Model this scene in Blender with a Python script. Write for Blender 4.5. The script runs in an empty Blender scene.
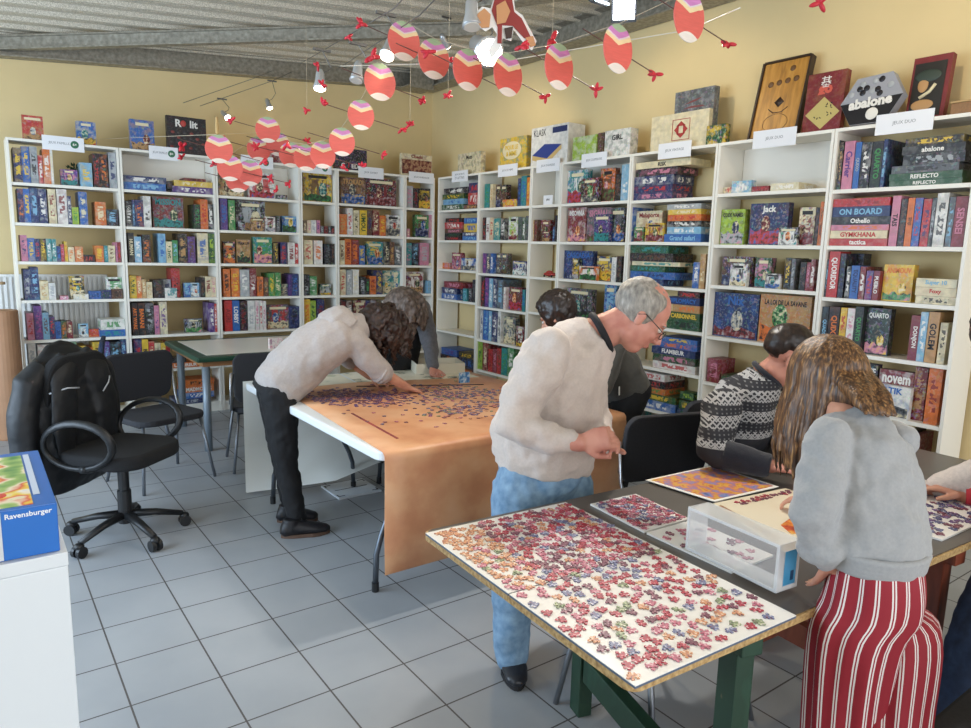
import bpy, bmesh, math, random
from mathutils import Vector, Matrix, noise
SC = bpy.context.scene
COL = SC.collection
PI = math.pi
rnd = random.Random(7)

# ------------------------------------------------------------------ camera
cam_data = bpy.data.cameras.new('camera')
cam_data.sensor_width = 36.0
cam_data.lens = 706.64 / 971 * 36.0
cam_data.clip_start = 0.05
cam = bpy.data.objects.new('camera', cam_data)
COL.objects.link(cam)
RT, UP, FW = Vector((0.807619, -0.589125, 0.026138)), Vector((0.072694, 0.143445, 0.986985)), Vector((0.585207, 0.795207, -0.158675))
CAM = Vector((-0.6580, -3.4127, 1.5913))
cam.matrix_world = Matrix(((RT.x, UP.x, -FW.x, CAM.x), (RT.y, UP.y, -FW.y, CAM.y), (RT.z, UP.z, -FW.z, CAM.z), (0, 0, 0, 1)))
SC.camera = cam

# ------------------------------------------------------------------ world, daylight, exposure
SC.view_settings.view_transform = 'Standard'
SC.view_settings.look = 'None'
SC.view_settings.gamma = 1.0
SC.view_settings.use_curve_mapping = False
SC.view_settings.exposure = 0.34
W = bpy.data.worlds.new('world')
SC.world = W
W.use_nodes = True
W.node_tree.nodes['Background'].inputs[0].default_value = (0.75, 0.86, 1.0, 1)
W.node_tree.nodes['Background'].inputs[1].default_value = 0.35
SC.cycles.use_denoising = True
SC.cycles.max_bounces = 8

def area(name, loc, target, sx, sy, power, color):
    l = bpy.data.lights.new(name, 'AREA')
    l.shape = 'RECTANGLE'; l.size = sx; l.size_y = sy; l.energy = power; l.color = color
    o = bpy.data.objects.new(name, l); COL.objects.link(o)
    o.location = loc
    o.rotation_euler = (Vector(target) - Vector(loc)).to_track_quat('-Z', 'Y').to_euler()
    return o
# daylight coming in through the glazed left wall and the shop front behind the camera
area('daylight_left', (-2.95, 0.6, 1.55), (0.5, 0.6, 0.7), 4.2, 2.3, 200, (0.64, 0.81, 1.0))
area('daylight_front', (0.9, -6.4, 1.7), (1.2, 0, 0.9), 5.6, 2.4, 150, (0.93, 0.96, 1.0))

# ------------------------------------------------------------------ materials
def lin(c):
    return c / 12.92 if c <= 0.04045 else ((c + 0.055) / 1.055) ** 2.4
def hexc(h):
    h = h.lstrip('#')
    return tuple(lin(int(h[i:i + 2], 16) / 255) for i in (0, 2, 4)) + (1.0,)
MATS = {}
def set_ramp(cr, stops, const=False):
    while len(cr.elements) > 1: cr.elements.remove(cr.elements[-1])
    cr.elements[0].position = stops[0][0]; cr.elements[0].color = hexc(stops[0][1])
    for p_, c in stops[1:]: cr.elements.new(p_).color = hexc(c)
    if const: cr.interpolation = 'CONSTANT'
def nt(m):
    return m.node_tree.nodes, m.node_tree.links
def mat(name, col, rough=0.6, metal=0.0, mottle=0.0, scale=8.0, bump=0.0, bscale=60.0, sheen=0.0, spec=0.5, stretch=(1, 1, 1)):
    """plain procedural material: base colour, noise mottling, noise bump"""
    if name in MATS: return MATS[name]
    m = bpy.data.materials.new(name); m.use_nodes = True
    N, L = nt(m); b = N['Principled BSDF']
    c = hexc(col) if isinstance(col, str) else col
    b.inputs['Base Color'].default_value = c
    b.inputs['Roughness'].default_value = rough
    b.inputs['Metallic'].default_value = metal
    b.inputs['Specular IOR Level'].default_value = spec
    if sheen: b.inputs['Sheen Weight'].default_value = sheen
    tc = N.new('ShaderNodeTexCoord'); mp = N.new('ShaderNodeMapping')
    mp.inputs['Scale'].default_value = stretch
    L.new(tc.outputs['Object'], mp.inputs['Vector'])
    if mottle:
        n = N.new('ShaderNodeTexNoise'); n.inputs['Scale'].default_value = scale; n.inputs['Detail'].default_value = 5
        L.new(mp.outputs[0], n.inputs['Vector'])
        r = N.new('ShaderNodeValToRGB')
        r.color_ramp.elements[0].position = 0.3; r.color_ramp.elements[1].position = 0.7
        r.color_ramp.elements[0].color = tuple(x * (1 - mottle) for x in c[:3]) + (1,)
        r.color_ramp.elements[1].color = tuple(min(1, x * (1 + mottle)) for x in c[:3]) + (1,)
        L.new(n.outputs['Fac'], r.inputs['Fac']); L.new(r.outputs['Color'], b.inputs['Base Color'])
    if bump:
        n2 = N.new('ShaderNodeTexNoise'); n2.inputs['Scale'].default_value = bscale; n2.inputs['Detail'].default_value = 3
        L.new(mp.outputs[0], n2.inputs['Vector'])
        bp = N.new('ShaderNodeBump'); bp.inputs['Strength'].default_value = bump; bp.inputs['Distance'].default_value = 0.01
        L.new(n2.outputs['Fac'], bp.inputs['Height']); L.new(bp.outputs['Normal'], b.inputs['Normal'])
    MATS[name] = m
    return m
def emis(name, col, strength):
    m = mat(name, col)
    b = m.node_tree.nodes['Principled BSDF']
    b.inputs['Emission Color'].default_value = hexc(col); b.inputs['Emission Strength'].default_value = strength
    return m
def ramp_mat(name, scale, stops, rough=0.6, kind='noise', detail=4, stretch=(1, 1, 1), bump=0.0):
    """colour ramp over noise or voronoi cells (printed pictures, mixed surfaces)"""
    if name in MATS: return MATS[name]
    m = bpy.data.materials.new(name); m.use_nodes = True
    N, L = nt(m); b = N['Principled BSDF']; b.inputs['Roughness'].default_value = rough
    tc = N.new('ShaderNodeTexCoord'); mp = N.new('ShaderNodeMapping'); mp.inputs['Scale'].default_value = stretch
    L.new(tc.outputs['Object'], mp.inputs['Vector'])
    r = N.new('ShaderNodeValToRGB'); cr = r.color_ramp
    set_ramp(cr, stops)
    if kind == 'noise':
        n = N.new('ShaderNodeTexNoise'); n.inputs['Scale'].default_value = scale; n.inputs['Detail'].default_value = detail
        L.new(mp.outputs[0], n.inputs['Vector']); L.new(n.outputs['Fac'], r.inputs['Fac'])
    else:
        cr.interpolation = 'CONSTANT'
        n = N.new('ShaderNodeTexVoronoi'); n.inputs['Scale'].default_value = scale
        L.new(mp.outputs[0], n.inputs['Vector'])
        s = N.new('ShaderNodeSeparateColor'); L.new(n.outputs['Color'], s.inputs[0]); L.new(s.outputs[0], r.inputs['Fac'])
    L.new(r.outputs['Color'], b.inputs['Base Color'])
    if bump:
        bp = N.new('ShaderNodeBump'); bp.inputs['Strength'].default_value = bump; bp.inputs['Distance'].default_value = 0.01
        L.new(r.outputs['Color'], bp.inputs['Height']); L.new(bp.outputs['Normal'], b.inputs['Normal'])
    MATS[name] = m
    return m

# ------------------------------------------------------------------ objects
def tag(o, label=None, cat=None, group=None, kind=None):
    if label: o['label'] = label
    if cat: o['category'] = cat
    if group: o['group'] = group
    if kind: o['kind'] = kind
    return o
def thing(name, label, cat, loc=(0, 0, 0), rotz=0.0, group=None):
    o = bpy.data.objects.new(name, None); COL.objects.link(o)
    o.empty_display_size = 0.1
    o.location = loc; o.rotation_euler = (0, 0, rotz)
    return tag(o, label, cat, group)
def link(name, me, m=None, parent=None, loc=None):
    o = bpy.data.objects.new(name, me); COL.objects.link(o)
    if m is not None:
        me.materials.clear(); me.materials.append(m)
    if parent: o.parent = parent
    if loc: o.location = loc
    return o
class MB:
    """collects vertices and faces for ONE mesh"""
    def __init__(s): s.v, s.f = [], []
    def add(s, vs, fs):
        k = len(s.v); s.v += [tuple(x) for x in vs]; s.f += [tuple(i + k for i in f) for f in fs]; return s
    def box(s, c, d, rot=None):
        x, y, z = (q / 2 for q in d); c = Vector(c)
        vs = [Vector(q) for q in ((-x, -y, -z), (x, -y, -z), (x, y, -z), (-x, y, -z), (-x, -y, z), (x, -y, z), (x, y, z), (-x, y, z))]
        if rot: vs = [rot @ q for q in vs]
        return s.add([q + c for q in vs], [(3, 2, 1, 0), (4, 5, 6, 7), (0, 1, 5, 4), (1, 2, 6, 5), (2, 3, 7, 6), (3, 0, 4, 7)])
    def prism(s, poly, z0, z1):
        n = len(poly)
        return s.add([(x, y, z0) for x, y in poly] + [(x, y, z1) for x, y in poly],
                     [tuple(range(n - 1, -1, -1)), tuple(range(n, 2 * n))] + [(i, (i + 1) % n, n + (i + 1) % n, n + i) for i in range(n)])
    def tube(s, pts, rad, seg=10, lat=None, closed=False):
        """sweep; rad: number, list, or list of (r_lateral, r_other)"""
        pts = [Vector(q) for q in pts]; n = len(pts)
        if not isinstance(rad, (list, tuple)): rad = [rad] * n
        T = []
        for i in range(n):
            if closed: t = pts[(i + 1) % n] - pts[i - 1]
            else: t = pts[min(i + 1, n - 1)] - pts[max(i - 1, 0)]
            T.append(t.normalized() if t.length > 1e-9 else Vector((0, 0, 1)))
        if lat is not None: u = Vector(lat)
        else:
            u = T[0].orthogonal()
        vs, fs = [], []
        for i in range(n):
            u = (u - T[i] * u.dot(T[i]))
            u = u.normalized() if u.length > 1e-6 else T[i].orthogonal().normalized()
            w = T[i].cross(u)
            r = rad[i]; ra, rb = r if isinstance(r, (tuple, list)) else (r, r)
            for k in range(seg):
                a = 2 * PI * k / seg
                vs.append(pts[i] + u * (ra * math.cos(a)) + w * (rb * math.sin(a)))
            if lat is not None: u = Vector(lat)
        m = n if closed else n - 1
        for i in range(m):
            a, b = i * seg, ((i + 1) % n) * seg
            for k in range(seg):
                fs.append((a + k, a + (k + 1) % seg, b + (k + 1) % seg, b + k))
        if not closed:
            fs.append(tuple(range(seg - 1, -1, -1))); fs.append(tuple((n - 1) * seg + k for k in range(seg)))
        return s.add(vs, fs)
    def ell(s, c, r, ax=None, nu=16, nv=10, fn=None):
        c = Vector(c); ax = ax or (Vector((1, 0, 0)), Vector((0, 1, 0)), Vector((0, 0, 1)))
        vs, fs = [], []
        def P(th, ph):
            d = (math.sin(th) * math.cos(ph), math.sin(th) * math.sin(ph), math.cos(th))
            k = fn(*d) if fn else 1.0
            return c + ax[0] * (d[0] * r[0] * k) + ax[1] * (d[1] * r[1] * k) + ax[2] * (d[2] * r[2] * k)
        vs.append(P(0, 0))
        for i in range(1, nv):
            for k in range(nu): vs.append(P(PI * i / nv, 2 * PI * k / nu))
        vs.append(P(PI, 0))
        for k in range(nu): fs.append((0, 1 + k, 1 + (k + 1) % nu))
        for i in range(nv - 2):
            a, b = 1 + i * nu, 1 + (i + 1) * nu
            for k in range(nu): fs.append((a + k, b + k, b + (k + 1) % nu, a + (k + 1) % nu))
        a = 1 + (nv - 2) * nu; e = len(vs) - 1
        for k in range(nu): fs.append((a + k, e, a + (k + 1) % nu))
        return s.add(vs, fs)
    def lathe(s, prof, c=(0, 0, 0), seg=20):
        vs, fs = [], []
        for r, z in prof:
            for k in range(seg):
                a = 2 * PI * k / seg; vs.append((c[0] + r * math.cos(a), c[1] + r * math.sin(a), c[2] + z))
        for i in range(len(prof) - 1):
            for k in range(seg): fs.append((i * seg + k, i * seg + (k + 1) % seg, (i + 1) * seg + (k + 1) % seg, (i + 1) * seg + k))
        fs.append(tuple(range(seg - 1, -1, -1))); fs.append(tuple((len(prof) - 1) * seg + k for k in range(seg)))
        return s.add(vs, fs)
    def mesh(s, name='m', smooth=False, bevel=0.0, seg=2):
        me = bpy.data.meshes.new(name); me.from_pydata(s.v, [], s.f)
        if bevel:
            bm = bmesh.new(); bm.from_mesh(me)
            es = [e for e in bm.edges if len(e.link_faces) == 2 and e.calc_face_angle(0) > 0.5]
            bmesh.ops.bevel(bm, geom=es, offset=bevel, segments=seg, affect='EDGES', profile=0.6)
            bm.to_mesh(me); bm.free()
        if smooth:
            for q in me.polygons: q.use_smooth = True
        me.update()
        return me
    def build(s, name, m, parent=None, smooth=False, bevel=0.0, seg=2):
        return link(name, s.mesh(name, smooth, bevel, seg), m, parent)
def recalc(me):
    bm = bmesh.new(); bm.from_mesh(me); bmesh.ops.recalc_face_normals(bm, faces=bm.faces); bm.to_mesh(me); bm.free(); return me
CLOUDS = {}
def fuse(mb, name, voxel=0.006, smooth=3, disp=0.0, dsize=0.06, post=2):
    """melt overlapping closed shapes of one body or garment into one continuous surface"""
    me = recalc(mb.mesh(name)); o = bpy.data.objects.new('tmp', me); COL.objects.link(o)
    r = o.modifiers.new('r', 'REMESH'); r.mode = 'VOXEL'; r.voxel_size = voxel; r.use_smooth_shade = True
    if smooth:
        q = o.modifiers.new('s', 'SMOOTH'); q.factor = 0.5; q.iterations = smooth
    if disp:
        if dsize not in CLOUDS:
            t = bpy.data.textures.new('folds', 'CLOUDS'); t.noise_scale = dsize; CLOUDS[dsize] = t
        d = o.modifiers.new('d', 'DISPLACE'); d.texture = CLOUDS[dsize]; d.strength = disp; d.mid_level = 0.5; d.texture_coords = 'LOCAL'
        q = o.modifiers.new('s2', 'SMOOTH'); q.factor = 0.5; q.iterations = post
    dg = bpy.context.evaluated_depsgraph_get()
    out = bpy.data.meshes.new_from_object(o.evaluated_get(dg))
    bpy.data.objects.remove(o)
    for q in out.polygons: q.use_smooth = True
    return out
TXT = {}
def text_mesh(s, size, bold=0.0, depth=0.0006):
    k = (s, round(size, 4), bold)
    if k in TXT: return TXT[k].copy()
    c = bpy.data.curves.new('t', 'FONT'); c.body = s; c.size = size; c.align_x = 'CENTER'; c.align_y = 'CENTER'
    c.extrude = depth; c.offset = bold * size; c.resolution_u = 2
    o = bpy.data.objects.new('t', c); COL.objects.link(o)
    dg = bpy.context.evaluated_depsgraph_get()
    me = bpy.data.meshes.new_from_object(o.evaluated_get(dg))
    bpy.data.objects.remove(o); TXT[k] = me
    return me.copy()
def lettering(s, width, height, m, parent, M, name='lettering', bold=0.03):
    """raised print: fitted inside width x height, placed by matrix M (x along the text, z out of the surface)"""
    me = text_mesh(s, 1.0, bold)
    xs = [v.co.x for v in me.vertices]; ys = [v.co.y for v in me.vertices]
    if not xs: return
    w, h = max(xs) - min(xs), max(ys) - min(ys)
    k = min(width / w, height / h); cx, cy = (max(xs) + min(xs)) / 2, (max(ys) + min(ys)) / 2
    ky = min(height / h, k * 1.5)
    for v in me.vertices:
        v.co = M @ Vector(((v.co.x - cx) * k, (v.co.y - cy) * ky, v.co.z * 0.6))
    return link(name, me, m, parent)

WHITE = mat('white_laminate', '#ebe6da', 0.45, bump=0.02)
BLACK = mat('black_plastic', '#17181a', 0.45)
DKGREY = mat('grey_steel_tube', '#5a6068', 0.4, 0.7)
CHROME = mat('chrome', '#c8c8c8', 0.25, 0.9)
INK = mat('black_print', '#1a1a1c', 0.6)
PAPER = mat('white_paper', '#eceae4', 0.7)

# ------------------------------------------------------------------ the room
def slope(x): return 3.088 + 0.083 * x
# floor: grey 30 cm tiles with dark joints
fm = bpy.data.materials.new('floor_tiles'); fm.use_nodes = True
N, L = nt(fm); b = N['Principled BSDF']
geo = N.new('ShaderNodeTexCoord'); sx = N.new('ShaderNodeSeparateXYZ'); L.new(geo.outputs['Object'], sx.inputs[0])
def mth(op, a, b_=None, N=N, L=L):
    n = N.new('ShaderNodeMath'); n.operation = op
    for i, q in enumerate((a, b_)):
        if q is None: continue
        if isinstance(q, (int, float)): n.inputs[i].default_value = q
        else: L.new(q, n.inputs[i])
    return n.outputs[0]
def joint(o):
    f = mth('FRACT', mth('ADD', mth('DIVIDE', o, 0.303), 100.0))
    return mth('GREATER_THAN', mth('ABSOLUTE', mth('SUBTRACT', f, 0.5)), 0.4895)
jt = mth('MAXIMUM', joint(sx.outputs[0]), joint(sx.outputs[1]))
nz = N.new('ShaderNodeTexNoise'); nz.inputs['Scale'].default_value = 1.1; nz.inputs['Detail'].default_value = 6; L.new(geo.outputs['Object'], nz.inputs['Vector'])
rp = N.new('ShaderNodeValToRGB'); rp.color_ramp.elements[0].color = hexc('#8f9499'); rp.color_ramp.elements[1].color = hexc('#a3a6a9')
rp.color_ramp.elements[0].position = .35; rp.color_ramp.elements[1].position = .65
L.new(nz.outputs['Fac'], rp.inputs['Fac'])
mx = N.new('ShaderNodeMix'); mx.data_type = 'RGBA'; L.new(jt, mx.inputs[0]); L.new(rp.outputs['Color'], mx.inputs[6]); mx.inputs[7].default_value = hexc('#4d4a48')
L.new(mx.outputs[2], b.inputs['Base Color'])
n3 = N.new('ShaderNodeTexNoise'); n3.inputs['Scale'].default_value = 5; L.new(geo.outputs['Object'], n3.inputs['Vector'])
rg = mth('ADD', mth('MULTIPLY', n3.outputs['Fac'], 0.18), mth('ADD', mth('MULTIPLY', jt, 0.4), 0.26))
L.new(rg, b.inputs['Roughness'])
bp = N.new('ShaderNodeBump'); bp.inputs['Strength'].default_value = 0.4; bp.inputs['Distance'].default_value = 0.002; bp.invert = True
L.new(jt, bp.inputs['Height']); L.new(bp.outputs['Normal'], b.inputs['Normal'])
def struct(o): o['kind'] = 'structure'; return o
struct(MB().box((0.5, -1.2, -0.05), (7.2, 10.9, 0.1)).build('floor', fm))
YEL = mat('yellow_wall_paint', '#dfc895', 0.8, mottle=0.05, scale=1.5, bump=0.04, bscale=120)
PALE = mat('pale_wall_paint', '#e6e0cc', 0.8, bump=0.03)
def wallx(name, y, x0, x1, z1a, z1b, th, m):    # wall along x with a sloping head
    vs = [(x0, y, 0), (x1, y, 0), (x1, y + th, 0), (x0, y + th, 0), (x0, y, z1a), (x1, y, z1b), (x1, y + th, z1b), (x0, y + th, z1a)]
    return struct(MB().add(vs, [(3, 2, 1, 0), (4, 5, 6, 7), (0, 1, 5, 4), (1, 2, 6, 5), (2, 3, 7, 6), (3, 0, 4, 7)]).build(name, m))
wallx('wall_back', 4.05, -3.1, 4.1, slope(-3.1) + .2, slope(4.1) + .2, 0.12, YEL)
struct(MB().box((4.01, 0.99, 1.85), (0.12, 6.12, 3.7)).build('wall_right', YEL))
# beyond the last bookcase: a doorway with a grey-white door
struct(MB().box((4.01, -4.35, 1.85), (0.12, 2.5, 3.7)).box((4.01, -2.58, 3.0), (0.12, 1.04, 1.4)).build('wall_right_front', YEL))
d = struct(MB().box((4.02, -2.58, 1.14), (0.05, 1.0, 2.28)).build('door_1', mat('door_paint', '#c9c6c0', 0.5), bevel=0.004))
MB().box((3.985, -2.2, 1.02), (0.03, 0.03, 0.14)).box((3.955, -2.245, 1.08), (0.02, 0.12, 0.02)).build('door_handle', CHROME, d)
struct(MB().box((3.945, -2.06, 1.16), (0.02, 0.05, 2.32)).box((3.945, -3.1, 1.16), (0.02, 0.05, 2.32)).build('trim_1', PALE))
# left wall: large glazed openings (out of the picture, where the daylight comes from)
struct(MB().box((-3.05, -1.2, 0.2), (0.12, 10.4, 0.4)).box((-3.05, -1.2, 2.95), (0.12, 10.4, 0.5))
       .box((-3.05, 3.4, 1.55), (0.12, 1.2, 2.3)).box((-3.05, -4.0, 1.55), (0.12, 5.0, 2.3)).build('wall_left', PALE))
struct(MB().box((-3.05, 0.65, 0.44), (0.08, 4.3, 0.08)).box((-3.05, 0.65, 2.66), (0.08, 4.3, 0.08)).box((-3.05, 0.65, 1.55), (0.07, 0.07, 2.2))
       .box((-3.05, -1.46, 1.55), (0.08, 0.08, 2.2)).box((-3.05, 2.76, 1.55), (0.08, 0.08, 2.2)).build('window_1', mat('window_frame', '#8a8d90', 0.4)))
struct(MB().box((-2.5, -6.5, 1.85), (1.0, 0.12, 3.7)).box((3.95, -6.5, 1.85), (0.5, 0.12, 3.7)).box((0.9, -6.5, 3.3), (5.8, 0.12, 0.8)).build('wall_front', PALE))
# corrugated metal ceiling sloping up to the right wall, ribs along the back wall
prof = []
y = -6.6
while y < 4.2:
    for dy, dz in ((0, 0), (0.02, -.03), (0.045, -.03), (0.065, 0), (0.15, 0.004), (.155, -.006), (.16, .004), (0.249, 0)): prof.append((y + dy, dz))
    y += 0.25
def zc(x): return slope(x) + 0.2
cb = MB()
vs = [(-3.2, y, zc(-3.2) + z) for y, z in prof] + [(4.2, y, zc(4.2) + z) for y, z in prof]
n = len(prof)
cb.add(vs, [(i, i + 1, n + i + 1, n + i) for i in range(n - 1)])
CEIL = ramp_mat('ceiling_steel', 140, [(0.38, '#b3aa98'), (0.5, '#cbc2b0'), (0.62, '#ddd5c4')], 0.55, detail=1)
struct(cb.build('ceiling', CEIL))
struct(MB().box((0.5, -1.2, 4.1), (7.6, 11.2, 0.06)).build('roof_slab', mat('roof', '#6a6760', 0.8)))
GALV = ramp_mat('galvanised_steel', 30, [(0.3, '#7f7a6e'), (0.5, '#979183'), (0.66, '#a8a294'), (0.8, '#b5afa0')], 0.5, detail=6)
GALV.node_tree.nodes['Principled BSDF'].inputs['Metallic'].default_value = 0.35
def ibeam(name, a, b_, h, w, t=0.012):
    a, b_ = Vector(a), Vector(b_); d = (b_ - a).normalized(); u = Vector((0, 0, 1)); u = (u - d * u.dot(d)).normalized(); s = d.cross(u)
    def pl(su, sv, cu):
        vs = []
        for e in (a, b_):
            for q in ((-su, -sv), (su, -sv), (su, sv), (-su, sv)): vs.append(e + s * q[0] + u * (cu + q[1]))
        return vs, [(3, 2, 1, 0), (4, 5, 6, 7), (0, 1, 5, 4), (1, 2, 6, 5), (2, 3, 7, 6), (3, 0, 4, 7)]
    m = MB()
    m.add(*pl(w / 2, t / 2, h / 2 - t / 2)); m.add(*pl(w / 2, t / 2, -h / 2 + t / 2)); m.add(*pl(t / 2, h / 2 - t, 0))
    return struct(m.build(name, GALV))
ibeam('beam_back', (-3.1, 3.97, slope(-3.1) + 0.1), (3.95, 3.97, slope(3.95) + 0.1), 0.19, 0.13)
ibeam('beam_right', (3.83, 4.0, 3.5), (3.83, -6.3, 3.5), 0.2, 0.2)
ibeam('beam_brace', (-0.9, 4.35, 3.12), (2.95, 1.75, 3.42), 0.11, 0.07)
ibeam('beam_cross', (2.55, 1.2, 3.42), (3.75, -0.65, 3.50), 0.13, 0.13)
struct(MB().box((3.6, 3.7, 3.46), (0.3, 0.012, 0.22)).box((3.62, 3.9, 3.38), (0.34, 0.34, 0.012)).build('trim_2', GALV))
# radiator on the back wall behind the first bookcase
rad = thing('radiator', 'white ribbed panel radiator on the wall behind the first bookcase', 'radiator', (-0.25, 3.99, 0.3))
m = MB().box((0, 0, 0.49), (1.3, 0.05, 0.98))
for i in range(32): m.box((-0.62 + i * 0.04, -0.035, 0.49), (0.022, 0.03, 0.94))
m.build('radiator_panel', mat('radiator_white', '#e9e9e6', 0.4), rad)
MB().tube([(0.55, -0.02, 0.0), (0.55, -0.02, -0.28)], 0.012).build('pipe', WHITE, rad)
# tall roll of brown paper standing by the first bookcase
roll = thing('paper_roll', 'tall brown paper roll standing on the floor left of the first bookcase', 'roll', (-0.45, 3.29, 0))
MB().lathe([(0.105, 0), (0.11, 0.01), (0.11, 1.02), (0.105, 1.03), (0.04, 1.035)], seg=28).build('roll_body', mat('kraft_paper', '#a87d5c', 0.6, mottle=0.08), roll, smooth=False)
MB().lathe([(0.04, 1.23), (0.04, 1.25), (0.03, 1.25), (0.03, 1.236)]).build('core_tube', mat('cardboard', '#b89a76', 0.8), roll)

# ------------------------------------------------------------------ bookcases
BU = [-.33, .47, 1.26, 2.07, 2.46, 3.25, 3.63]
RU = [3.40, 2.62, 1.785, 1.38, .56, -.24, -1.065, -1.85]
YB, XR, DEP = 3.45, 3.64, 0.28
BZ = [2.03, 1.715, 1.405, 1.09, .76, .44, .09]
RZ = {k: [2.015, 1.685, 1.36, 1.03, .69, .37, .09] for k in range(1, 8)}
RZ[1] = [2.015, 1.69, 1.375, 1.045, .69, .25, .09]; RZ[2] = [2.015, 1.695, 1.36, 1.015, .67, .35, .09]
RZ[6] = [2.025, 1.675, 1.39, 1.025, .69, .37, .09]; RZ[7] = [2.01, 1.675, 1.36, 1.035, .69, .37, .09]; RZ[5] = [2.01, 1.69, 1.355, 1.04, .72, .385, .09]
BNAME = {1: 'the first bookcase on the back wall', 2: 'the second back-wall bookcase', 3: 'the third back-wall bookcase', 4: 'the narrow fourth back-wall bookcase',
         5: 'the fifth back-wall bookcase', 6: 'the narrow corner back-wall bookcase'}
ORD = ['', 'first', 'second', 'third', 'fourth', 'fifth', 'sixth', 'seventh', 'eighth', 'ninth', 'tenth', 'eleventh', 'twelfth', 'thirteenth', 'fourteenth', 'fifteenth', 'sixteenth', 'seventeenth']
CASE_LABEL = {
 ('B', 1): 'white bookcase at the left end of the back wall, radiator visible through it',
 ('B', 2): 'white bookcase behind the black chair, second along the back wall',
 ('B', 3): 'white bookcase behind the green-edged table, third along the back wall',
 ('B', 4): 'narrow white bookcase fourth along the back wall, between two wide ones',
 ('B', 5): 'wide white bookcase behind the bent figure in grey, fifth along the back wall',
 ('B', 6): 'narrow white bookcase closing the back wall at the corner',
 ('R', 1): 'white bookcase next to the corner on the long right-hand wall',
 ('R', 2): 'white bookcase second from the corner on the right-hand wall',
 ('R', 3): 'narrow mostly empty white bookcase third from the corner on the right-hand wall',
 ('R', 4): 'white bookcase fourth from the corner, behind the man in the pale jumper',
 ('R', 5): 'white bookcase with piles of flat boxes, fifth from the corner',
 ('R', 6): 'white bookcase behind the seated man, sixth from the corner',
 ('R', 7): 'white bookcase at the near end of the right-hand wall, by the door'}
BACKED = {('B', 2), ('B', 3), ('R', 1), ('R', 3), ('R', 4), ('R', 6)}
def bookcase(w, u):
    if w == 'B': x0, x1 = BU[u - 1], BU[u]; wd = x1 - x0 - .004; t = thing('bookcase', CASE_LABEL[w, u], 'bookcase', ((x0 + x1) / 2, YB, 0), 0, 'white bookcases along the walls')
    else: y0, y1 = RU[u], RU[u - 1]; wd = y1 - y0 - .004; t = thing('bookcase', CASE_LABEL[w, u], 'bookcase', (XR, (y0 + y1) / 2, 0), -PI / 2, 'white bookcases along the walls')
    zs = BZ if w == 'B' else RZ[u]
    del t['group']
    for s in (-1, 1): MB().box((s * (wd / 2 - .009), DEP / 2, 1.185), (.018, DEP, 2.37)).build('side_panel', WHITE, t)
    MB().box((0, DEP / 2, 2.36), (wd - .037, DEP, .02)).build('top_panel', WHITE, t)
    for i, z in enumerate(zs): MB().box((0, DEP / 2 + .001, z - .0115), (wd - .037, DEP - .006, .023)).build('bottom_shelf' if i == 6 else 'shelf', WHITE, t)
    MB().box((0, .02, .033), (wd - .041, .02, .066)).build('plinth', WHITE, t)
    if (w, u) in BACKED: MB().box((0, DEP - .004, (2.35 + zs[0]) / 2), (wd - .042, .006, 2.35 - zs[0] - .001)).build('back_panel', WHITE, t)
    return t
for u in range(1, 7): bookcase('B', u)
for u in range(1, 8): bookcase('R', u)
# side wall of the corner gap
PALN = dict(k='#1d1b1e', n='#22305f', b='#2f62a8', c='#7fb0cc', t='#2b8788', g='#3f8a4a', G='#24502f', l='#9cb83c', y='#dfb93a', o='#d5702f', r='#b8302f', R='#7c2428',
            p='#5b3a7e', P='#c97f95', m='#a94b8a', w='#e6e2da', i='#e0d2ac', s='#a5a8aa', S='#5a5c5f', B='#5f4030', T='#b98e5a', Y='#c7b56a')
CNAME = dict(k='black', n='navy', b='blue', c='light blue', t='teal', g='green', G='dark green', l='lime', y='yellow', o='orange', r='red', R='maroon', p='purple', P='pink', m='magenta',
             w='white', i='cream', s='silver', S='grey', B='brown', T='tan', Y='ochre')
# printed cardboard: colours ride on the mesh, the picture is procedural
pm = bpy.data.materials.new('printed_card'); pm.use_nodes = True
N, L = nt(pm); b = N['Principled BSDF']; b.inputs['Roughness'].default_value = 0.42
def attr(nm):
    n = N.new('ShaderNodeAttribute'); n.attribute_name = nm; return n
a1, a2, uv = attr('ink_a'), attr('ink_b'), N.new('ShaderNodeUVMap')
tc = N.new('ShaderNodeTexCoord'); oi = N.new('ShaderNodeObjectInfo')
va = N.new('ShaderNodeVectorMath'); va.operation = 'ADD'; cmb = N.new('ShaderNodeCombineXYZ')
rr = mth('MULTIPLY', oi.outputs['Random'], 50.0, N, L)
for i in range(3): L.new(rr, cmb.inputs[i])
L.new(tc.outputs['Object'], va.inputs[0]); L.new(cmb.outputs[0], va.inputs[1])
def nse(scale, det=3):
    n = N.new('ShaderNodeTexNoise'); n.inputs['Scale'].default_value = scale; n.inputs['Detail'].default_value = det; L.new(va.outputs[0], n.inputs['Vector']); return n.outputs['Fac']
def mixc(f, A, B):
    n = N.new('ShaderNodeMix'); n.data_type = 'RGBA'
    if isinstance(f, float): n.inputs[0].default_value = f
    else: L.new(f, n.inputs[0])
    L.new(A, n.inputs[6]); L.new(B, n.inputs[7]); return n.outputs[2]
def M_(op, a, b_=None): return mth(op, a, b_, N, L)
vo = N.new('ShaderNodeTexVoronoi'); vo.inputs['Scale'].default_value = 55; L.new(va.outputs[0], vo.inputs['Vector'])
sp = N.new('ShaderNodeSeparateXYZ'); L.new(uv.outputs[0], sp.inputs[0])
art = a1.outputs['Fac']
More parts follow.
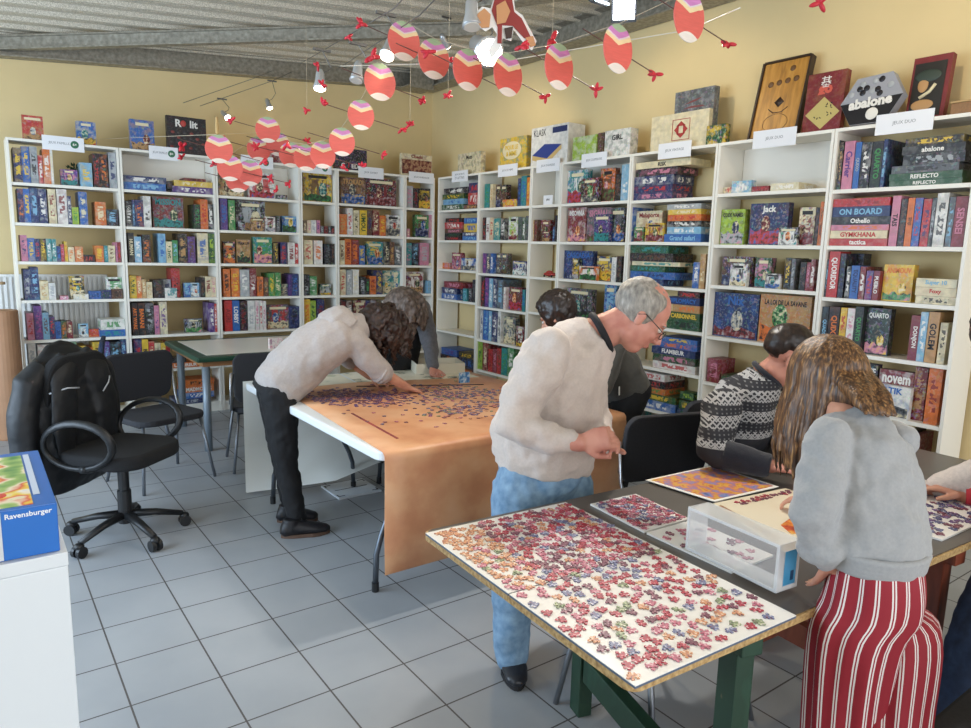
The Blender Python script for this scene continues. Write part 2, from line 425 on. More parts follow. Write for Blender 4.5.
# picture: blotches of the second ink, plus a few speckles of random colour
mr = N.new('ShaderNodeMapRange'); mr.inputs['From Min'].default_value = .47; mr.inputs['From Max'].default_value = .60; L.new(nse(22, 7), mr.inputs['Value'])
pic = M_('MULTIPLY', mr.outputs[0], M_('MULTIPLY', a2.outputs['Alpha'], 0.9))
c1 = mixc(pic, a1.outputs['Color'], a2.outputs['Color'])
spk = M_('MULTIPLY', M_('GREATER_THAN', nse(60, 3), 0.54), M_('MULTIPLY', a2.outputs['Alpha'], 0.45))
hs = N.new('ShaderNodeHueSaturation'); hs.inputs['Saturation'].default_value = 0.75; hs.inputs['Value'].default_value = 0.8; L.new(vo.outputs['Color'], hs.inputs['Color'])
c2 = mixc(spk, c1, hs.outputs['Color'])
dk = M_('MULTIPLY', nse(28, 6), 0.7)
vl = N.new('ShaderNodeHueSaturation'); L.new(M_('ADD', dk, 0.55), vl.inputs['Value']); L.new(c2, vl.inputs['Color'])
# a block of the second ink down the middle of the spine where its title band sits
vb = N.new('ShaderNodeTexVoronoi'); vb.inputs['Scale'].default_value = 1.0
mpp = N.new('ShaderNodeMapping'); mpp.inputs['Scale'].default_value = (3, 17, 1); L.new(uv.outputs[0], mpp.inputs['Vector'])
off = N.new('ShaderNodeVectorMath'); off.operation = 'ADD'; L.new(mpp.outputs[0], off.inputs[0]); L.new(cmb.outputs[0], off.inputs[1]); L.new(off.outputs[0], vb.inputs['Vector'])
sv = N.new('ShaderNodeSeparateColor'); L.new(vb.outputs['Color'], sv.inputs[0])
inb = M_('MULTIPLY', M_('LESS_THAN', M_('ABSOLUTE', M_('SUBTRACT', sp.outputs[0], 0.5)), 0.27), M_('LESS_THAN', M_('ABSOLUTE', M_('SUBTRACT', sp.outputs[1], 0.52)), 0.30))
ttl = M_('MULTIPLY', inb, M_('GREATER_THAN', sv.outputs[0], 0.5))
c3 = mixc(M_('MULTIPLY', ttl, 0.85), vl.outputs['Color'], a2.outputs['Color'])
L.new(c3, b.inputs['Base Color'])
PRINT = pm
def printed_box(w, d, h, ca, cb, art=1.0, title=True, bevel=0.0012):
    """cardboard box, origin at the middle of its front lower edge, front face at y=0"""
    mb = MB().box((0, d / 2, h / 2), (w, d, h)); me = mb.mesh('box')
    me.uv_layers.new(name='UVMap')
    me.attributes.new('ink_a', 'FLOAT_COLOR', 'CORNER'); me.attributes.new('ink_b', 'FLOAT_COLOR', 'CORNER')
    uvl, fa, fb = me.uv_layers['UVMap'], me.attributes['ink_a'], me.attributes['ink_b']
    A, B = hexc(PALN[ca]), hexc(PALN[cb])
    for p in me.polygons:
        n = p.normal
        for li in p.loop_indices:
            co = me.vertices[me.loops[li].vertex_index].co
            if n.y < -.5 and title: q = (co.x / w + .5, co.z / h) if h > w * 1.2 else (co.z / h, co.x / w + .5)
            elif abs(n.x) > .5 and title and h < d * .6: q = (co.z / h, co.y / d)
            else: q = (5, 5)
            uvl.data[li].uv = q
            fa.data[li].color = A
            fb.data[li].color = (B[0], B[1], B[2], art)
    return me
ROW = ['', 'top', 'second', 'third', 'fourth', 'fifth', 'sixth', 'lowest']
UNIT = {('B', i): f'{ORD[i]} back-wall bookcase' for i in range(1, 7)}
UNIT.update({('R', i): f'{ORD[i]} side-wall bookcase' for i in range(1, 8)})
TITLE_OK = 0
GAMES = '''B 1 1 -287 -230 2030 2297 ny -
B 1 1 -229 -177 2030 2312 by -
B 1 1 -174 -123 2030 2317 sk -
B 1 1 -121 -90 2030 2253 rw -
B 1 1 -87 -36 2030 2308 ow -
B 1 1 -35 -17 2030 2307 wi -
B 1 1 35 158 2030 2161 pP f
B 1 1 174 262 2030 2224 cy -
B 1 1 273 319 2030 2306 kr -
B 1 1 321 380 2030 2306 ko -
B 1 1 389 446 2030 2325 sn -
B 1 2 -279 -239 1715 1980 no -
B 1 2 -238 -194 1715 1983 by -
B 1 2 -192 -138 1715 1994 nc -
B 1 2 -136 -79 1715 1990 nw -
B 1 2 -70 -14 1715 1991 iR -
B 1 2 -8 64 1715 1996 wR -
B 1 2 66 94 1715 1944 nw -
B 1 2 96 144 1715 1856 lg -
B 1 2 151 211 1715 1985 bi -
B 1 2 268 348 1715 1910 oi -
B 1 2 353 439 1715 1853 kc -
B 1 3 -282 -236 1405 1615 Pn -
B 1 3 -234 -185 1405 1593 by -
B 1 3 -183 -149 1405 1589 nr -
B 1 3 -147 -108 1405 1590 ky -
B 1 3 -105 -69 1405 1591 tw -
B 1 3 -66 -34 1405 1589 tw -
B 1 3 -33 -4 1405 1532 nb -
B 1 3 -3 21 1405 1548 rP -
B 1 3 24 46 1405 1572 yo -
B 1 3 49 94 1405 1527 io -
B 1 3 98 158 1405 1533 oi -
B 1 3 158 242 1405 1464 kr l
B 1 3 250 313 1405 1544 oy -
B 1 3 316 346 1405 1546 tc -
B 1 3 347 401 1405 1547 iB -
B 1 3 406 420 1405 1575 Pp -
B 1 3 422 446 1405 1578 Rr -
B 1 4 -279 -232 1090 1340 ns -
B 1 4 -231 -174 1090 1357 nc -
B 1 4 -172 -111 1090 1247 iT -
B 1 4 -109 -60 1090 1230 ws -
B 1 4 -31 29 1090 1121 Pw l
B 1 4 46 157 1090 1286 ky f
B 1 4 67 177 1090 1134 wi fF
B 1 4 184 272 1090 1158 bn -
B 1 4 274 353 1090 1166 nG -
B 1 4 356 442 1090 1174 Bk -
B 1 4 326 446 1090 1275 wg fb
B 1 5 -280 -231 760 982 Pr -
B 1 5 -227 -171 760 1041 pm -
B 1 5 -170 -124 760 983 cB -
B 1 5 -122 -84 760 948 nr -
B 1 5 -82 -41 760 906 bn -
B 1 5 -38 0 760 910 Go -
B 1 5 3 45 760 903 Ri -
B 1 5 91 165 760 877 cw f
B 1 5 169 245 760 826 or f
B 1 5 245 446 760 820 bt l
B 1 5 259 446 821 911 wg l
B 1 6 -285 -232 440 732 ws -
B 1 6 -219 -124 440 717 wr -
B 1 6 -122 -66 440 718 nw -
B 1 6 -62 6 440 726 wk -
B 1 6 9 65 440 728 gw -
B 1 6 68 137 440 689 yo -
B 1 6 140 184 440 671 or -
B 1 6 186 265 440 718 yk -
B 1 6 273 316 440 718 pc -
B 1 6 321 402 440 710 kc -
B 1 6 407 446 440 732 nc -
B 1 7 6 130 90 141 Rw l
B 1 7 9 133 142 196 bw l
B 1 7 137 265 90 141 Pw l
B 1 7 140 268 142 197 gk l
B 1 7 143 271 198 249 yB l
B 2 1 495 835 2030 2093 bc l
B 2 1 494 841 2094 2149 nw l
B 2 1 843 889 2059 2123 kB -
B 2 1 890 1236 2030 2088 pw l
B 2 1 905 1236 2089 2138 yi l
B 2 1 995 1180 2139 2165 Rk l
B 2 2 502 550 1715 1933 kw -
B 2 2 553 574 1715 1944 nc -
B 2 2 577 642 1715 1946 no -
B 2 2 643 703 1715 1982 wk -
B 2 2 726 984 1715 1987 Rt f MISSION
B 2 2 1065 1120 1715 1935 kg -
B 2 2 1121 1187 1715 1983 or -
B 2 2 1189 1236 1715 1942 kw -
B 2 3 507 554 1405 1661 ki - HUMAN
B 2 3 556 612 1405 1630 cw -
B 2 3 621 685 1405 1650 ko -
B 2 3 753 811 1405 1663 cb -
B 2 3 814 864 1405 1594 iG -
B 2 3 868 913 1405 1607 gc -
B 2 3 921 995 1405 1669 kT -
B 2 3 999 1064 1405 1645 pB -
B 2 3 1084 1179 1405 1678 ib -
B 2 3 1183 1236 1405 1678 Gl -
B 2 4 500 556 1090 1290 yG -
B 2 4 558 597 1090 1285 oi -
B 2 4 599 635 1090 1259 Ti -
B 2 4 637 684 1090 1232 iT -
B 2 4 694 779 1090 1253 kB -
B 2 4 780 849 1090 1253 sn -
B 2 4 787 888 1090 1179 wt fF
B 2 4 857 929 1090 1355 rk -
B 2 4 960 1017 1090 1222 bc f
B 2 4 1019 1096 1090 1222 cw f
B 2 4 1098 1137 1090 1271 kB -
B 2 4 1141 1197 1090 1281 iR -
B 2 4 1198 1236 1090 1277 iP -
B 2 5 508 555 760 1049 ko - ART WARS
B 2 5 558 615 760 1048 ko - BANANI
B 2 5 618 686 760 1046 ks -
B 2 5 689 730 760 1023 Pp -
B 2 5 735 797 760 1055 ip -
B 2 5 959 1110 760 887 ks f
B 2 5 1171 1213 760 1034 pw -
B 2 5 1215 1236 760 1026 rw -
B 2 6 509 573 440 724 nr -
B 2 6 576 627 440 720 yk - BLEK
B 2 6 630 677 440 699 ri -
B 2 6 680 729 440 683 ik -
B 2 6 732 772 440 680 yi -
B 2 6 776 809 440 682 rR -
B 2 6 818 1062 440 488 ow l LA FUREUR
B 2 6 811 945 489 538 kS l
B 2 7 832 1089 90 139 ns l
B 2 7 906 1185 140 196 bw l
B 2 7 909 1187 197 256 ow l MADMOCKS
B 2 7 911 1189 257 316 ok l
B 3 1 1303 1531 2030 2236 TG f
B 3 1 1581 1832 2030 2267 wr f
B 3 1 1834 1961 2030 2076 ks f
B 3 2 1296 1364 1715 2002 pb -
B 3 2 1374 1434 1715 1992 gi -
B 3 2 1454 1733 1715 1998 ks f
B 3 2 1460 1522 1715 1799 ks fF
B 3 2 1582 1709 1715 1842 BT fF
B 3 2 1713 1815 1715 1858 wR fF
B 3 2 1826 1867 1715 1870 ks -
B 3 2 1902 2045 1715 1874 bc f
B 3 3 1328 1435 1405 1611 ko f
B 3 3 1451 1581 1405 1631 Tk f TEAM UP!
B 3 3 1612 1795 1405 1660 tg f
B 3 3 1801 1842 1405 1608 ky -
B 3 3 1867 1928 1405 1618 nr -
B 3 3 1940 2011 1405 1617 wR -
B 3 3 2013 2046 1405 1606 rw -
B 3 4 1305 1369 1090 1351 ok -
B 3 4 1381 1457 1090 1359 oy -
B 3 4 1462 1551 1090 1347 sw -
B 3 4 1556 1618 1090 1360 Rw -
B 3 4 1626 1686 1090 1281 oB -
B 3 4 1691 1737 1090 1272 BT -
B 3 4 1741 1798 1090 1313 gy -
B 3 4 1803 1862 1090 1320 gi -
B 3 4 1880 1946 1090 1206 Si f
B 3 4 1948 1973 1090 1301 pn -
B 3 4 1976 2045 1090 1308 nb -
B 3 5 1307 1379 760 1055 rR - AGRI
B 3 5 1383 1449 760 1053 bt - LOBBY
B 3 5 1453 1524 760 1047 kR -
B 3 5 1529 1596 760 1050 ws -
B 3 5 1601 1639 760 1049 wP -
B 3 5 1644 1673 760 1048 wr -
B 3 5 1676 1708 760 1043 wP -
B 3 5 1730 1951 760 1000 Sr f
B 3 5 1953 2046 760 984 nk -
B 4 1 2125 2428 2030 2315 yB f
B 4 2 2102 2141 1715 1840 Bi -
B 4 2 2145 2183 1715 1842 iP -
B 4 2 2186 2240 1715 1845 ws -
B 4 2 2244 2281 1715 1847 Pp -
B 4 2 2284 2319 1715 1794 ks -
B 4 2 2328 2364 1715 1793 Rk -
B 4 2 2369 2400 1715 1794 ks -
B 4 2 2404 2436 1715 1796 kr -
B 4 3 2104 2198 1405 1645 ir -
B 4 3 2212 2304 1405 1645 wo -
B 4 3 2326 2393 1405 1611 kS -
B 4 3 2398 2436 1405 1616 kB -
B 4 4 2102 2160 1090 1301 ks -
B 4 4 2167 2239 1090 1284 gw -
B 4 4 2290 2412 1090 1203 Gs f
B 4 5 2098 2163 760 1051 yo -
B 4 5 2165 2225 760 1037 lG -
B 4 5 2236 2317 760 1048 nR -
B 5 1 2526 2809 2030 2300 BT f TROKADI
B 5 1 2816 3176 2030 2316 kR f
B 5 2 2490 2576 1715 1921 oT -
B 5 2 2581 2641 1715 1987 wr -
B 5 2 2650 2716 1715 1968 ik -
B 5 2 2722 2805 1715 1972 yG - UMOU
B 5 2 2809 2863 1715 1970 Bn -
B 5 2 2872 2952 1715 1980 Ri -
B 5 2 2954 3028 1715 1928 oy -
B 5 2 3054 3226 1715 1942 wS f
B 5 3 2493 2549 1405 1655 iB -
B 5 3 2553 2623 1405 1669 oR - BUMBAY
B 5 3 2627 2711 1405 1665 Ro -
B 5 3 2715 2782 1405 1607 by -
B 5 3 2820 3014 1405 1652 ty f
B 5 3 3016 3076 1405 1656 ki -
B 5 3 3080 3135 1405 1653 BT -
B 5 3 3140 3218 1405 1608 Sw -
B 5 4 2495 2560 1090 1354 ir -
B 5 4 2569 2632 1090 1345 sw -
B 5 4 2639 2710 1090 1355 wi -
B 5 4 2721 2788 1090 1278 ks -
B 5 4 2793 2834 1090 1258 kg -
B 5 4 2838 2914 1090 1285 oR -
B 5 4 2919 2988 1090 1346 ny -
B 5 4 3014 3123 1090 1345 ti f
B 5 4 3127 3226 1090 1346 ti f
B 5 5 2495 2560 760 1036 kr -
B 5 5 2566 2631 760 1029 Bw -
B 5 5 2664 2806 760 1024 Ri f
B 5 5 2808 2878 760 1024 nk -
B 5 5 2893 2968 760 1023 Go -
B 5 5 2983 3058 760 1021 wr -
B 6 1 3274 3361 2030 2262 sP -
B 6 1 3366 3430 2030 2241 kR -
B 6 1 3458 3606 2030 2252 ky f CODENAMES
B 6 2 3289 3325 1715 1803 Pi -
B 6 2 3413 3591 1715 1962 gB f
B 6 2 3593 3606 1715 1967 Pi -
B 6 3 3274 3351 1405 1649 tP -
B 6 3 3363 3437 1405 1645 kc -
B 6 3 3457 3575 1405 1654 Ps -
B 6 3 3578 3606 1405 1431 is l
B 6 4 3304 3528 1090 1332 Rw f
B 6 4 3569 3591 1090 1230 cs -
B 6 4 3593 3606 1090 1234 cn -
R 1 1 -3350 -2926 2015 2071 Gw l
R 1 1 -3321 -2922 2072 2128 cb l
R 1 1 -3338 -2924 2129 2182 Gy l
R 1 1 -3309 -2856 2183 2246 kw l
R 1 1 -2914 -2644 2015 2058 BT l
R 1 1 -2840 -2644 2059 2177 rw l
R 1 1 -2830 -2644 2178 2277 nr l
R 1 2 -3278 -2964 1690 1726 kr l
R 1 2 -3279 -2966 1727 1767 kG l
R 1 2 -3280 -2939 1768 1812 BP l
R 1 2 -3282 -2941 1813 1882 rw l
R 1 2 -3268 -2943 1883 1927 kr l
R 1 2 -2930 -2644 1690 1734 bc l
R 1 2 -2931 -2644 1735 1774 nw l
R 1 2 -2906 -2644 1775 1864 yb l
R 1 2 -2908 -2644 1865 1922 bc l
R 1 3 -3376 -3228 1375 1441 oP f
R 1 3 -3187 -3011 1375 1558 RP f
R 1 3 -3000 -2731 1375 1502 bw f
R 1 3 -2672 -2644 1375 1398 ro l
R 1 4 -3325 -3015 1045 1105 bw l
R 1 4 -3327 -3017 1106 1170 nw l
R 1 4 -3278 -2902 1171 1239 RP l
R 1 4 -2901 -2822 1045 1180 tc -
R 1 4 -2791 -2730 1045 1183 ks -
R 1 4 -2724 -2664 1045 1282 kS -
R 1 6 -3339 -2992 250 297 wr l
R 1 6 -3341 -2994 298 344 Sy l
R 1 6 -3325 -2990 345 416 ko l
R 1 6 -3310 -2992 417 491 bp l
R 1 6 -2970 -2644 250 322 Bo l
R 1 6 -2958 -2661 323 430 kb l
R 1 6 -2960 -2664 431 489 ky l
R 2 1 -2547 -2464 2015 2252 tg -
R 2 1 -2454 -2411 2015 2247 iT -
R 2 1 -2410 -2328 2015 2241 Bk f
R 2 1 -2326 -2235 2015 2235 kB f
R 2 1 -2226 -2012 2015 2084 oy fF
R 2 1 -2009 -1959 2015 2275 nb -
R 2 1 -1958 -1879 2015 2292 tb -
R 2 1 -1874 -1825 2015 2274 oy -
R 2 2 -2564 -2516 1695 1921 kr -
R 2 2 -2506 -2449 1695 1920 wR - LIFE
R 2 2 -2444 -2383 1695 1918 ir -
R 2 2 -2377 -2270 1695 1909 ti -
R 2 2 -2265 -2187 1695 1907 kw -
R 2 2 -2185 -2040 1695 1921 wl f
R 2 2 -1985 -1926 1695 1913 SG -
R 2 2 -1921 -1876 1695 1908 Gw -
R 2 2 -1872 -1827 1695 1921 SG -
R 2 3 -2548 -2490 1360 1560 pm -
R 2 3 -2485 -2425 1360 1561 ni -
R 2 3 -2417 -2373 1360 1563 bw -
R 2 3 -2371 -2293 1360 1564 BS f
R 2 3 -2288 -2189 1360 1566 SB f
R 2 3 -2101 -1890 1360 1497 nw f
R 2 4 -2566 -2505 1015 1324 kr -
R 2 4 -2498 -2433 1015 1313 pm -
R 2 4 -2427 -2365 1015 1310 cw -
R 2 4 -2359 -2293 1015 1308 nw -
R 2 4 -2287 -2192 1015 1304 Sc -
R 2 4 -2183 -2151 1015 1235 wr -
R 2 4 -2149 -1939 1015 1240 RB f
R 2 4 -1884 -1844 1015 1228 tb -
R 2 5 -2565 -2527 670 973 wn -
R 2 5 -2515 -2423 670 980 bc -
R 2 5 -2417 -2369 670 978 cw -
R 2 5 -2363 -2271 670 976 nw -
R 2 5 -2264 -2213 670 987 wS -
R 2 5 -2211 -2026 670 941 Si f
R 2 5 -1948 -1834 670 868 Rw fF
R 2 6 -2596 -2514 350 642 lG -
R 2 6 -2508 -2421 350 642 Ri -
R 2 6 -2408 -2337 350 588 rR -
R 2 6 -2332 -2267 350 597 RP -
R 2 6 -2262 -2193 350 610 rB -
R 2 6 -2185 -2091 350 626 tg -
R 2 6 -2086 -1986 350 639 gw -
R 3 2 -1761 -1749 1685 1884 Ti -
R 3 2 -1745 -1698 1685 1883 BR -
R 3 2 -1697 -1563 1685 1881 RB f
R 3 2 -1614 -1513 1685 1778 kR fF
R 3 2 -1483 -1456 1685 1818 nc -
R 3 2 -1455 -1436 1685 1918 kS -
R 4 1 -1356 -1105 2015 2298 tw f
R 4 1 -1131 -921 2015 2215 kR fF
R 4 1 -949 -786 2015 2288 oB f
R 4 1 -739 -684 2015 2230 kB -
R 4 1 -677 -590 2015 2296 cw -
R 4 2 -1332 -1102 1685 1980 Rw f INSOMNIA
R 4 2 -1088 -809 1685 1971 SP f SIGNAL
R 4 2 -951 -773 1685 1912 np fF
R 4 2 -804 -653 1685 1964 kS f
R 4 3 -1356 -999 1360 1609 nb f CASCADIA
R 4 3 -1195 -1117 1360 1542 ky fF
R 4 3 -1107 -894 1360 1480 ow fF
R 4 3 -943 -774 1360 1568 ny f
R 4 3 -733 -681 1360 1562 ws -
R 4 3 -675 -621 1360 1572 kB -
R 4 4 -1300 -981 1030 1279 Sk f
R 4 4 -835 -702 1030 1332 bc f
R 4 5 -1250 -1165 690 959 rw -
R 4 5 -1151 -1054 690 969 nb -
R 4 5 -1027 -919 690 982 kg -
R 4 5 -905 -788 690 976 wo -
R 5 1 -536 -153 2010 2064 nP l
R 5 1 -536 -158 2065 2118 nr l
R 5 1 -536 -151 2119 2189 nw l
R 5 1 -526 -117 2190 2246 kP l
R 5 1 -530 -5 2247 2296 ik l RISK
R 5 2 -536 -531 1690 1959 bw -
R 5 2 -529 -269 1690 1929 iR f Malaporte
R 5 2 -500 -404 1690 1802 gR fF
R 5 2 -387 -208 1690 1832 yR fF
R 5 2 -203 132 1690 1748 bc l Grand safari
R 5 2 -180 128 1749 1800 cw l
R 5 2 -184 125 1801 1843 kw l
R 5 2 -181 121 1844 1890 or l
R 5 2 -180 118 1891 1928 yi l
R 5 2 -193 115 1929 1967 sw l
R 5 3 -526 -182 1355 1404 nc l
R 5 3 -522 -75 1405 1459 bn l
R 5 3 -526 -178 1460 1505 Gt l
R 5 3 -511 -38 1506 1537 it l
R 5 3 -536 -108 1538 1602 kB l
R 5 3 -536 -157 1603 1661 Gt l
R 5 3 85 141 1355 1545 bw -
R 5 3 145 190 1355 1605 Ti -
R 5 4 -122 177 1040 1113 Gk l
R 5 4 -116 172 1114 1170 Gy l CARBONNEL
R 5 4 -76 168 1171 1226 To l
R 5 4 -147 163 1227 1282 nb l DIPLOMACY
R 5 4 -40 159 1283 1327 kr l
R 5 5 -235 168 720 775 wr l
R 5 5 -240 163 776 833 GP l
R 5 5 -254 159 834 888 nw l FLAMBEUR
R 5 5 -222 171 889 934 bo l
R 5 5 -181 168 935 972 by l
R 5 6 -368 10 385 456 bw l
R 5 6 -372 8 457 510 Gy l
R 5 6 -367 -97 511 557 og l
R 5 6 -381 -102 558 615 kr l
R 5 6 -348 -107 616 672 wr l
R 5 6 30 180 385 439 nG l
R 5 6 44 174 440 508 Gy l
R 5 6 48 170 521 575 Gl -
R 5 7 -526 -410 90 329 tr -
R 5 7 -381 -224 90 163 kw l METROPOLIS
R 6 1 264 328 2025 2072 ir f
R 6 1 330 484 2025 2109 cw f
R 6 1 518 641 2025 2061 Rr l
R 6 1 655 851 2025 2071 iw l
R 6 2 264 455 1675 1918 lk f CODE NAMES
R 6 2 496 775 1675 1951 nB f Jack
R 6 2 749 879 1675 1787 kw fF
R 6 2 854 960 1675 1914 iR f
R 6 2 986 1008 1675 1909 kB -
R 6 2 1010 1033 1675 1943 oB -
R 6 3 304 541 1390 1595 Bn f
R 6 3 406 538 1390 1546 wk fF
R 6 3 569 687 1390 1590 GP f
R 6 3 681 789 1390 1488 wk fF
R 6 3 809 851 1390 1594 ky -
R 6 3 855 881 1390 1589 Ss -
R 6 3 917 955 1390 1569 kB -
R 6 3 959 984 1390 1570 RP -
R 6 3 986 1014 1390 1589 Rw -
R 6 4 264 620 1025 1339 nb f Nix
R 6 4 630 993 1025 1350 To f LA LOI DE LA SAVANE
R 6 5 274 381 690 861 RP -
R 6 5 394 590 690 761 Gr l
R 6 5 592 780 690 759 kB l
R 6 5 592 772 760 838 wn l CONNECT
R 7 1 1089 1094 2010 2302 ki -
R 7 1 1096 1118 2010 2291 kT -
R 7 1 1125 1187 2010 2290 Pp - Carrier
R 7 1 1192 1226 2010 2279 bs - QUIXO
R 7 1 1229 1286 2010 2274 kw -
R 7 1 1291 1350 2010 2273 kg - QUARTO
R 7 1 1352 1373 2010 2280 nc -
R 7 1 1405 1777 2010 2041 Gw l REFLECTO
R 7 1 1401 1773 2042 2080 Gw l REFLECTO
R 7 1 1410 1753 2081 2122 Sk l
R 7 1 1466 1777 2123 2180 ks l
R 7 1 1456 1772 2181 2225 kw l abalone
R 7 1 1469 1760 2226 2267 ky l
R 7 2 1089 1430 1675 1718 rw l tactica
R 7 2 1089 1425 1719 1765 ir l GYMKHANA
R 7 2 1089 1430 1766 1799 Po l
R 7 2 1089 1436 1800 1846 kw l Othello
R 7 2 1089 1426 1847 1906 nc l ON BOARD
R 7 2 1089 1421 1907 1954 rR l
R 7 2 1437 1481 1675 1959 PT - TAIS
R 7 2 1486 1518 1675 1940 kB -
R 7 2 1521 1556 1675 1944 oB - SINJI
R 7 2 1559 1598 1675 1942 br -
R 7 2 1603 1644 1675 1935 rn -
R 7 2 1646 1667 1675 1939 ks -
R 7 2 1669 1726 1675 1963 wk -
R 7 2 1732 1760 1675 1938 Sc -
R 7 2 1762 1820 1675 1941 RP - SENSEI
R 7 3 1089 1099 1360 1591 kc -
R 7 3 1100 1166 1360 1640 rS - QUORIDOR
R 7 3 1171 1203 1360 1628 kn -
R 7 3 1215 1241 1360 1552 kw -
R 7 3 1244 1293 1360 1558 bn - EQUALITY
R 7 3 1297 1329 1360 1554 Rw -
R 7 3 1335 1374 1360 1531 pr -
R 7 3 1377 1412 1360 1532 Rb - PUEBLO
R 7 3 1414 1578 1360 1572 yo f ANIMOUV
R 7 3 1619 1825 1360 1404 ik l
R 7 3 1613 1819 1405 1452 ir l Foxy
R 7 3 1612 1817 1453 1501 ic l Super 10
R 7 3 1149 1246 1360 1631 kn b
R 7 4 1089 1130 1035 1298 kc - QUADS
R 7 4 1134 1200 1035 1303 ko - QUIXO
R 7 4 1206 1245 1035 1302 yr -
R 7 4 1249 1292 1035 1302 wP -
R 7 4 1294 1343 1035 1315 kg - QUARTO
R 7 4 1345 1482 1035 1312 kG f QUARTO
R 7 4 1612 1659 1035 1291 Rp - DONJON
R 7 4 1660 1698 1035 1314 cw -
R 7 4 1701 1756 1035 1318 To - GOLEM
R 7 4 1765 1802 1035 1264 ik -
R 7 5 1331 1443 690 977 kp f PIECE
R 7 5 1456 1647 690 958 Rw fL novem
R 7 5 1434 1659 690 876 wb fF BATIK
R 7 5 1650 1716 690 996 RT f
R 7 5 1738 1807 690 1007 oR -
R 7 6 1632 1670 370 620 kB -
R 7 6 1678 1711 370 605 Rk -'''
games = []
for ln in GAMES.split('\n'):
    q = ln.split(' ', 9)
    games.append((q[0], int(q[1]), int(q[2]), int(q[3]) / 1000, int(q[4]) / 1000, int(q[5]) / 1000, int(q[6]) / 1000, q[7], q[8], q[9] if len(q) > 9 else ''))
def depth_of(w, u, fl, wd, ht):
    if 'F' in fl: return 0.035 if ht > .12 else .03
    if 'f' in fl: return 0.055
    if 'l' in fl: return min(.24, max(.12, wd * 1.05))
    return min(.235, max(.09, ht * 1.02))
cells = {}
for g in games: cells.setdefault(g[:3], []).append(g)
FLATLAB = {}
def ink(h):
    return mat('print_' + h, PALN[h], 0.5)
def ratio(c): r, g, b_, _ = hexc(PALN[c]); return .3 * r + .59 * g + .11 * b_
def cover(o, wd, ht, ca, cb, tt, seed):
    g_ = random.Random(seed)
    pa, pb, pc = g_.sample('kSnbtgGyoRrBTiPs', 3); pa = cb if g_.random() < .5 else pa
    hz = ht * g_.uniform(.2, .42); n_ = 9; top = [(-wd * .47 + wd * .94 * i / n_, hz + ht * .05 * math.sin(i * 1.9 + g_.uniform(0, 3))) for i in range(n_ + 1)]
    m = MB(); poly = [(-wd * .47, ht * .03), (wd * .47, ht * .03)] + top[::-1]; k_ = len(poly)
    m.add([(x, -.0006, z) for x, z in poly], [tuple(range(k_))]); me2 = m.mesh('ground'); link('cover_ground', me2, ramp_mat('cover_' + pa, 30, [(.35, PALN['k']), (.5, PALN[pa]), (.68, PALN[pc])], .4, detail=6), o)
    fx, fr2 = wd * g_.uniform(-.18, .18), min(wd, ht) * g_.uniform(.16, .24)
    MB().ell((fx, -.0008, hz + fr2 * .9), (fr2 * .75, .0008, fr2 * 1.15), None, 14, 8).build('cover_figure', ramp_mat('figure_' + pb, 38, [(.38, PALN['k']), (.5, PALN[pb]), (.62, PALN['i'])], .4, detail=6), o, True)
    if not tt: MB().box((0, -.0006, ht * .86), (wd * g_.uniform(.5, .8), .001, ht * .1)).build('cover_band', ink('i' if ratio(ca) < .25 else 'k'), o)
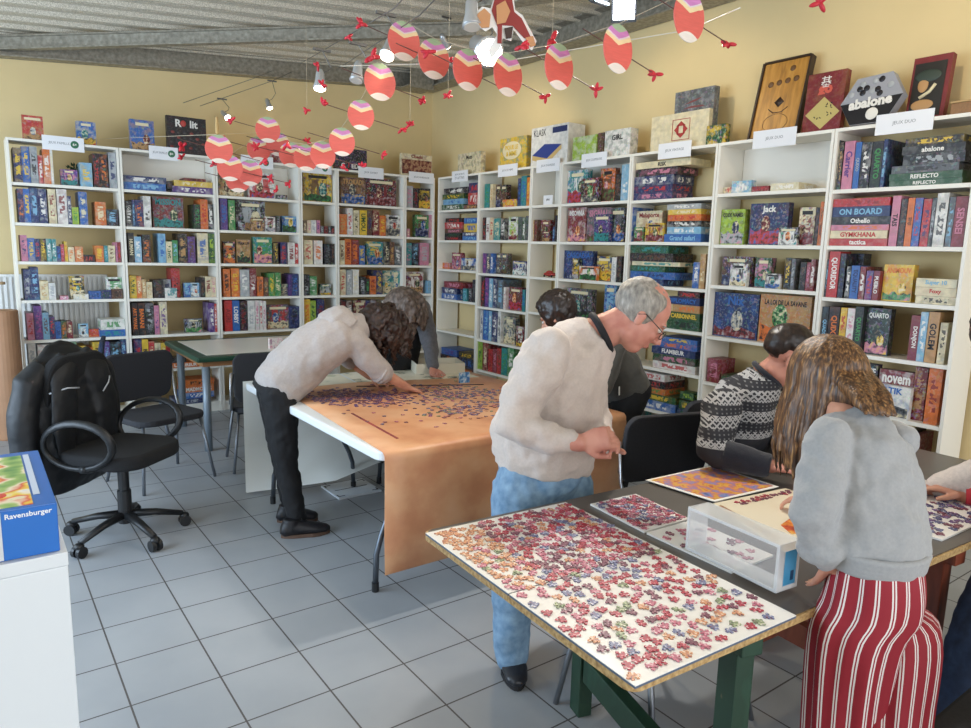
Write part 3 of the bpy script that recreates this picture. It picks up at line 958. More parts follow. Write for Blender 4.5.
for cell, L_ in cells.items():
    w, u, r = cell
    L_.sort(key=lambda g: (g[3] + g[4]) / 2)
    flats = [g for g in L_ if 'l' in g[8]]
    fronts = [g for g in L_ if 'F' in g[8]]
    # piles: flat boxes that share ground
    piles = []
    for g in sorted(flats, key=lambda g: g[5]):
        for p in piles:
            if min(g[4], p[0][4]) - max(g[3], p[0][3]) > .02: p.append(g); break
        else: piles.append([g])
    piles.sort(key=lambda p: p[0][3])
    order = [g for g in L_ if 'l' not in g[8]]
    for g in L_:
        x0, x1, z0, z1, cc, fl, tt = g[3], g[4], g[5], g[6], g[7], g[8], g[9]
        wd, ht = x1 - x0, z1 - z0
        d = depth_of(w, u, fl, wd, ht)
        rec = .012 if 'F' in fl else .06 if 'f' in fl else .15 if 'b' in fl else .02
        if 'b' in fl: d = min(d, .09)
        has_front = any(min(f[4], x1) - max(f[3], x0) > 0 for f in fronts) and 'F' not in fl
        if has_front and 'f' not in fl: rec = .06; d = min(d, .2)
        if 'l' not in fl and 'b' not in fl and any('b' in h[8] and min(h[4], x1) - max(h[3], x0) > 0 for h in L_): d = min(d, .148 - rec)
        if 'l' in fl and any('b' in h[8] for h in L_): d = min(d, .12)
        ca, cb = cc[0], cc[1]
        colr = f'{CNAME[ca]} and {CNAME[cb]}'
        if 'l' in fl:
            pi = next(i for i, p in enumerate(piles) if g in p); k = piles[pi].index(g)
            pos = 'alone' if len(piles[pi]) == 1 else f'{ORD[k + 1]} up'
            pl = '' if len(piles) == 1 else f', {ORD[pi + 1]} pile'
            lab = f'flat {colr} box, {pos}{pl}, {ROW[r]} shelf, {UNIT[w, u]}'
            name, cat = 'flat_game_box', 'game box'
        else:
            k = order.index(g) + 1
            kind = 'display' if ('f' in fl) else 'upright'
            lab = f'{kind} {colr} game box, {ORD[k]} from left, {ROW[r]} shelf, {UNIT[w, u]}'
            name = 'display_game_box' if 'f' in fl else 'upright_game_box'; cat = 'game box'
        me = printed_box(wd, d, ht, ca, cb, (.5 if tt else .95) if 'f' in fl else .1 if tt else .3 if 'l' in fl else .34, not tt)
        o = link(name, me, PRINT)
        xm = (x0 + x1) / 2
        if w == 'B': o.location = (xm, YB + rec, z0 + .001)
        else: o.location = (XR + rec, -xm, z0 + .001); o.rotation_euler = (0, 0, -PI / 2)
        if w == 'R' and 'l' in fl: pass
        tag(o, lab, cat, f'games on the {ROW[r]} shelf of the {UNIT[w, u]}')
        if 'f' in fl and wd > .07 and ht > .09: cover(o, wd, ht, ca, cb, tt, round(x0 * 991 + z0 * 77))
        if tt:
            lc = cb if abs(ratio(ca) - ratio(cb)) > .08 else ('w' if ratio(ca) < .25 else 'k')
            m_ = ink(lc)
            if 'f' in fl or 'l' in fl:
                hh = ht * (.62 if 'l' in fl else .2); zc_ = ht * (.5 if 'l' in fl else .84)
                if 'L' in fl: hh, zc_ = ht * .24, ht * .8
                M = Matrix.Translation((0, -.0006, zc_)) @ Matrix.Rotation(PI / 2, 4, 'X')
                lettering(tt, wd * .82, hh, m_, o, M, 'title')
            else:
                M = Matrix.Translation((0, -.0006, ht * .52)) @ Matrix.Rotation(PI / 2, 4, 'X') @ Matrix.Rotation(-PI / 2, 4, 'Z')
                lettering(tt, ht * .7, wd * .62, m_, o, M, 'title')

# small things standing between the boxes
t = thing('potted_plant', 'small dark green bushy ornament on the top shelf of the first back-wall bookcase', 'plant', (.166, YB + .20, BZ[0] + .001))
MB().lathe([(.03, 0), (.04, .06), (.036, .06), (.03, .05)]).build('pot', mat('dark_pot', '#2a2c2a', .6), t)
m = MB()
for i in range(60):
    a, e = rnd.uniform(0, 2 * PI), rnd.uniform(0.1, 1.3); q = Vector((math.cos(a) * math.cos(e), math.sin(a) * math.cos(e), math.sin(e)))
    c = Vector((0, 0, .09)) + q * rnd.uniform(.02, .075); c.z = max(c.z, .07) + .02
    s_ = q.orthogonal().normalized() * .012
    m.add([c, c + q * .015 + s_, c + q * .035, c + q * .015 - s_], [(0, 1, 2, 3)])
m.build('foliage', mat('dark_leaf', '#1f4a2c', .6), t)
def toy(name, label, loc, parts):
    t = thing(name, label, 'toy', loc)
    for nm, mb, m_ in parts: mb.build(nm, m_, t, True)
toy('toy_car', 'small red toy lying alone on the third shelf of the narrow side-wall bookcase', (XR + .07, 1.55, RZ[3][2] + .001),
    [('toy_body', MB().ell((0, 0, .028), (.04, .085, .02)).ell((0, .01, .045), (.028, .04, .018)), mat('toy_red', '#a3302a', .4)),
     ('wheel', MB().ell((-.03, .05, .012), (.006, .012, .012)), BLACK), ('wheel', MB().ell((-.03, -.05, .012), (.006, .012, .012)), BLACK),
     ('wheel', MB().ell((.03, .05, .012), (.006, .012, .012)), BLACK), ('wheel', MB().ell((.03, -.05, .012), (.006, .012, .012)), BLACK)])
SIGNM = mat('sign_card', '#e8e8ea', .35)
tg = tag(MB().box((XR + .03, 1.575, RZ[3][0] + .043), (.002, .125, .085)).build('shelf_card', SIGNM), 'small white text card on the empty top shelf of the narrow side-wall bookcase', 'card')
lettering('JEUX', .08, .02, INK, tg, Matrix.Translation((XR + .0285, 1.575, RZ[3][0] + .045)) @ Matrix.Rotation(-PI / 2, 4, 'Z') @ Matrix.Rotation(PI / 2, 4, 'X'))

# ------------------------------------------------------------------ boxes standing on top of the bookcases
TOP = 2.37
def topbox(w, u0, u1, h, d, cc, label, lean=0.0, rec=.05, title=None, tsize=.22, tz=.8, name='large_game_box', art=.5, side=None):
    me = printed_box(abs(u1 - u0), d, h, cc[0], cc[1], art, False)
    o = link(name, me, PRINT)
    xm = (u0 + u1) / 2
    rx = Matrix.Translation((0, 0, d * math.sin(abs(lean)))) @ Matrix.Rotation(-lean, 4, 'X')
    if w == 'B': o.matrix_world = Matrix.Translation((xm, YB + rec, TOP + .0008)) @ rx
    else: o.matrix_world = Matrix.Translation((XR + rec, -xm, TOP + .0008)) @ Matrix.Rotation(-PI / 2, 4, 'Z') @ rx
    tag(o, label, 'game box')
    if title:
        M = Matrix.Translation((0, -.0008, h * tz)) @ Matrix.Rotation(PI / 2, 4, 'X')
        lettering(title, abs(u1 - u0) * .8, h * tsize, ink('w' if cc[0] == 'k' else 'k' if cc == 'wG' else cc[1]), o, M, 'title')
    return o
cover(topbox('B', -.208, -.064, .19, .05, 'rT', 'small red and tan game box standing on top of the first back-wall bookcase'), .144, .19, 'r', 'T', '', 2)
cover(topbox('B', .17, .312, .19, .05, 'bi', 'small blue and cream game box standing on top of the first back-wall bookcase'), .142, .19, 'b', 'i', '', 4)
cover(topbox('B', .575, .765, .255, .06, 'bT', 'blue and tan picture box standing on top of the second back-wall bookcase'), .19, .255, 'b', 'T', '', 9)
rb = topbox('B', .87, 1.205, .325, .05, 'kR', 'large black game box with a dotted board picture, on the second back-wall bookcase', title='R   lit', tz=.82, tsize=.2, art=.1)
MB().ell((-.028, -.002, .267), (.024, .003, .027)).build('red_ball_print', mat('ball_red', '#b5403a', .4), rb, True)
for i in range(4):
    for j in range(6):
        x, z = -.13 + j * .053 + i * .004, .06 + i * .042
        MB().ell((x, -.001, z), (.017, .002, .012), nu=10, nv=6).build('disc_print', mat('disc_red', '#7d3a34', .4) if (i + j) % 3 == 0 else mat('disc_dark', '#3c3836', .4), rb, True)
topbox('B', 1.69, 1.93, .22, .05, 'Rw', 'maroon box standing behind the paper discs on the third back-wall bookcase')
topbox('B', 2.465, 2.82, .215, .05, 'kp', 'dark box with white and red lettering on the fifth back-wall bookcase', title=None)
o = topbox('B', 3.23, 3.62, .235, .04, 'iR', 'wide cream and maroon box with red lettering on the corner bookcase', title='Cluedo', tz=.9, tsize=.16)
MB().box((0, -.001, .1), (.37, .003, .15)).build('portrait_print', ramp_mat('portrait_print', 26, [(0.3, '#2a1412'), (.45, '#6b2a22'), (.6, '#b08a68'), (.7, '#3a1a16')]), o)
o = [q for q in bpy.data.objects if q.name.startswith('large_game_box') and q.get('label', '').startswith('dark box')][0]
lettering('CL  EDO', .3, .05, ink('w'), o, Matrix.Translation((.01, -.001, .045)) @ Matrix.Rotation(PI / 2, 4, 'X'), 'title')
lettering('U', .05, .05, ink('r'), o, Matrix.Translation((-.045, -.001, .045)) @ Matrix.Rotation(PI / 2, 4, 'X'), 'title')
topbox('R', -3.09, -2.67, .225, .06, 'ik', 'cream box with small black drawings, top of the bookcase beside the corner', title='Mots', tz=.8, tsize=.18)
o = topbox('R', -2.345, -1.935, .30, .11, 'yt', 'yellow picture box with a pale oval and teal edge, on the second side-wall bookcase', art=.6)
MB().ell((-.02, -.001, .18), (.15, .003, .085)).build('oval_print', ink('i'), o, True)
lettering('PIQUE LE', .2, .05, ink('y'), o, Matrix.Translation((-.02, -.005, .205)) @ Matrix.Rotation(PI / 2, 4, 'X'), 'title')
lettering('& MIME', .16, .045, ink('y'), o, Matrix.Translation((-.02, -.005, .15)) @ Matrix.Rotation(PI / 2, 4, 'X'), 'title')
o = topbox('R', -1.865, -1.365, .345, .20, 'wn', 'largest white box with a blue table game pictured, on the third side-wall bookcase', art=0.0)
lettering('KLASK', .17, .06, ink('k'), o, Matrix.Translation((-.13, -.001, .295)) @ Matrix.Rotation(PI / 2, 4, 'X'), 'title', .0)
MB().box((.14, -.001, .30), (.19, .003, .05)).build('blue_strip_print', ink('n'), o)
MB().add([(-.23, -.002, .10), (-.02, -.002, .06), (.17, -.002, .17), (-.06, -.002, .19)], [(0, 1, 2, 3)]).build('board_print', mat('board_blue', '#2b3f86', .4), o)
MB().add([(-.23, -.0018, .10), (-.02, -.0018, .06), (.17, -.0018, .17), (.17, -.0018, .13), (-.02, -.0018, .01), (-.23, -.0018, .06)], [(0, 5, 4, 1), (1, 4, 3, 2)]).build('board_edge_print', mat('board_wood', '#c9ab6e', .5), o)
topbox('R', -1.30, -1.01, .205, .07, 'lw', 'lime green box printed with bowling pins, on the fourth side-wall bookcase')
topbox('R', -.995, -.93, .21, .12, 'BG', 'narrow brown box standing between two picture boxes on the fourth side-wall bookcase')
topbox('R', -.915, -.635, .215, .09, 'wG', 'white and green box with brown tree stripes, on the fourth side-wall bookcase', title='GIRL', tz=.72, tsize=.2)
o = topbox('R', -.42, .105, .26, .04, 'iw', 'wide cream box with a red diamond emblem, on the fifth side-wall bookcase', art=.15)
E_ = Matrix.Translation((.02, -.0005, .14))
m = MB()
for s_ in (-1, 1): m.box((.02 + s_ * .078, -.001, .14), (.004, .003, .15)).box((.02, -.001, .14 + s_ * .073), (.16, .003, .004))
m.add([(.02 - .062, -.002, .14), (.02 - .02, -.002, .10), (.02 - .02, -.002, .18)], [(0, 1, 2)]).add([(.02 + .062, -.002, .14), (.02 + .02, -.002, .18), (.02 + .02, -.002, .10)], [(0, 1, 2)])
m.add([(.02, -.002, .2), (.02 - .045, -.002, .165), (.02 + .045, -.002, .165)], [(0, 1, 2)]).add([(.02, -.002, .08), (.02 + .045, -.002, .115), (.02 - .045, -.002, .115)], [(0, 1, 2)])
m.build('emblem', mat('emblem_red', '#a8332e', .5), o)
o = topbox('R', -.275, .075, .43, .06, 'Ss', 'tall grey box with a faded aeroplane picture, behind the cream emblem box', rec=.13, art=.4)
MB().add([(-.09, -.001, .33), (.02, -.001, .345), (.08, -.001, .37), (-.02, -.001, .352)], [(0, 1, 2, 3)]).add([(-.1, -.001, .3), (.1, -.001, .30), (.08, -.001, .31), (-.02, -.001, .315)], [(0, 1, 2, 3)]).build('aeroplane_print', mat('aeroplane_red', '#7c3b3b', .5), o)
topbox('R', .045 + .07, .205 + .07, .13, .05, 'Gy', 'small green and yellow box on the fifth side-wall bookcase, by the emblem box', rec=.02, art=.9)
# wooden table game leaning on the wall
o = thing('wooden_board_game', 'tall wooden bagatelle board with dark frame leaning on the wall above the bookcases', 'game board')
o.matrix_world = Matrix.Translation((XR + .10, -.575, TOP + .014)) @ Matrix.Rotation(-PI / 2, 4, 'Z') @ Matrix.Rotation(math.radians(-13), 4, 'X')
WOODB = ramp_mat('bagatelle_wood', 6, [(.3, '#96692f'), (.5, '#b98338'), (.7, '#c99447')], .4, stretch=(6, 6, 1))
MB().box((0, .02, .26), (.33, .03, .52)).build('board', WOODB, o)
m = MB().box((-.17, .015, .26), (.014, .05, .53)).box((.17, .015, .26), (.014, .05, .53)).box((0, .015, .525), (.33, .05, .012)).box((0, .015, .003), (.33, .05, .006))
m.build('frame', mat('dark_wood_frame', '#35261c', .5), o)
for x, z in ((.05, .46), (-.09, .37), (-.03, .375), (.03, .38), (.09, .385)):
    MB().ell((x, .003, z), (.02, .004, .02), nu=12, nv=6).build('cup', mat('cup_dark', '#6a4a2c', .5), o, True)
m = MB().box((0, .004, .24), (.05, .002, .05), Matrix.Rotation(PI / 4, 3, 'Y')).tube([(-.07, .004, .2), (-.03, .004, .17), (.03, .004, .17), (.07, .004, .2)], .003, 6); m.build('painted_motif', mat('motif_dark', '#3b2a22', .5), o, True)
m = MB(); m.tube([(math.cos(a) * .09, .004, .1 + math.sin(a) * .06) for a in [i * .4 for i in range(16)]], .0015, 5, closed=True); m.build('painted_ring', mat('motif_dark', '#3b2a22', .5), o)
o = topbox('R', .81, 1.055, .36, .05, 'RY', 'maroon box with a pale diamond board picture, leaning above the near bookcases', lean=math.radians(5), rec=.06, art=.1)
MB().add([(0, -.001, .21), (-.11, -.001, .11), (0, -.001, .015), (.11, -.001, .11)], [(0, 1, 2, 3)]).build('diamond_print', mat('go_board', '#c0ae6a', .5), o)
lettering('go', .1, .07, mat('go_red', '#cc5a48', .5), o, Matrix.Translation((0, -.001, .245)) @ Matrix.Rotation(PI / 2, 4, 'X'), 'title', .06)
m = MB()
for a, c_, e in (((-.03, .325), (.03, .325), .006), ((-.014, .335), (-.014, .3), .006), ((.014, .335), (.014, .3), .006), ((-.022, .313), (.022, .313), .004), ((-.03, .3), (.03, .3), .006), ((-.012, .298), (-.03, .287), .006), ((.012, .298), (.03, .287), .006), ((-.022, .283), (.022, .283), .005), ((0, .29), (0, .272), .005), ((-.02, .272), (.02, .272), .005)):
    m.tube([(a[0], -.002, a[1]), (c_[0], -.002, c_[1])], e / 2, 6)
m.build('character_print', ink('w'), o)
m = MB()
for i in range(12): m.box((rnd.uniform(-.05, .06), -.0018, rnd.uniform(.06, .17)), (.012, .002, .005), Matrix.Rotation(rnd.uniform(0, 3), 3, 'Y'))
m.build('stone_print', INK, o)
# hexagonal game box
o = thing('hexagonal_game_box', 'grey and black hexagonal game box showing marbles, standing above the near bookcase', 'game box')
o.matrix_world = Matrix.Translation((XR + .025, -1.235, TOP + .013)) @ Matrix.Rotation(-PI / 2, 4, 'Z') @ Matrix.Rotation(math.radians(-9), 4, 'X')
hx = [(-.178, .13), (-.10, 0.0), (.10, 0.0), (.178, .15), (.10, .285), (-.10, .272)]
m = MB(); m.add([(x, 0, z) for x, z in hx] + [(x, .06, z) for x, z in hx], [(0, 1, 2, 3, 4, 5), (11, 10, 9, 8, 7, 6)] + [((i + 1) % 6, i, 6 + i, 6 + (i + 1) % 6) for i in range(6)])
m.build('box_body', mat('hex_grey', '#9a9ba2', .4), o)
MB().add([(-.176, -.001, .128), (-.1, -.001, .002), (.1, -.001, .002), (.176, -.001, .148)], [(0, 1, 2, 3)]).build('black_print', mat('hex_black', '#1c1a1d', .35), o)
lettering('abalone', .29, .062, ink('w'), o, Matrix.Translation((0, -.003, .125)) @ Matrix.Rotation(PI / 2 , 4, 'X') @ Matrix.Rotation(.06, 4, 'Z'), 'title', .05)
for i, (x, z, k) in enumerate(((-.06, .235, 1), (-.075, .21, 0), (-.035, .21, 0), (-.055, .185, 0), (.0, .19, 1), (.03, .195, 0), (.045, .17, 0), (.01, .245, 1), (.045, .25, 0), (.1, .21, 1), (-.12, .18, 1))):
    MB().ell((x, -.001, z), (.018, .004, .018), nu=12, nv=8).build('marble_print', ink('s') if k else mat('marble_black', '#242226', .25), o, True)
MB().ell((.02, -.001, .055), (.036, .005, .036)).build('marble_print', ink('w'), o, True)
# framed portrait box
o = topbox('R', 1.40, 1.60, .36, .045, 'Rk', 'tall maroon-edged box with an old painted portrait, behind the hexagonal box', lean=math.radians(7), rec=.125, art=0.0)
MB().box((-.005, -.001, .175), (.165, .003, .30)).build('portrait_panel', mat('portrait_black', '#1d1a16', .4), o)
MB().ell((-.03, -.003, .2), (.028, .003, .04)).ell((-.02, -.003, .09), (.06, .003, .03)).build('portrait_face', mat('portrait_skin', '#b58a58', .5), o, True)
MB().ell((-.01, -.003, .25), (.07, .003, .035)).build('portrait_hat', mat('portrait_hat', '#2c3a30', .5), o, True)
MB().tube([(-.04, -.004, .13), (.01, -.004, .16), (.035, -.004, .2)], .009).build('portrait_collar', ink('i'), o, True)
# flat wooden box at the near end
o = thing('wooden_box', 'flat brown wooden box lying on the near end of the side-wall bookcases', 'box', (XR + .15, -1.76, TOP + .0005))
MB().box((0, 0, .03), (.25, .17, .06)).build('box_body', mat('box_wood', '#8a6238', .5, mottle=.15, scale=14, stretch=(1, 8, 8)), o, bevel=.003)
MB().box((0, 0, .066), (.256, .176, .01)).build('lid', mat('box_wood_pale', '#b49360', .5), o, bevel=.002)

# ------------------------------------------------------------------ white signs hung on the front edges
def sign(w, u0, u1, z0, z1, text, label, badge=None, cleared=False):
    wd, h = u1 - u0, z1 - z0; xm = (u0 + u1) / 2
    o = link('shelf_sign', MB().box((0, -.003, h / 2), (wd, .002, h)).mesh('sign'), SIGNM)
    o.matrix_world = Matrix.Translation((xm, YB - .002, z0)) if w == 'B' else Matrix.Translation((XR - .002, -xm, z0)) @ Matrix.Rotation(-PI / 2, 4, 'Z')
    tag(o, label, 'sign')
    R_ = Matrix.Rotation(PI / 2, 4, 'X')
    sh = -.03 if badge else 0
    ls = text.split('/')
    for i, s_ in enumerate(ls):
        lettering(s_, wd * (.5 if badge else .62), .024, mat('sign_grey', '#77787c', .6), o, Matrix.Translation((sh, -.0042, h * .5 + ((len(ls) - 1) / 2 - i) * .034)) @ R_, 'lettering', .0)
    if badge:
        MB().ell((wd * .27, -.0042, h * .5), (.03, .0012, .03)).build('badge', mat('badge_green', '#2d6b4a', .5), o, True)
        lettering(badge, .034, .022, ink('w'), o, Matrix.Translation((wd * .27, -.0058, h * .5)) @ R_, 'badge_number', .03)
for w, a, b_, tx, bg, lb in (
 ('B', -.085, .212, 'JEUX FAMILLE', '6+', 'white shelf sign with a green badge on the first back-wall bookcase'),
 ('B', .705, .943, 'JEUX FAMILLE', '8+', 'white shelf sign with a green badge on the second back-wall bookcase'),
 ('B', 1.494, 1.80, 'JEUX FAMILLE', '10', 'white shelf sign with a green badge on the third back-wall bookcase'),
 ('B', 2.088, 2.399, 'JEUX FAMILLE', '12', 'white shelf sign with a green badge on the narrow fourth back-wall bookcase'),
 ('B', 2.694, 2.986, 'JEUX EXPERT', None, 'plain white shelf sign on the fifth back-wall bookcase'),
 ('B', 3.294, 3.61, 'JEUX AMBIANCE', None, 'plain white shelf sign on the corner back-wall bookcase'),
 ('R', -3.118, -2.819, 'JEUX DE MOTS/ET LETTRES', None, 'two-line white shelf sign on the side-wall bookcase beside the corner'),
 ('R', -2.297, -1.993, 'JEUX DE MIME', None, 'white shelf sign below the yellow picture box'),
 ('R', -1.714, -1.399, "JEUX D'ADRESSE", None, 'white shelf sign below the largest white game box'),
 ('R', -1.123, -.826, 'JEUX COOPERATIFS', None, 'glossy white shelf sign below the lime green box'),
 ('R', -.291, .011, 'JEUX VINTAGE', None, 'white shelf sign below the cream emblem box'),
 ('R', .512, .819, 'JEUX DUO', None, 'glossy white shelf sign below the wooden bagatelle board'),
 ('R', 1.305, 1.611, 'JEUX DUO', None, 'white shelf sign below the hexagonal game box')):
    sign(w, a, b_, 2.302, 2.415, tx, lb, bg)

# ------------------------------------------------------------------ green-edged table at the back
t = thing('games_table', 'games table with white top, green edge and grey legs by the back bookcases', 'table', (1.42, 2.58, 0))
MB().box((0, 0, .725), (1.46, 1.08, .04)).build('table_edge', mat('green_paint_edge', '#1f4533', .4), t, bevel=.012)
MB().box((0, 0, .7455), (1.28, .90, .003)).build('tabletop', mat('tabletop_cream', '#e6e1d4', .35), t)
MB().box((0, 0, .685), (1.36, .98, .04)).build('apron', mat('apron_wood', '#9a6c44', .5), t)
for x, y in ((-.65, -.46), (-.63, .42), (.65, -.46), (.65, .42)):
    MB().tube([(x, y, 0.0), (x, y, .666)], .03, 14).build('leg', mat('grey_leg', '#7f8a94', .4, .3), t, True)
tag(MB().box((1.36, 2.25, .7475 + .045), (.11, .03, .09)).build('small_box', ramp_mat('card_pink', 30, [(.3, '#d98aa0'), (.5, '#e9dfd5'), (.7, '#a0527a')])), 'small pink picture box standing on the green-edged table', 'box')

# ------------------------------------------------------------------ stacking chairs
SEATM = mat('charcoal_upholstery', '#2a2a2e', .85, mottle=.15, scale=120, bump=.15, bscale=300)
ALU = mat('aluminium', '#b9bcc0', .35, .85)
LEGM = mat('chair_leg_steel', '#868b92', .35, .75)
def rslab(w, d, th, r, bend=0.0, n=6):
    pts = []
    for cx, cy, a0 in ((w / 2 - r, d / 2 - r, 0), (-w / 2 + r, d / 2 - r, PI / 2), (-w / 2 + r, -d / 2 + r, PI), (w / 2 - r, -d / 2 + r, 1.5 * PI)):
        for i in range(n + 1):
            a = a0 + PI / 2 * i / n; pts.append((cx + r * math.cos(a), cy + r * math.sin(a)))
    return pts
def visitor_chair(loc, ang, label, cushion=None, back=True):
    """faces local +x"""
    t = thing('stacking_chair' if back else 'stool', label, 'chair' if back else 'stool', loc, ang)
    cm = cushion or SEATM
    MB().prism(rslab(.46, .48, .03, .12), .425, .465).build('seat', cm, t, bevel=.012)
    if back:
        b = MB().prism(rslab(.34, .49, .03, .07), -.016, .016).build('backrest', cm, t, bevel=.01)
        b.matrix_local = Matrix.Translation((-.235, 0, .68)) @ Matrix.Rotation(math.radians(-80), 4, 'Y')
    for s in (-1, 1):
        MB().tube([(.16, s * .2, .43), (.23, s * .255, 0)], .0105, 10).build('leg', LEGM, t, True)
        MB().tube([(-.12, s * .2, .43), (-.22, s * .255, 0)], .0105, 10).build('leg', LEGM, t, True)
        if back: MB().tube([(-.05, s * .235, .435), (-.17, s * .252, .45), (-.215, s * .256, .53), (-.245, s * .256, .72)], [(.008, .02)] * 4, 10).build('bracket', ALU, t, True)
    MB().box((-.02, 0, .418), (.3, .42, .014)).build('seat_pan', BLACK, t)
    return t
visitor_chair((.32, 1.60, 0), math.radians(-71), 'charcoal stacking chair with silver brackets, empty, behind the swivel chair')
visitor_chair((1.05, 1.62, 0), math.radians(80), 'charcoal stacking chair pulled up to the near side of the green-edged table')
visitor_chair((.36, 2.62, 0), math.radians(-10), 'dark blue stacking chair at the end of the green-edged table by the bookcases', mat('navy_upholstery', '#27344e', .8, bump=.1, bscale=300))
visitor_chair((1.95, -1.50, 0), math.radians(-105), 'empty black stacking chair at the far side of the near table, beside the seated man')
visitor_chair((2.50, -1.40, 0), math.radians(-100), 'stacking chair hidden under the seated man in the patterned jumper')
visitor_chair((1.19, -1.955, 0), math.radians(90), 'dark stool pushed under the near table with its grey legs showing', back=False)
visitor_chair((1.32, -3.02, 0), math.radians(90), 'black round-cornered chair behind the striped trousers at the near table')

# ------------------------------------------------------------------ swivel chair with a jacket on it
FAB = mat('black_fabric', '#141416', .9, mottle=.3, scale=160, bump=.2, bscale=250)
t = thing('swivel_chair', 'black swivel office chair with loop armrests, a jacket over its back', 'office chair', (-.05, .68, 0), math.radians(-47))
for k in range(5):
    a = 2 * PI * k / 5 - .45; c, s = math.cos(a), math.sin(a)
    MB().tube([(c * .03, s * .03, .125), (c * .15, s * .15, .11), (c * .29, s * .29, .075)], [(.028, .022), (.024, .018), (.018, .014)], 10, lat=(-s, c, 0)).build('base_arm', BLACK, t, True)
    w = thing('caster', None, None); w.parent = t; w.location = (c * .30, s * .30, 0)
    m = MB()
    for q in (-.017, .017):
        m.tube([(-s * (q - .01), c * (q - .01), .03), (-s * (q + .01), c * (q + .01), .03)], .03, 16)
    m.build('wheel', BLACK, w)
    MB().ell((0, 0, .058), (.026, .026, .02)).build('hood', BLACK, w, True)
MB().lathe([(.035, .08), (.035, .26), (.028, .27), (.028, .42)]).build('gas_column', BLACK, t)
MB().box((0, 0, .425), (.2, .16, .03)).build('mechanism', BLACK, t, bevel=.006)
MB().prism(rslab(.48, .49, .06, .14), .44, .515).build('seat', FAB, t, bevel=.025, seg=3, smooth=True)
b = MB().prism(rslab(.50, .44, .05, .12), -.03, .03).build('backrest', FAB, t, bevel=.02, seg=3)
b.matrix_local = Matrix.Translation((-.27, 0, .75)) @ Matrix.Rotation(math.radians(-82), 4, 'Y')
MB().tube([(-.05, 0, .43), (-.24, 0, .43), (-.275, 0, .55), (-.275, 0, .7)], [(.03, .01)] * 4, 10, lat=(0, 1, 0)).build('back_bar', BLACK, t, True)
for s in (-1, 1):
    pts = []
    for i in range(22):
        a = 2 * PI * i / 22
        pts.append((-.03 + .195 * math.cos(a), s * (.275 + .03 * math.sin(a)), .575 + .125 * math.sin(a) + .02 * math.cos(a)))
    MB().tube(pts, [(.021, .014)] * 22, 10, closed=True).build('armrest', BLACK, t, True)
    MB().tube([(-.02, s * .2, .435), (-.02, s * .27, .455)], .018, 8).build('armrest_bracket', BLACK, t, True)
# the jacket: shoulders over the backrest, sleeves hanging at both sides
t2 = Matrix.Translation((-.05, .68, 0)) @ Matrix.Rotation(math.radians(-47), 4, 'Z') @ Matrix.Translation((-.02, 0, -.08))
J = MB()
Yv = (0, 1, 0)
J.tube([(-.315, 0, 1.10), (-.31, 0, 1.08), (-.305, 0, 1.04), (-.295, 0, .95), (-.285, 0, .8), (-.275, 0, .62), (-.285, 0, .42), (-.29, 0, .34)], [(.07, .03), (.14, .05), (.21, .075), (.255, .092), (.27, .10), (.275, .10), (.275, .08), (.27, .05)], 24, lat=Yv)
for s in (-1, 1):
    J.tube([(-.275, s * .17, 1.03), (-.29, s * .255, .95), (-.30, s * .295, .8), (-.29, s * .30, .6), (-.285, s * .285, .42), (-.28, s * .28, .36)], [.05, .068, .07, .066, .058, .05], 14)
    J.tube([(-.235, s * .05, 1.07), (-.20, s * .12, .97), (-.18, s * .15, .84), (-.175, s * .16, .7), (-.18, s * .15, .56)], [(.06, .03), (.085, .03), (.085, .026), (.08, .022), (.06, .02)], 12, lat=Yv)
J.tube([(-.3, -.12, 1.05), (-.325, -.06, 1.085), (-.33, 0, 1.095), (-.325, .06, 1.085), (-.3, .12, 1.05)], [(.03, .045)] * 5, 12, lat=(1, 0, 0))
jm = fuse(J, 'jacket', .009, 5, .022, .12, 3)
jk = link('jacket', jm, mat('jacket_black', '#0f1115', .55, bump=.06, bscale=40)); jk.matrix_world = t2
tag(jk, 'black jacket with grey piping draped over the back of the swivel chair', 'jacket')
PIPE = mat('reflective_piping', '#b8bcc2', .3)
for pts in ([(-.20, -.22, .90), (-.155, -.15, .92), (-.145, -.08, .91)], [(-.145, .09, .86), (-.15, .14, .90), (-.165, .17, .93)], [(-.372, -.24, .9), (-.385, -.12, .93), (-.39, 0, .935), (-.385, .12, .93), (-.372, .24, .9)]):
    MB().tube(pts, .004, 6).build('piping', PIPE, jk, True)

# ------------------------------------------------------------------ white folding tables with the orange sheet
TWH = mat('table_white_plastic', '#dfe3e6', .4, bump=.02)
def folding(x0, x1, y0, y1, label):
    w, l = x1 - x0, y1 - y0
    t = thing('folding_table', label, 'table', ((x0 + x1) / 2, (y0 + y1) / 2, 0), 0)
    MB().prism(rslab(w, l, .04, .06), .695, .74).build('tabletop', TWH, t, bevel=.012)
    for s in (-1, 1):
        for q in (-1, 1):
            MB().tube([(q * (w / 2 - .20), s * (l / 2 - .26), .69), (q * (w / 2 - .20), s * (l / 2 - .26), .42), (q * (w / 2 - .185), s * (l / 2 - .255), .36), (q * (w / 2 - .13), s * (l / 2 - .235), .26), (q * (w / 2 - .10), s * (l / 2 - .225), .18), (q * (w / 2 - .092), s * (l / 2 - .22), .02)], .014, 10).build('leg', DKGREY, t, True)
        MB().tube([(-w / 2 + .20, s * (l / 2 - .26), .55), (w / 2 - .20, s * (l / 2 - .26), .55)], .013, 10).build('cross_bar', DKGREY, t, True)
        MB().tube([(0, s * (l / 2 - .26), .55), (0, s * .12, .685)], .011, 8).build('brace', DKGREY, t, True)
        for sx in (-1, 1):
            MB().lathe([(.017, 0), (.017, .045)], (sx * (w / 2 - .092), s * (l / 2 - .22), 0), 12).build('rubber_foot', BLACK, t)
    return t
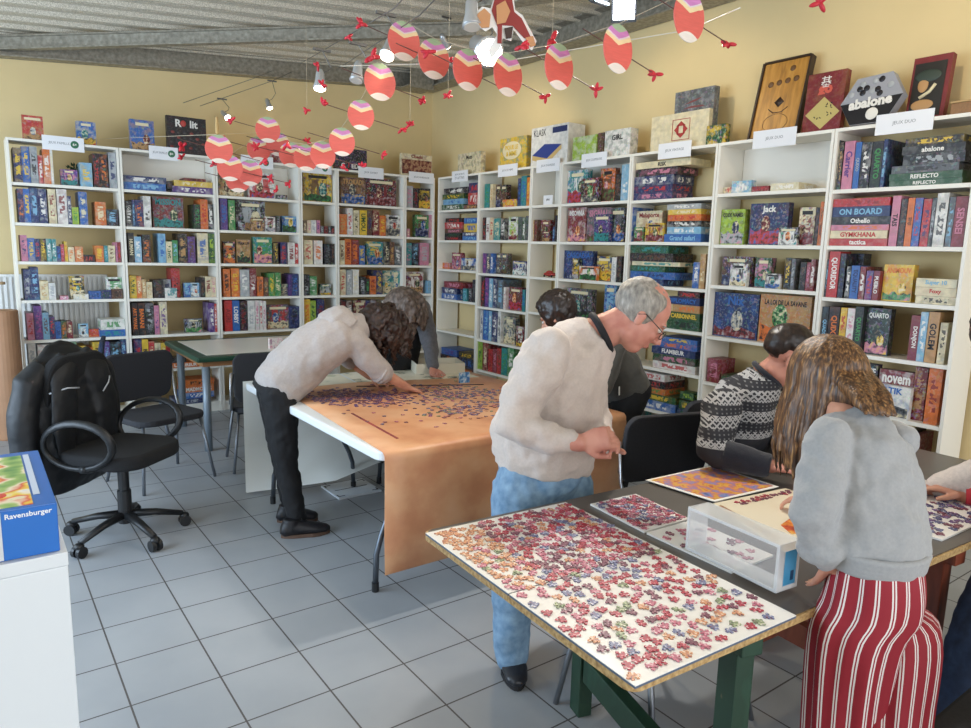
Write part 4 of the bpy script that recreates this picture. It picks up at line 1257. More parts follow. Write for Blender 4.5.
folding(.695, 1.425, -.845, .965, 'white folding table, its long side showing beside the teenager in the hoodie')
folding(1.432, 2.15, -.845, .965, 'white folding table under the orange sheet, farther from the swivel chair')
SHEET = ramp_mat('orange_sheet', 4.5, [(.25, '#c07f5a'), (.42, '#d09168'), (.55, '#dba277'), (.8, '#e3b48c')], .42, detail=7)
m = MB()
prof = [(.62, .7415), (.2, .7415), (-.3, .7415), (-.80, .7415), (-.848, .740), (-.862, .728), (-.866, .70), (-.868, .55), (-.866, .38), (-.872, .20)]
nx = 12; vs = []
for k in range(2):
    for i in range(nx + 1):
        x = 0
        for y, z in prof:
            xl = .705 + .10 * max(0, y + .85) / 1.4; x = xl + (2.17 - xl) * i / nx
            wob = .006 * math.sin(x * 5.0) * max(0, .7 - z)
            n_ = (0, -1) if z < .73 else (0, 0)
            vs.append((x, y + (-.002 * k if z < .735 else 0) - wob, z + (.002 * k if z > .73 else 0)))
n = len(prof); fs = []
o2 = (nx + 1) * n
for i in range(nx):
    for j in range(n - 1):
        a = i * n + j; fs.append((a, a + n, a + n + 1, a + 1)); fs.append((o2 + a, o2 + a + 1, o2 + a + n + 1, o2 + a + n))
for i in range(nx):
    for j in (0, n - 1): fs.append((i * n + j, (i + 1) * n + j, o2 + (i + 1) * n + j, o2 + i * n + j))
for j in range(n - 1):
    for i in (0, nx): fs.append((i * n + j, i * n + j + 1, o2 + i * n + j + 1, o2 + i * n + j))
m.add(vs, fs)
tag(link('orange_sheet', recalc(m.mesh('sheet', True)), SHEET), 'long orange-brown sheet covering the folding tables and hanging down in front', 'sheet')
# white vinyl hanging from the far end of the tables and curling on the floor
m = MB(); vs = []; nx, nz = 24, 14
for k in range(2):
    for i in range(nx + 1):
        x = .70 + 1.45 * i / nx; lift = max(0, (i / nx - .1)) ** 1.3 * .22
        for j in range(nz + 1):
            f = j / nz; z = .738 * (1 - f) + (.012 + lift) * f
            yy = 1.0 - .012 * k + .02 * math.sin(x * 9) * f - (.28 * max(0, f - .6) / .4 * min(1, i / nx * 3) if f > .6 else 0)
            zz = z + (.06 * max(0, (f - .85) / .15) * min(1, i / nx * 2.5) if f > .85 else 0)
            vs.append((x, yy, max(zz, .006 + .004 * k)))
n = nz + 1; o2 = (nx + 1) * n; fs = []
for i in range(nx):
    for j in range(nz):
        a = i * n + j; fs.append((a, a + 1, a + n + 1, a + n)); fs.append((o2 + a, o2 + a + n, o2 + a + n + 1, o2 + a + 1))
m.add(vs, fs)
tag(link('white_vinyl_sheet', m.mesh('vinyl', True), mat('white_vinyl', '#dfe0da', .4)), 'white vinyl sheet hanging from the far end of the folding tables to the floor', 'sheet')
# sheets and boards on the folding tables
def board(name, label, corners, z0, th, m_, cat, edge=None, group=None):
    """thin rigid sheet through four corners (x, y), lying at height z0"""
    o = MB().prism([(c[0], c[1]) for c in corners], z0, z0 + th).build(name, m_)
    return tag(o, label, cat, group)
POST = ramp_mat('poster_green', 9, [(.4, '#e9e4d2'), (.55, '#dfdac6'), (.62, '#5f6f58'), (.66, '#e4dfcd'), (.72, '#2f3a34')], .5, detail=6)
board('paper_poster', 'cream poster with green drawings lying on the folding tables by the elder', [(1.30, .62), (2.10, .40), (2.14, .93), (1.34, .95)], .7440, .0012, POST, 'poster')
board('paper_poster', 'pale green and cream poster lying under the bent teenager', [(.98, .64), (1.29, .63), (1.33, .955), (1.0, .955)], .7410, .0012, ramp_mat('poster_pale', 7, [(.4, '#e6e0ca'), (.6, '#dcd8c4'), (.7, '#a9b092')], .5), 'poster')
m = MB().box((1.60, .33, .7455), (.8, .012, .003), Matrix.Rotation(math.radians(-24), 3, 'Z')); 
tag(m.build('dark_strip', INK), 'thin dark strip lying across the orange sheet below the posters', 'strip')
tag(MB().box((.88, -.42, .7445), (.012, .55, .003), Matrix.Rotation(-.07, 3, 'Z')).build('red_strip', ramp_mat('red_strip', 12, [(.4, '#5a1f22'), (.6, '#a04440')])), 'narrow dark red strip of joined edge pieces along the orange sheet', 'strip')
tag(MB().box((1.90, .29, .7435 + .033), (.07, .022, .066)).build('small_card_box', ramp_mat('card_blue', 40, [(.4, '#3a6fb0'), (.5, '#7fb4d8'), (.65, '#e2e2e6'), (.7, '#3a4a90')])), 'small blue and white box standing on the orange sheet', 'box')
t = thing('paper_tray', 'pale open cardboard tray on the folding tables behind the blue box', 'tray', (1.98, .75, .7455), math.radians(-20))
CARD = mat('pale_card', '#d8d2be', .6)
m = MB().box((0, 0, .003), (.34, .26, .005)); m.build('tray_bottom', CARD, t)
for q, d in (((0, -.13, .035), (.34, .004, .07)), ((0, .13, .035), (.34, .004, .07)), ((-.17, 0, .035), (.004, .256, .07)), ((.17, 0, .035), (.004, .256, .07))): MB().box(q, d).build('tray_side', CARD, t)
# panel lying on the floor under the folding tables
t = thing('floor_panel', 'white panel with black corner marks lying on the floor under the folding tables', 'panel', (1.305, .722, 0))
MB().box((0, 0, .008), (.30, .29, .012)).build('panel', mat('foam_board', '#cfd6dc', .5), t)
for sx in (-1, 1):
    for sy in (-1, 1): MB().box((sx * .12, sy * .115, .0148), (.045, .008, .0012)).box((sx * .1385, sy * .1, .0148), (.008, .034, .0012)).build('corner_mark', INK, t)
MB().box((0, .0, .0148), (.23, .006, .001)).build('printed_line', INK, t)

# ------------------------------------------------------------------ puzzle pieces
def piece_outline(kinds, s=.0098):
    out = []
    for e in range(4):
        a = e * PI / 2; k = kinds[e]
        side = [(-1, -1), (-.35, -1)]
        for i in range(7):
            an = PI * .85 + (-PI * 1.7) * i / 6 if k > 0 else None
            if k > 0: side.append((.42 * math.cos(PI * 1.22 + PI * 1.56 * i / 6) * .95, -1.38 + .42 * math.sin(-(PI * 1.22 + PI * 1.56 * i / 6)) * -1))
            else: side.append((.40 * math.cos(PI * .78 - PI * 1.56 * i / 6) * -1 * -1 * .95, -.66 + .40 * math.sin(PI * .78 - PI * 1.56 * i / 6)))
        if k <= 0: side[2:] = [(.38 * math.cos(q), -.68 + .38 * math.sin(q)) for q in [PI * 1.28 - PI * 1.56 * i / 6 for i in range(7)]]
        else: side[2:] = [(.40 * math.cos(q), -1.32 + .40 * math.sin(q)) for q in [PI * .72 + PI * 1.56 * i / 6 for i in range(7)]]
        side.append((.35, -1))
        for x, y in side: out.append(((x * math.cos(a) - y * math.sin(a)) * s, (x * math.sin(a) + y * math.cos(a)) * s))
    return out
KINDS = [(1, -1, 1, -1), (1, 1, -1, -1), (1, -1, -1, 1), (-1, 1, 1, 1)]
def piece_mesh(kinds, s=.0098):
    return MB().prism(piece_outline(kinds, s), 0, .002).mesh('piece')
PCOL = {'red': ('#a82a3c', '#c8586a'), 'rose': ('#bb6478', '#dba9b2'), 'plum': ('#6b3648', '#a05c70'), 'orange': ('#c98a62', '#e2c09c'), 'blue': ('#6a6f90', '#b0b4cc'), 'green': ('#7a8a66', '#c5c79c'), 'violet': ('#5b3f78', '#8d74a8'), 'navy': ('#3a3f6c', '#7a86b4')}
def piece_mat(c):
    a, b = PCOL[c]; return ramp_mat('piece_' + c, 130, [(.36, '#80505c'), (.44, a), (.56, a), (.62, b), (.7, '#ded3cd')], .4, detail=3)
PM = {(k, c): None for k in range(4) for c in PCOL}
def get_piece(k, c):
    if PM[k, c] is None:
        me = piece_mesh(KINDS[k]); me.materials.append(piece_mat(c)); PM[k, c] = me
    return PM[k, c]
# ------------------------------------------------------------------ the near table: chipboard top on a green and a red-brown trestle
TA = math.radians(-3.4); TO = Vector((.362, -2.552, 0))
def tl(x, y, z=0.0): return (TO.x + x * math.cos(TA) - y * math.sin(TA), TO.y + x * math.sin(TA) + y * math.cos(TA), z)
t = thing('trestle_table', 'large dark-topped chipboard table covered with puzzle boards, on painted trestles', 'table', TO, TA)
L_, Dp = 2.45, .905
MB().prism([(x + L_ / 2, y + Dp / 2) for x, y in rslab(L_, Dp, .03, .03)], .716, .736).build('tabletop', ramp_mat('chipboard', 90, [(.3, '#8c6c42'), (.5, '#b08f5d'), (.7, '#c9ab77')], .7), t)
MB().prism([(x + L_ / 2, y + Dp / 2) for x, y in rslab(L_ - .012, Dp - .012, .03, .03)], .7362, .7392).build('dark_laminate', mat('dark_laminate', '#55504b', .32, mottle=.12, scale=4), t)
GRN = ramp_mat('worn_green_paint', 16, [(.26, '#8a7a58'), (.31, '#1f3d2c'), (.6, '#193626'), (.75, '#234634')], .55, detail=8, stretch=(1, 1, .4))
RBR = ramp_mat('red_brown_wood', 9, [(.3, '#5a2a1c'), (.5, '#7b3c28'), (.7, '#8d4a32')], .45, detail=6, stretch=(3, 3, .5))
for x, xf, m_, ys in ((.41, .57, GRN, (.06, .78)), (1.40, 1.42, RBR, (.07, .78))):
    rt = Matrix.Rotation(math.atan2(-(xf - x), ys[1] - ys[0]), 3, 'Z'); ym = (ys[0] + ys[1]) / 2; xm = (x + xf) / 2
    for q, y in ((x, ys[0]), (xf, ys[1])): MB().box((q, y, .335), (.052, .065, .67), rt).build('trestle_leg', m_, t, bevel=.004)
    MB().box((xm, ym, .693), (.06, .84, .045), rt).build('trestle_beam', m_, t, bevel=.004)
    MB().box((xm, ym, .19), (.045, ys[1] - ys[0] - .07, .09), rt).build('trestle_rail', m_, t, bevel=.004)
MB().box((1.62, .76, .05), (.62, .09, .08)).build('trestle_foot', RBR, t, bevel=.02)
for x0 in (2.25,):
    for y in (.07, .78): MB().box((x0, y, .335), (.075, .09, .67)).build('trestle_leg', RBR, t, bevel=.004)
ZT = .7395
WB = mat('white_board', '#e6e3dd', .3)
def rect(cs): return cs
c1, c2, c3, c4 = (.395, -1.703), (.933, -1.731), (.878, -2.598), (.346, -2.573)
def lerp(a, b, f): return (a[0] + (b[0] - a[0]) * f, a[1] + (b[1] - a[1]) * f)
mA, mB_ = lerp(c1, c4, .497), lerp(c2, c3, .497); mA2, mB2 = lerp(c1, c4, .503), lerp(c2, c3, .503)
EDGE = mat('board_shadow_blue', '#4a5a70', .5)  # dark blue base colour paints in the shadow line under the white boards
def white_board(label, cs, z):
    t = thing('puzzle_board', label, 'board', (0, 0, 0))
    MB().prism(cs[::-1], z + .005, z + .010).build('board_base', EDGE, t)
    MB().prism(cs[::-1], z + .0102, z + .0122).build('board_surface', WB, t)
    return t
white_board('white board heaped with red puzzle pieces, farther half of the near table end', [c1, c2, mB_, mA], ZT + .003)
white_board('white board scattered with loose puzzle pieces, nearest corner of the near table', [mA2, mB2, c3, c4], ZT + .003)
ZB = ZT + .003 + .0124
def inside(u, v): return lerp(lerp(c1, c2, u), lerp(c4, c3, u), v)
pts = []
def dens(u, v):
    if v < .10: d = .75 if .1 < u < .95 else .3
    elif v < .50: d = 1.0 if u > .12 else .6
    elif v < .75: d = .62 if .12 < u < .97 else .12
    else: d = .30 if .08 < u < .9 else .05
    if v > .82 and u > .55: d *= .25
    if v > .5 and u < .35 and v < .68: d *= .5
    if .38 < v < .48 and .62 < u < .72: d *= .1
    return d
rp_ = random.Random(11)
for i in range(26000):
    u, v = rp_.uniform(.03, .975), rp_.uniform(.025, .975)
    if rp_.random() > dens(u, v): continue
    p = inside(u, v)
    md = .0225 if v < .52 else .027
    if all((p[0] - q[0]) ** 2 + (p[1] - q[1]) ** 2 > md ** 2 for q in pts): pts.append((p[0], p[1], u, v))
    if len(pts) > 690: break
pts.sort(key=lambda q: (q[0] - CAM.x) ** 2 + (q[1] - CAM.y) ** 2)
def pick(u, v):
    r = rp_.random()
    if v < .5 and u < .28 - .2 * (v - .2): return 'orange' if r < .7 else 'green' if r < .8 else 'rose'
    if v < .5: return 'red' if r < .36 else 'rose' if r < .62 else 'plum' if r < .8 else 'blue' if r < .9 else 'orange'
    return 'red' if r < .36 else 'rose' if r < .58 else 'blue' if r < .72 else 'plum' if r < .82 else 'orange' if r < .92 else 'green'
PLAB = {'red': 'small red jigsaw piece lying loose on the white board', 'rose': 'small rose-pink jigsaw piece lying loose on the white board', 'plum': 'small plum jigsaw piece lying loose on the white board',
        'orange': 'small orange jigsaw piece lying loose on the white board', 'blue': 'small grey-blue jigsaw piece lying loose on the white board', 'green': 'small pale green jigsaw piece lying loose on the white board'}
proto = {}
stuff_by = {}
for i, (x, y, u, v) in enumerate(pts):
    c = pick(u, v); k = rp_.randrange(4); a = rp_.uniform(0, 2 * PI)
    if i < 300:
        me = get_piece(k, c)
        if (k, c) not in proto: o = proto[k, c] = link('puzzle_piece', me)
        else: o = proto[k, c].copy(); COL.objects.link(o)
        o.location = (x, y, ZB + .0003 * (i % 7)); o.rotation_euler = (0, 0, a)
        tag(o, PLAB[c], 'puzzle piece', f'{c} puzzle pieces on the white board')
    else: stuff_by.setdefault(c, []).append((x, y, ZB + .0003 * (i % 7), a, k))
def pile(name, label, byc, scale=1.0):
    """a heap nobody would count: many pieces, one object"""
    m = MB(); mats, idx = [], []
    for c, L in byc.items():
        mats.append(piece_mat(c))
        for x, y, z, a, k in L:
            ol = piece_outline(KINDS[k], .0098 * scale); ca, sa = math.cos(a), math.sin(a)
            n0 = len(m.f); m.prism([(x + q[0] * ca - q[1] * sa, y + q[0] * sa + q[1] * ca) for q in ol], z, z + .002)
            idx += [len(mats) - 1] * (len(m.f) - n0)
    me = m.mesh(name)
    for q in mats: me.materials.append(q)
    for p, i in zip(me.polygons, idx): p.material_index = i
    o = bpy.data.objects.new(name, me); COL.objects.link(o)
    return tag(o, label, 'puzzle pieces', None, 'stuff')
pile('puzzle_heap', 'dense heap of red and orange jigsaw pieces on the farther white board', stuff_by)
def scatter(n, fn, cols, zz, seed, md=.02):
    r = random.Random(seed); out = {}; got = []
    for i in range(n * 12):
        p = fn(r)
        if p is None or any((p[0] - q[0]) ** 2 + (p[1] - q[1]) ** 2 < md * md for q in got): continue
        got.append(p)
        if len(got) > n: break
        out.setdefault(r.choice(cols), []).append((p[0], p[1], zz + .0003 * (len(got) % 5), r.uniform(0, 6.3), r.randrange(4)))
    return out
def quad(cs): return lambda r: (lambda u, v: lerp(lerp(cs[0], cs[1], u), lerp(cs[3], cs[2], u), v))(r.uniform(.05, .95), r.uniform(.05, .95))
B2 = [(1.01, -1.772), (1.222, -1.785), (1.190, -2.044), (.980, -2.038)]
board('puzzle_board', 'small white board full of pale pink pieces at the far edge of the near table', B2[::-1], ZT + .0005, .006, WB, 'board')
pile('puzzle_heap', 'pale pink and red jigsaw pieces filling the small white board', scatter(115, quad(B2), ['rose', 'plum', 'rose', 'blue', 'red'], ZT + .0068, 3, .0155), .8)
B3 = [(.980, -2.048), (1.190, -2.056), (1.165, -2.36), (.966, -2.36)]
board('puzzle_board', 'white board with few pieces seen through the clear plastic box', B3[::-1], ZT + .0005, .006, WB, 'board')
pile('puzzle_heap', 'few brownish jigsaw pieces on the board behind the clear plastic box', scatter(26, quad(B3), ['rose', 'plum', 'rose'], ZT + .0068, 4, .026))
B4 = [(1.385, -1.995), (1.76, -2.04), (1.72, -2.36), (1.21, -2.385)]
board('puzzle_board', 'cream board with an orange half-finished puzzle in front of the woman', B4[::-1], ZT + .0005, .004, mat('cream_board', '#e3d8bf', .4), 'board')
pile('puzzle_heap', 'row of dark red pieces along the cream board', scatter(24, lambda r: (1.46 + .27 * (q := r.random()) + r.uniform(-.008, .008), -2.045 - .025 * q + r.uniform(-.012, .012)), ['plum', 'red'], ZT + .0048, 8, .016), .7)
board('assembled_patch', 'assembled orange and red puzzle part lying on the cream board', [(1.40, -2.24), (1.62, -2.20), (1.66, -2.30), (1.45, -2.34), (1.36, -2.30)][::-1], ZT + .0048, .002, ramp_mat('orange_art', 26, [(.35, '#7a1f22'), (.48, '#c8542c'), (.58, '#dd8f35'), (.7, '#e8c270')], .35), 'puzzle part')
board('assembled_edge', 'mottled strip of assembled pieces along the side of the cream board', [(1.36, -2.03), (1.39, -2.02), (1.30, -2.30), (1.26, -2.30)], ZT + .0048, .002, ramp_mat('edge_art', 30, [(.35, '#5b4a3c'), (.5, '#c8b48a'), (.6, '#9a6a50')], .4), 'puzzle part')
# finished puzzle poster
P4 = [(1.369, -1.702), (1.757, -1.722), (1.742, -2.022), (1.395, -1.992)]
t = thing('picture_poster', 'colourful picture sheet with white border beside the clear plastic box', 'poster')
MB().prism(P4[::-1], ZT + .006, ZT + .0085).build('poster_sheet', PAPER, t)
def inset(cs, f): 
    cx, cy = sum(c[0] for c in cs) / 4, sum(c[1] for c in cs) / 4
    return [(cx + (c[0] - cx) * f, cy + (c[1] - cy) * f) for c in cs]
MB().prism(inset(P4, .92)[::-1], ZT + .0086, ZT + .0094).build('poster_picture', ramp_mat('poster_art', 24, [(.25, '#39407a'), (.38, '#7f8fc0'), (.46, '#b07a94'), (.52, '#d98a4a'), (.58, '#d6b04e'), (.66, '#c2452f'), (.74, '#8a6a9a'), (.85, '#4b7a5a')], .35, detail=8), t)
# blue puzzle at the far end
B5 = [(1.70, -2.14), (2.34, -2.20), (2.30, -2.60), (1.72, -2.585)]
board('puzzle_board', 'white board with blue and violet pieces at the far end of the near table', B5[::-1], ZT + .0005, .006, WB, 'board')
pile('puzzle_heap', 'blue and violet jigsaw pieces on the board by the hand with the red cuff', scatter(210, lambda r: (lambda u, v: None if (.45 < v < .62 and r.random() < .8) else lerp(lerp(B5[0], B5[1], u), lerp(B5[3], B5[2], u), v))(r.uniform(.03, .97), r.uniform(.04, .96)), ['navy', 'violet', 'blue', 'navy', 'plum'], ZT + .0068, 6, .019))
pile('puzzle_heap', 'small patch of violet pieces on the bare dark table top', scatter(30, lambda r: (2.40 + r.gauss(0, .06), -2.12 + r.gauss(0, .035)), ['violet', 'blue', 'plum'], ZT + .0003, 9, .018))
def blob_scatter(n, blobs, cols, zz, seed, md, sc):
    def fn(r):
        cx, cy, sx_, sy_, a = r.choice(blobs); u, v = r.gauss(0, sx_), r.gauss(0, sy_)
        x, y = cx + u * math.cos(a) - v * math.sin(a), cy + u * math.sin(a) + v * math.cos(a)
        return (x, y) if .84 < x < 2.1 and -.74 < y < .5 else None
    return scatter(n, fn, cols, zz, seed, md)
pile('puzzle_heap', 'dense spread of plum and violet jigsaw pieces on the orange sheet beside the teenager', blob_scatter(330, [(1.10, .22, .16, .12, -.3), (1.22, .12, .14, .1, 0), (1.02, .32, .1, .08, 0)], ['plum', 'violet', 'plum', 'navy', 'violet'], .7445, 31, .015, .75), .75)
pile('puzzle_heap', 'loose grey and violet jigsaw pieces at the near edge of the orange sheet', blob_scatter(120, [(1.50, -.42, .12, .07, .3), (1.36, -.36, .08, .05, 0), (1.62, -.30, .1, .05, .3)], ['blue', 'violet', 'orange', 'green', 'blue', 'plum'], .7445, 32, .017, .75), .75)
pile('puzzle_heap', 'blue and grey jigsaw pieces beyond the hand on the orange sheet', blob_scatter(200, [(1.66, .18, .1, .06, .2), (1.80, -.05, .1, .06, .4), (1.60, -.05, .12, .07, .3), (1.95, -.22, .06, .05, 0)], ['blue', 'navy', 'green', 'rose', 'blue', 'violet'], .7445, 33, .016, .75), .75)
pile('puzzle_heap', 'thin scatter of dark jigsaw pieces between the larger heaps on the orange sheet', blob_scatter(90, [(1.35, -.1, .28, .25, 0)], ['plum', 'navy', 'rose'], .7445, 34, .03, .75), .75)
# clear plastic box standing on its side
GLS = bpy.data.materials.new('clear_plastic'); GLS.use_nodes = True
b = GLS.node_tree.nodes['Principled BSDF']; b.inputs['Base Color'].default_value = (.93, .95, .96, 1); b.inputs['Roughness'].default_value = .12; b.inputs['Alpha'].default_value = .15; b.inputs['Specular IOR Level'].default_value = .6
GLW = bpy.data.materials.new('frosted_plastic'); GLW.use_nodes = True
b = GLW.node_tree.nodes['Principled BSDF']; b.inputs['Base Color'].default_value = (.90, .92, .93, 1); b.inputs['Roughness'].default_value = .25; b.inputs['Alpha'].default_value = .42
ax = Vector((.943 - .972, -2.505 + 2.20, 0)); ln_ = ax.length
ang = math.atan2(ax.y, ax.x)
t = thing('clear_plastic_box', 'clear plastic box standing on its long side beside the white boards', 'box', (.972, -2.20, ZT + .0125), ang)
h_, d_ = .128, .085
MB().box((ln_ / 2, .0, h_ / 2), (ln_, .002, h_)).build('front_pane', GLS, t)
for q, d in (((ln_ / 2, d_ / 2, .0015), (ln_ - .004, d_ - .004, .003)), ((ln_ / 2, d_ / 2, h_ - .0015), (ln_ - .004, d_ - .004, .003)), ((.0015, d_ / 2, h_ / 2), (.003, d_ - .004, h_)), ((ln_ - .0015, d_ / 2, h_ / 2), (.003, d_ - .004, h_))):
    MB().box(q, d).build('side_wall', GLW, t)
m = MB()
for q, d in (((ln_ / 2, .002, .004), (ln_, .006, .008)), ((ln_ / 2, .002, h_ - .004), (ln_, .006, .008)), ((.004, .002, h_ / 2), (.008, .006, h_ - .016)), ((ln_ - .004, .002, h_ / 2), (.008, .006, h_ - .016))): m.box(q, d)
m.build('rim', GLW, t)
MB().box((ln_ + .001, d_ / 2 + .004, h_ * .47), (.001, d_ * .55, h_ * .72)).build('blue_label', mat('label_blue', '#4aa0cf', .4), t)
MB().box((ln_ + .0018, d_ / 2 + .012, h_ * .30), (.0008, .012, h_ * .2)).build('label_print', mat('label_dark', '#1f4a70', .4), t)

# ------------------------------------------------------------------ white cabinet with the toy box in the near corner
CX, CY = -1.028, -1.53
t = thing('white_cabinet', 'white cabinet at the near corner carrying the blue puzzle box', 'cabinet', (CX, CY, 0))
CABM = mat('cabinet_white', '#dfe5ea', .35)
MB().box((0, .0, .49), (.998, .516, .86)).build('cabinet_body', CABM, t, bevel=.003)
MB().box((.0, .0, .9355), (1.0, .52, .029)).build('cabinet_top', CABM, t, bevel=.002)
MB().box((.0, .02, .029), (.9, .40, .058)).build('plinth', mat('plinth_grey', '#6d7074', .6), t)
t = thing('puzzle_box', 'blue toy puzzle box with a bright picture lid, lying on the white cabinet', 'box', (-.725, -1.55, .9505))
BLU = mat('box_blue', '#2566b8', .35)
bw, bd, bh = .37, .45, .105
MB().box((0, 0, bh / 2), (bw, bd, bh)).build('box_body', BLU, t, bevel=.002)
MB().box((-.02, -.01, bh + .0004), (.33, .40, .001)).build('lid_picture', ramp_mat('toy_lid', 11, [(.3, '#4a8a50'), (.4, '#9ab86a'), (.46, '#e8dcc0'), (.52, '#d9563f'), (.57, '#e6c94a'), (.63, '#e9e4dc'), (.72, '#6a9fd0')], .35, detail=2), t)
MB().box((.155, .02, bh + .0011), (.012, .34, .0008)).build('lid_strip', mat('lid_strip_pale', '#c3d0e4', .4), t)
MB().box((.05, .15, bh + .0012), (.05, .045, .001)).build('price_sticker', PAPER, t)
for x, y, r in ((.03, -.12, .03), (.075, -.125, .03), (-.02, -.11, .025)): MB().ell((x, y, bh + .0005), (r, r * .8, .0015)).build('balloon_print', mat('balloon_red', '#d0453a', .4), t, True)
MB().box((.136, -bd / 2 - .0004, .052), (.094, .001, .1)).build('blue_panel', mat('box_blue_panel', '#1f6cc4', .35), t)
MB().box((-.048, -bd / 2 - .0004, .052), (.272, .001, .1)).build('pale_panel', mat('box_pale_panel', '#cfd3d8', .35), t)
for x, z, r in ((.062, .065, .018), (.04, .03, .006), (.078, .03, .004), (.0, .07, .014)): MB().ell((x, -bd / 2 - .001, z), (r, .001, r)).build('pink_dot_print', mat('dot_pink', '#c25f9a', .4), t, True)
lettering('Ravensburger', .084, .014, mat('box_white_print', '#eef0f2', .4), t, Matrix.Translation((.135, -bd / 2 - .0012, .090)) @ Matrix.Rotation(PI / 2, 4, 'X'), 'brand_lettering', .02)

# ------------------------------------------------------------------ cable lights under the ceiling
LAMPM = mat('lamp_silver', '#c4c6c8', .3, .6)
LIT = emis('lamp_lit', '#fff2dc', 14)
CABLE = mat('steel_cable', '#6c6a66', .5, .5)
V3 = Vector
def spot_lamp(loc, aim, label, top, power=0, lit=True, col=(1.0, .84, .60), size=1.0, angle=75):
    loc, aim = Vector(loc), Vector(aim)
    t = thing('spot_lamp', label, 'lamp', loc)
    d = (aim - loc).normalized(); k = size
    MB().tube([-d * .075 * k, -d * .06 * k, -d * .02 * k, d * .02 * k, d * .022 * k], [.012 * k, .02 * k, .023 * k, .034 * k, .034 * k], 16).build('lamp_shade', LAMPM, t, True)
    MB().tube([d * .0235 * k, d * .027 * k], .028 * k, 16).build('bulb', LIT if lit else mat('bulb_off', '#c9c5bb', .2), t)
    up = Vector(top) - loc
    MB().tube([-d * .05 * k, -d * .05 * k + Vector((.05, .01, .03)), up * .5 + Vector((.04, -.03, 0)), up], .003, 6).build('wire_stem', CABLE, t)
    MB().box(up, (.09, .014, .012)).build('cable_clip', CABLE, t)
    if lit and power:
        l = bpy.data.lights.new('spot', 'SPOT'); l.energy = power; l.color = col; l.spot_size = math.radians(angle); l.spot_blend = .8; l.shadow_soft_size = .03
        o = bpy.data.objects.new('spot_beam', l); COL.objects.link(o); o.parent = t
        o.location = d * .04 * k; o.rotation_euler = d.to_track_quat('-Z', 'Y').to_euler()
    return t
def cable(name, label, pts, r=.0025):
    return tag(MB().tube(pts, r, 6).build(name, CABLE), label, 'cable')
# back left pair of cables with two lamps
cable('light_cable', 'left one of two steel light cables in front of the back wall', [(1.148, 4.050, 2.912), (1.748, 3.750, 3.183), (1.982, 3.930, 3.317)])
cable('light_cable', 'right one of two steel light cables in front of the back wall', [(1.304, 4.050, 2.905), (1.916, 3.750, 3.181), (2.191, 3.930, 3.341)])
cable('light_cable', 'thin steel light cable high over the folding tables', [(2.265, 3.900, 3.425), (0.557, -1.203, 2.377), (0.451, -1.497, 2.338), (.45, -2.3, 3.3)])
cable('light_cable', 'second thin steel light cable high over the folding tables', [(2.661, 3.900, 3.431), (0.624, -1.252, 2.357), (0.530, -1.556, 2.341), (.75, -2.6, 3.33)])
spot_lamp((1.476, 3.800, 2.801), V3((1.476, 3.800, 2.801)) + V3((.25, -.5, -.45)), 'small silver spot lamp on the cables nearest the back wall, pointing right', (1.466, 3.880, 2.968), 14)
spot_lamp((1.880, 3.750, 2.941), V3((1.880, 3.750, 2.941)) + V3((.12, -.3, -.7)), 'small silver spot lamp hanging from the cables above the third bookcase', (1.916, 3.750, 3.181), 14)
spot_lamp((0.840, 0.079, 2.389), V3((0.840, 0.079, 2.389)) + V3((-.1, -.2, -.8)), 'silver spot lamp behind red paper, pointing straight down', (0.850, 0.072, 2.550), 18)
spot_lamp((0.900, -0.214, 2.386), (0.829, -0.285, 2.080), 'silver spot lamp hanging unlit between two lit ones', (0.904, -0.217, 2.529), 0, False)
spot_lamp((0.826, -0.656, 2.394), V3((0.826, -0.656, 2.394)) + V3((-.35, -.35, -.7)), 'bright silver spot lamp beside the topmost paper disc', (0.819, -0.651, 2.541), 20)
spot_lamp((0.763, -1.355, 2.346), (0.744, -1.402, 2.145), 'unlit silver spot lamp above the row of paper discs', (0.756, -1.349, 2.451), 0, False)
spot_lamp((1.562, -0.329, 2.597), V3((1.562, -0.329, 2.597)) + V3((-.15, -.6, -.3)), 'glaring round lamp hidden behind the paper discs', (1.477, -0.390, 2.737), 40, size=2.3, angle=110)
# flood lamp fixed to the beam
t = thing('flood_lamp', 'bright square flood lamp fixed to the steel beam', 'lamp', (1.971, -0.878, 2.759))
dv = (Vector((1.047, -1.687, 2.051)) - Vector(t.location)).normalized()
q = dv.to_track_quat('-Z', 'Y').to_matrix()
MB().box(dv * -.035, (.12, .15, .06), q).build('lamp_housing', mat('flood_grey', '#4c5054', .4, .5), t)
MB().box(dv * -.002, (.10, .12, .008), q).build('lamp_glass', emis('flood_lit', '#f2f6ff', 9), t)
MB().tube([(-.1, .02, .05), (-.11, .02, .14), (.09, .02, .16), (.1, .02, .05)], .008, 8).build('bracket', INK, t)
l = bpy.data.lights.new('flood', 'AREA'); l.size = .15; l.energy = 26; l.color = (1, .96, .9)
o = bpy.data.objects.new('flood_beam', l); COL.objects.link(o); o.parent = t; o.location = dv * .03; o.rotation_euler = dv.to_track_quat('-Z', 'Y').to_euler()
t = thing('flood_lamp', 'second square flood lamp hanging half out of view beside the bright one', 'lamp', (1.778, -0.860, 2.736))
MB().box((0, 0, .05), (.10, .16, .05), Matrix.Rotation(.7, 3, 'X')).build('lamp_housing', mat('flood_grey', '#4c5054', .4, .5), t)
MB().box((.0, -.018, .028), (.085, .14, .008), Matrix.Rotation(.7, 3, 'X')).build('lamp_glass', emis('flood_dim', '#d9e9f5', 2), t)
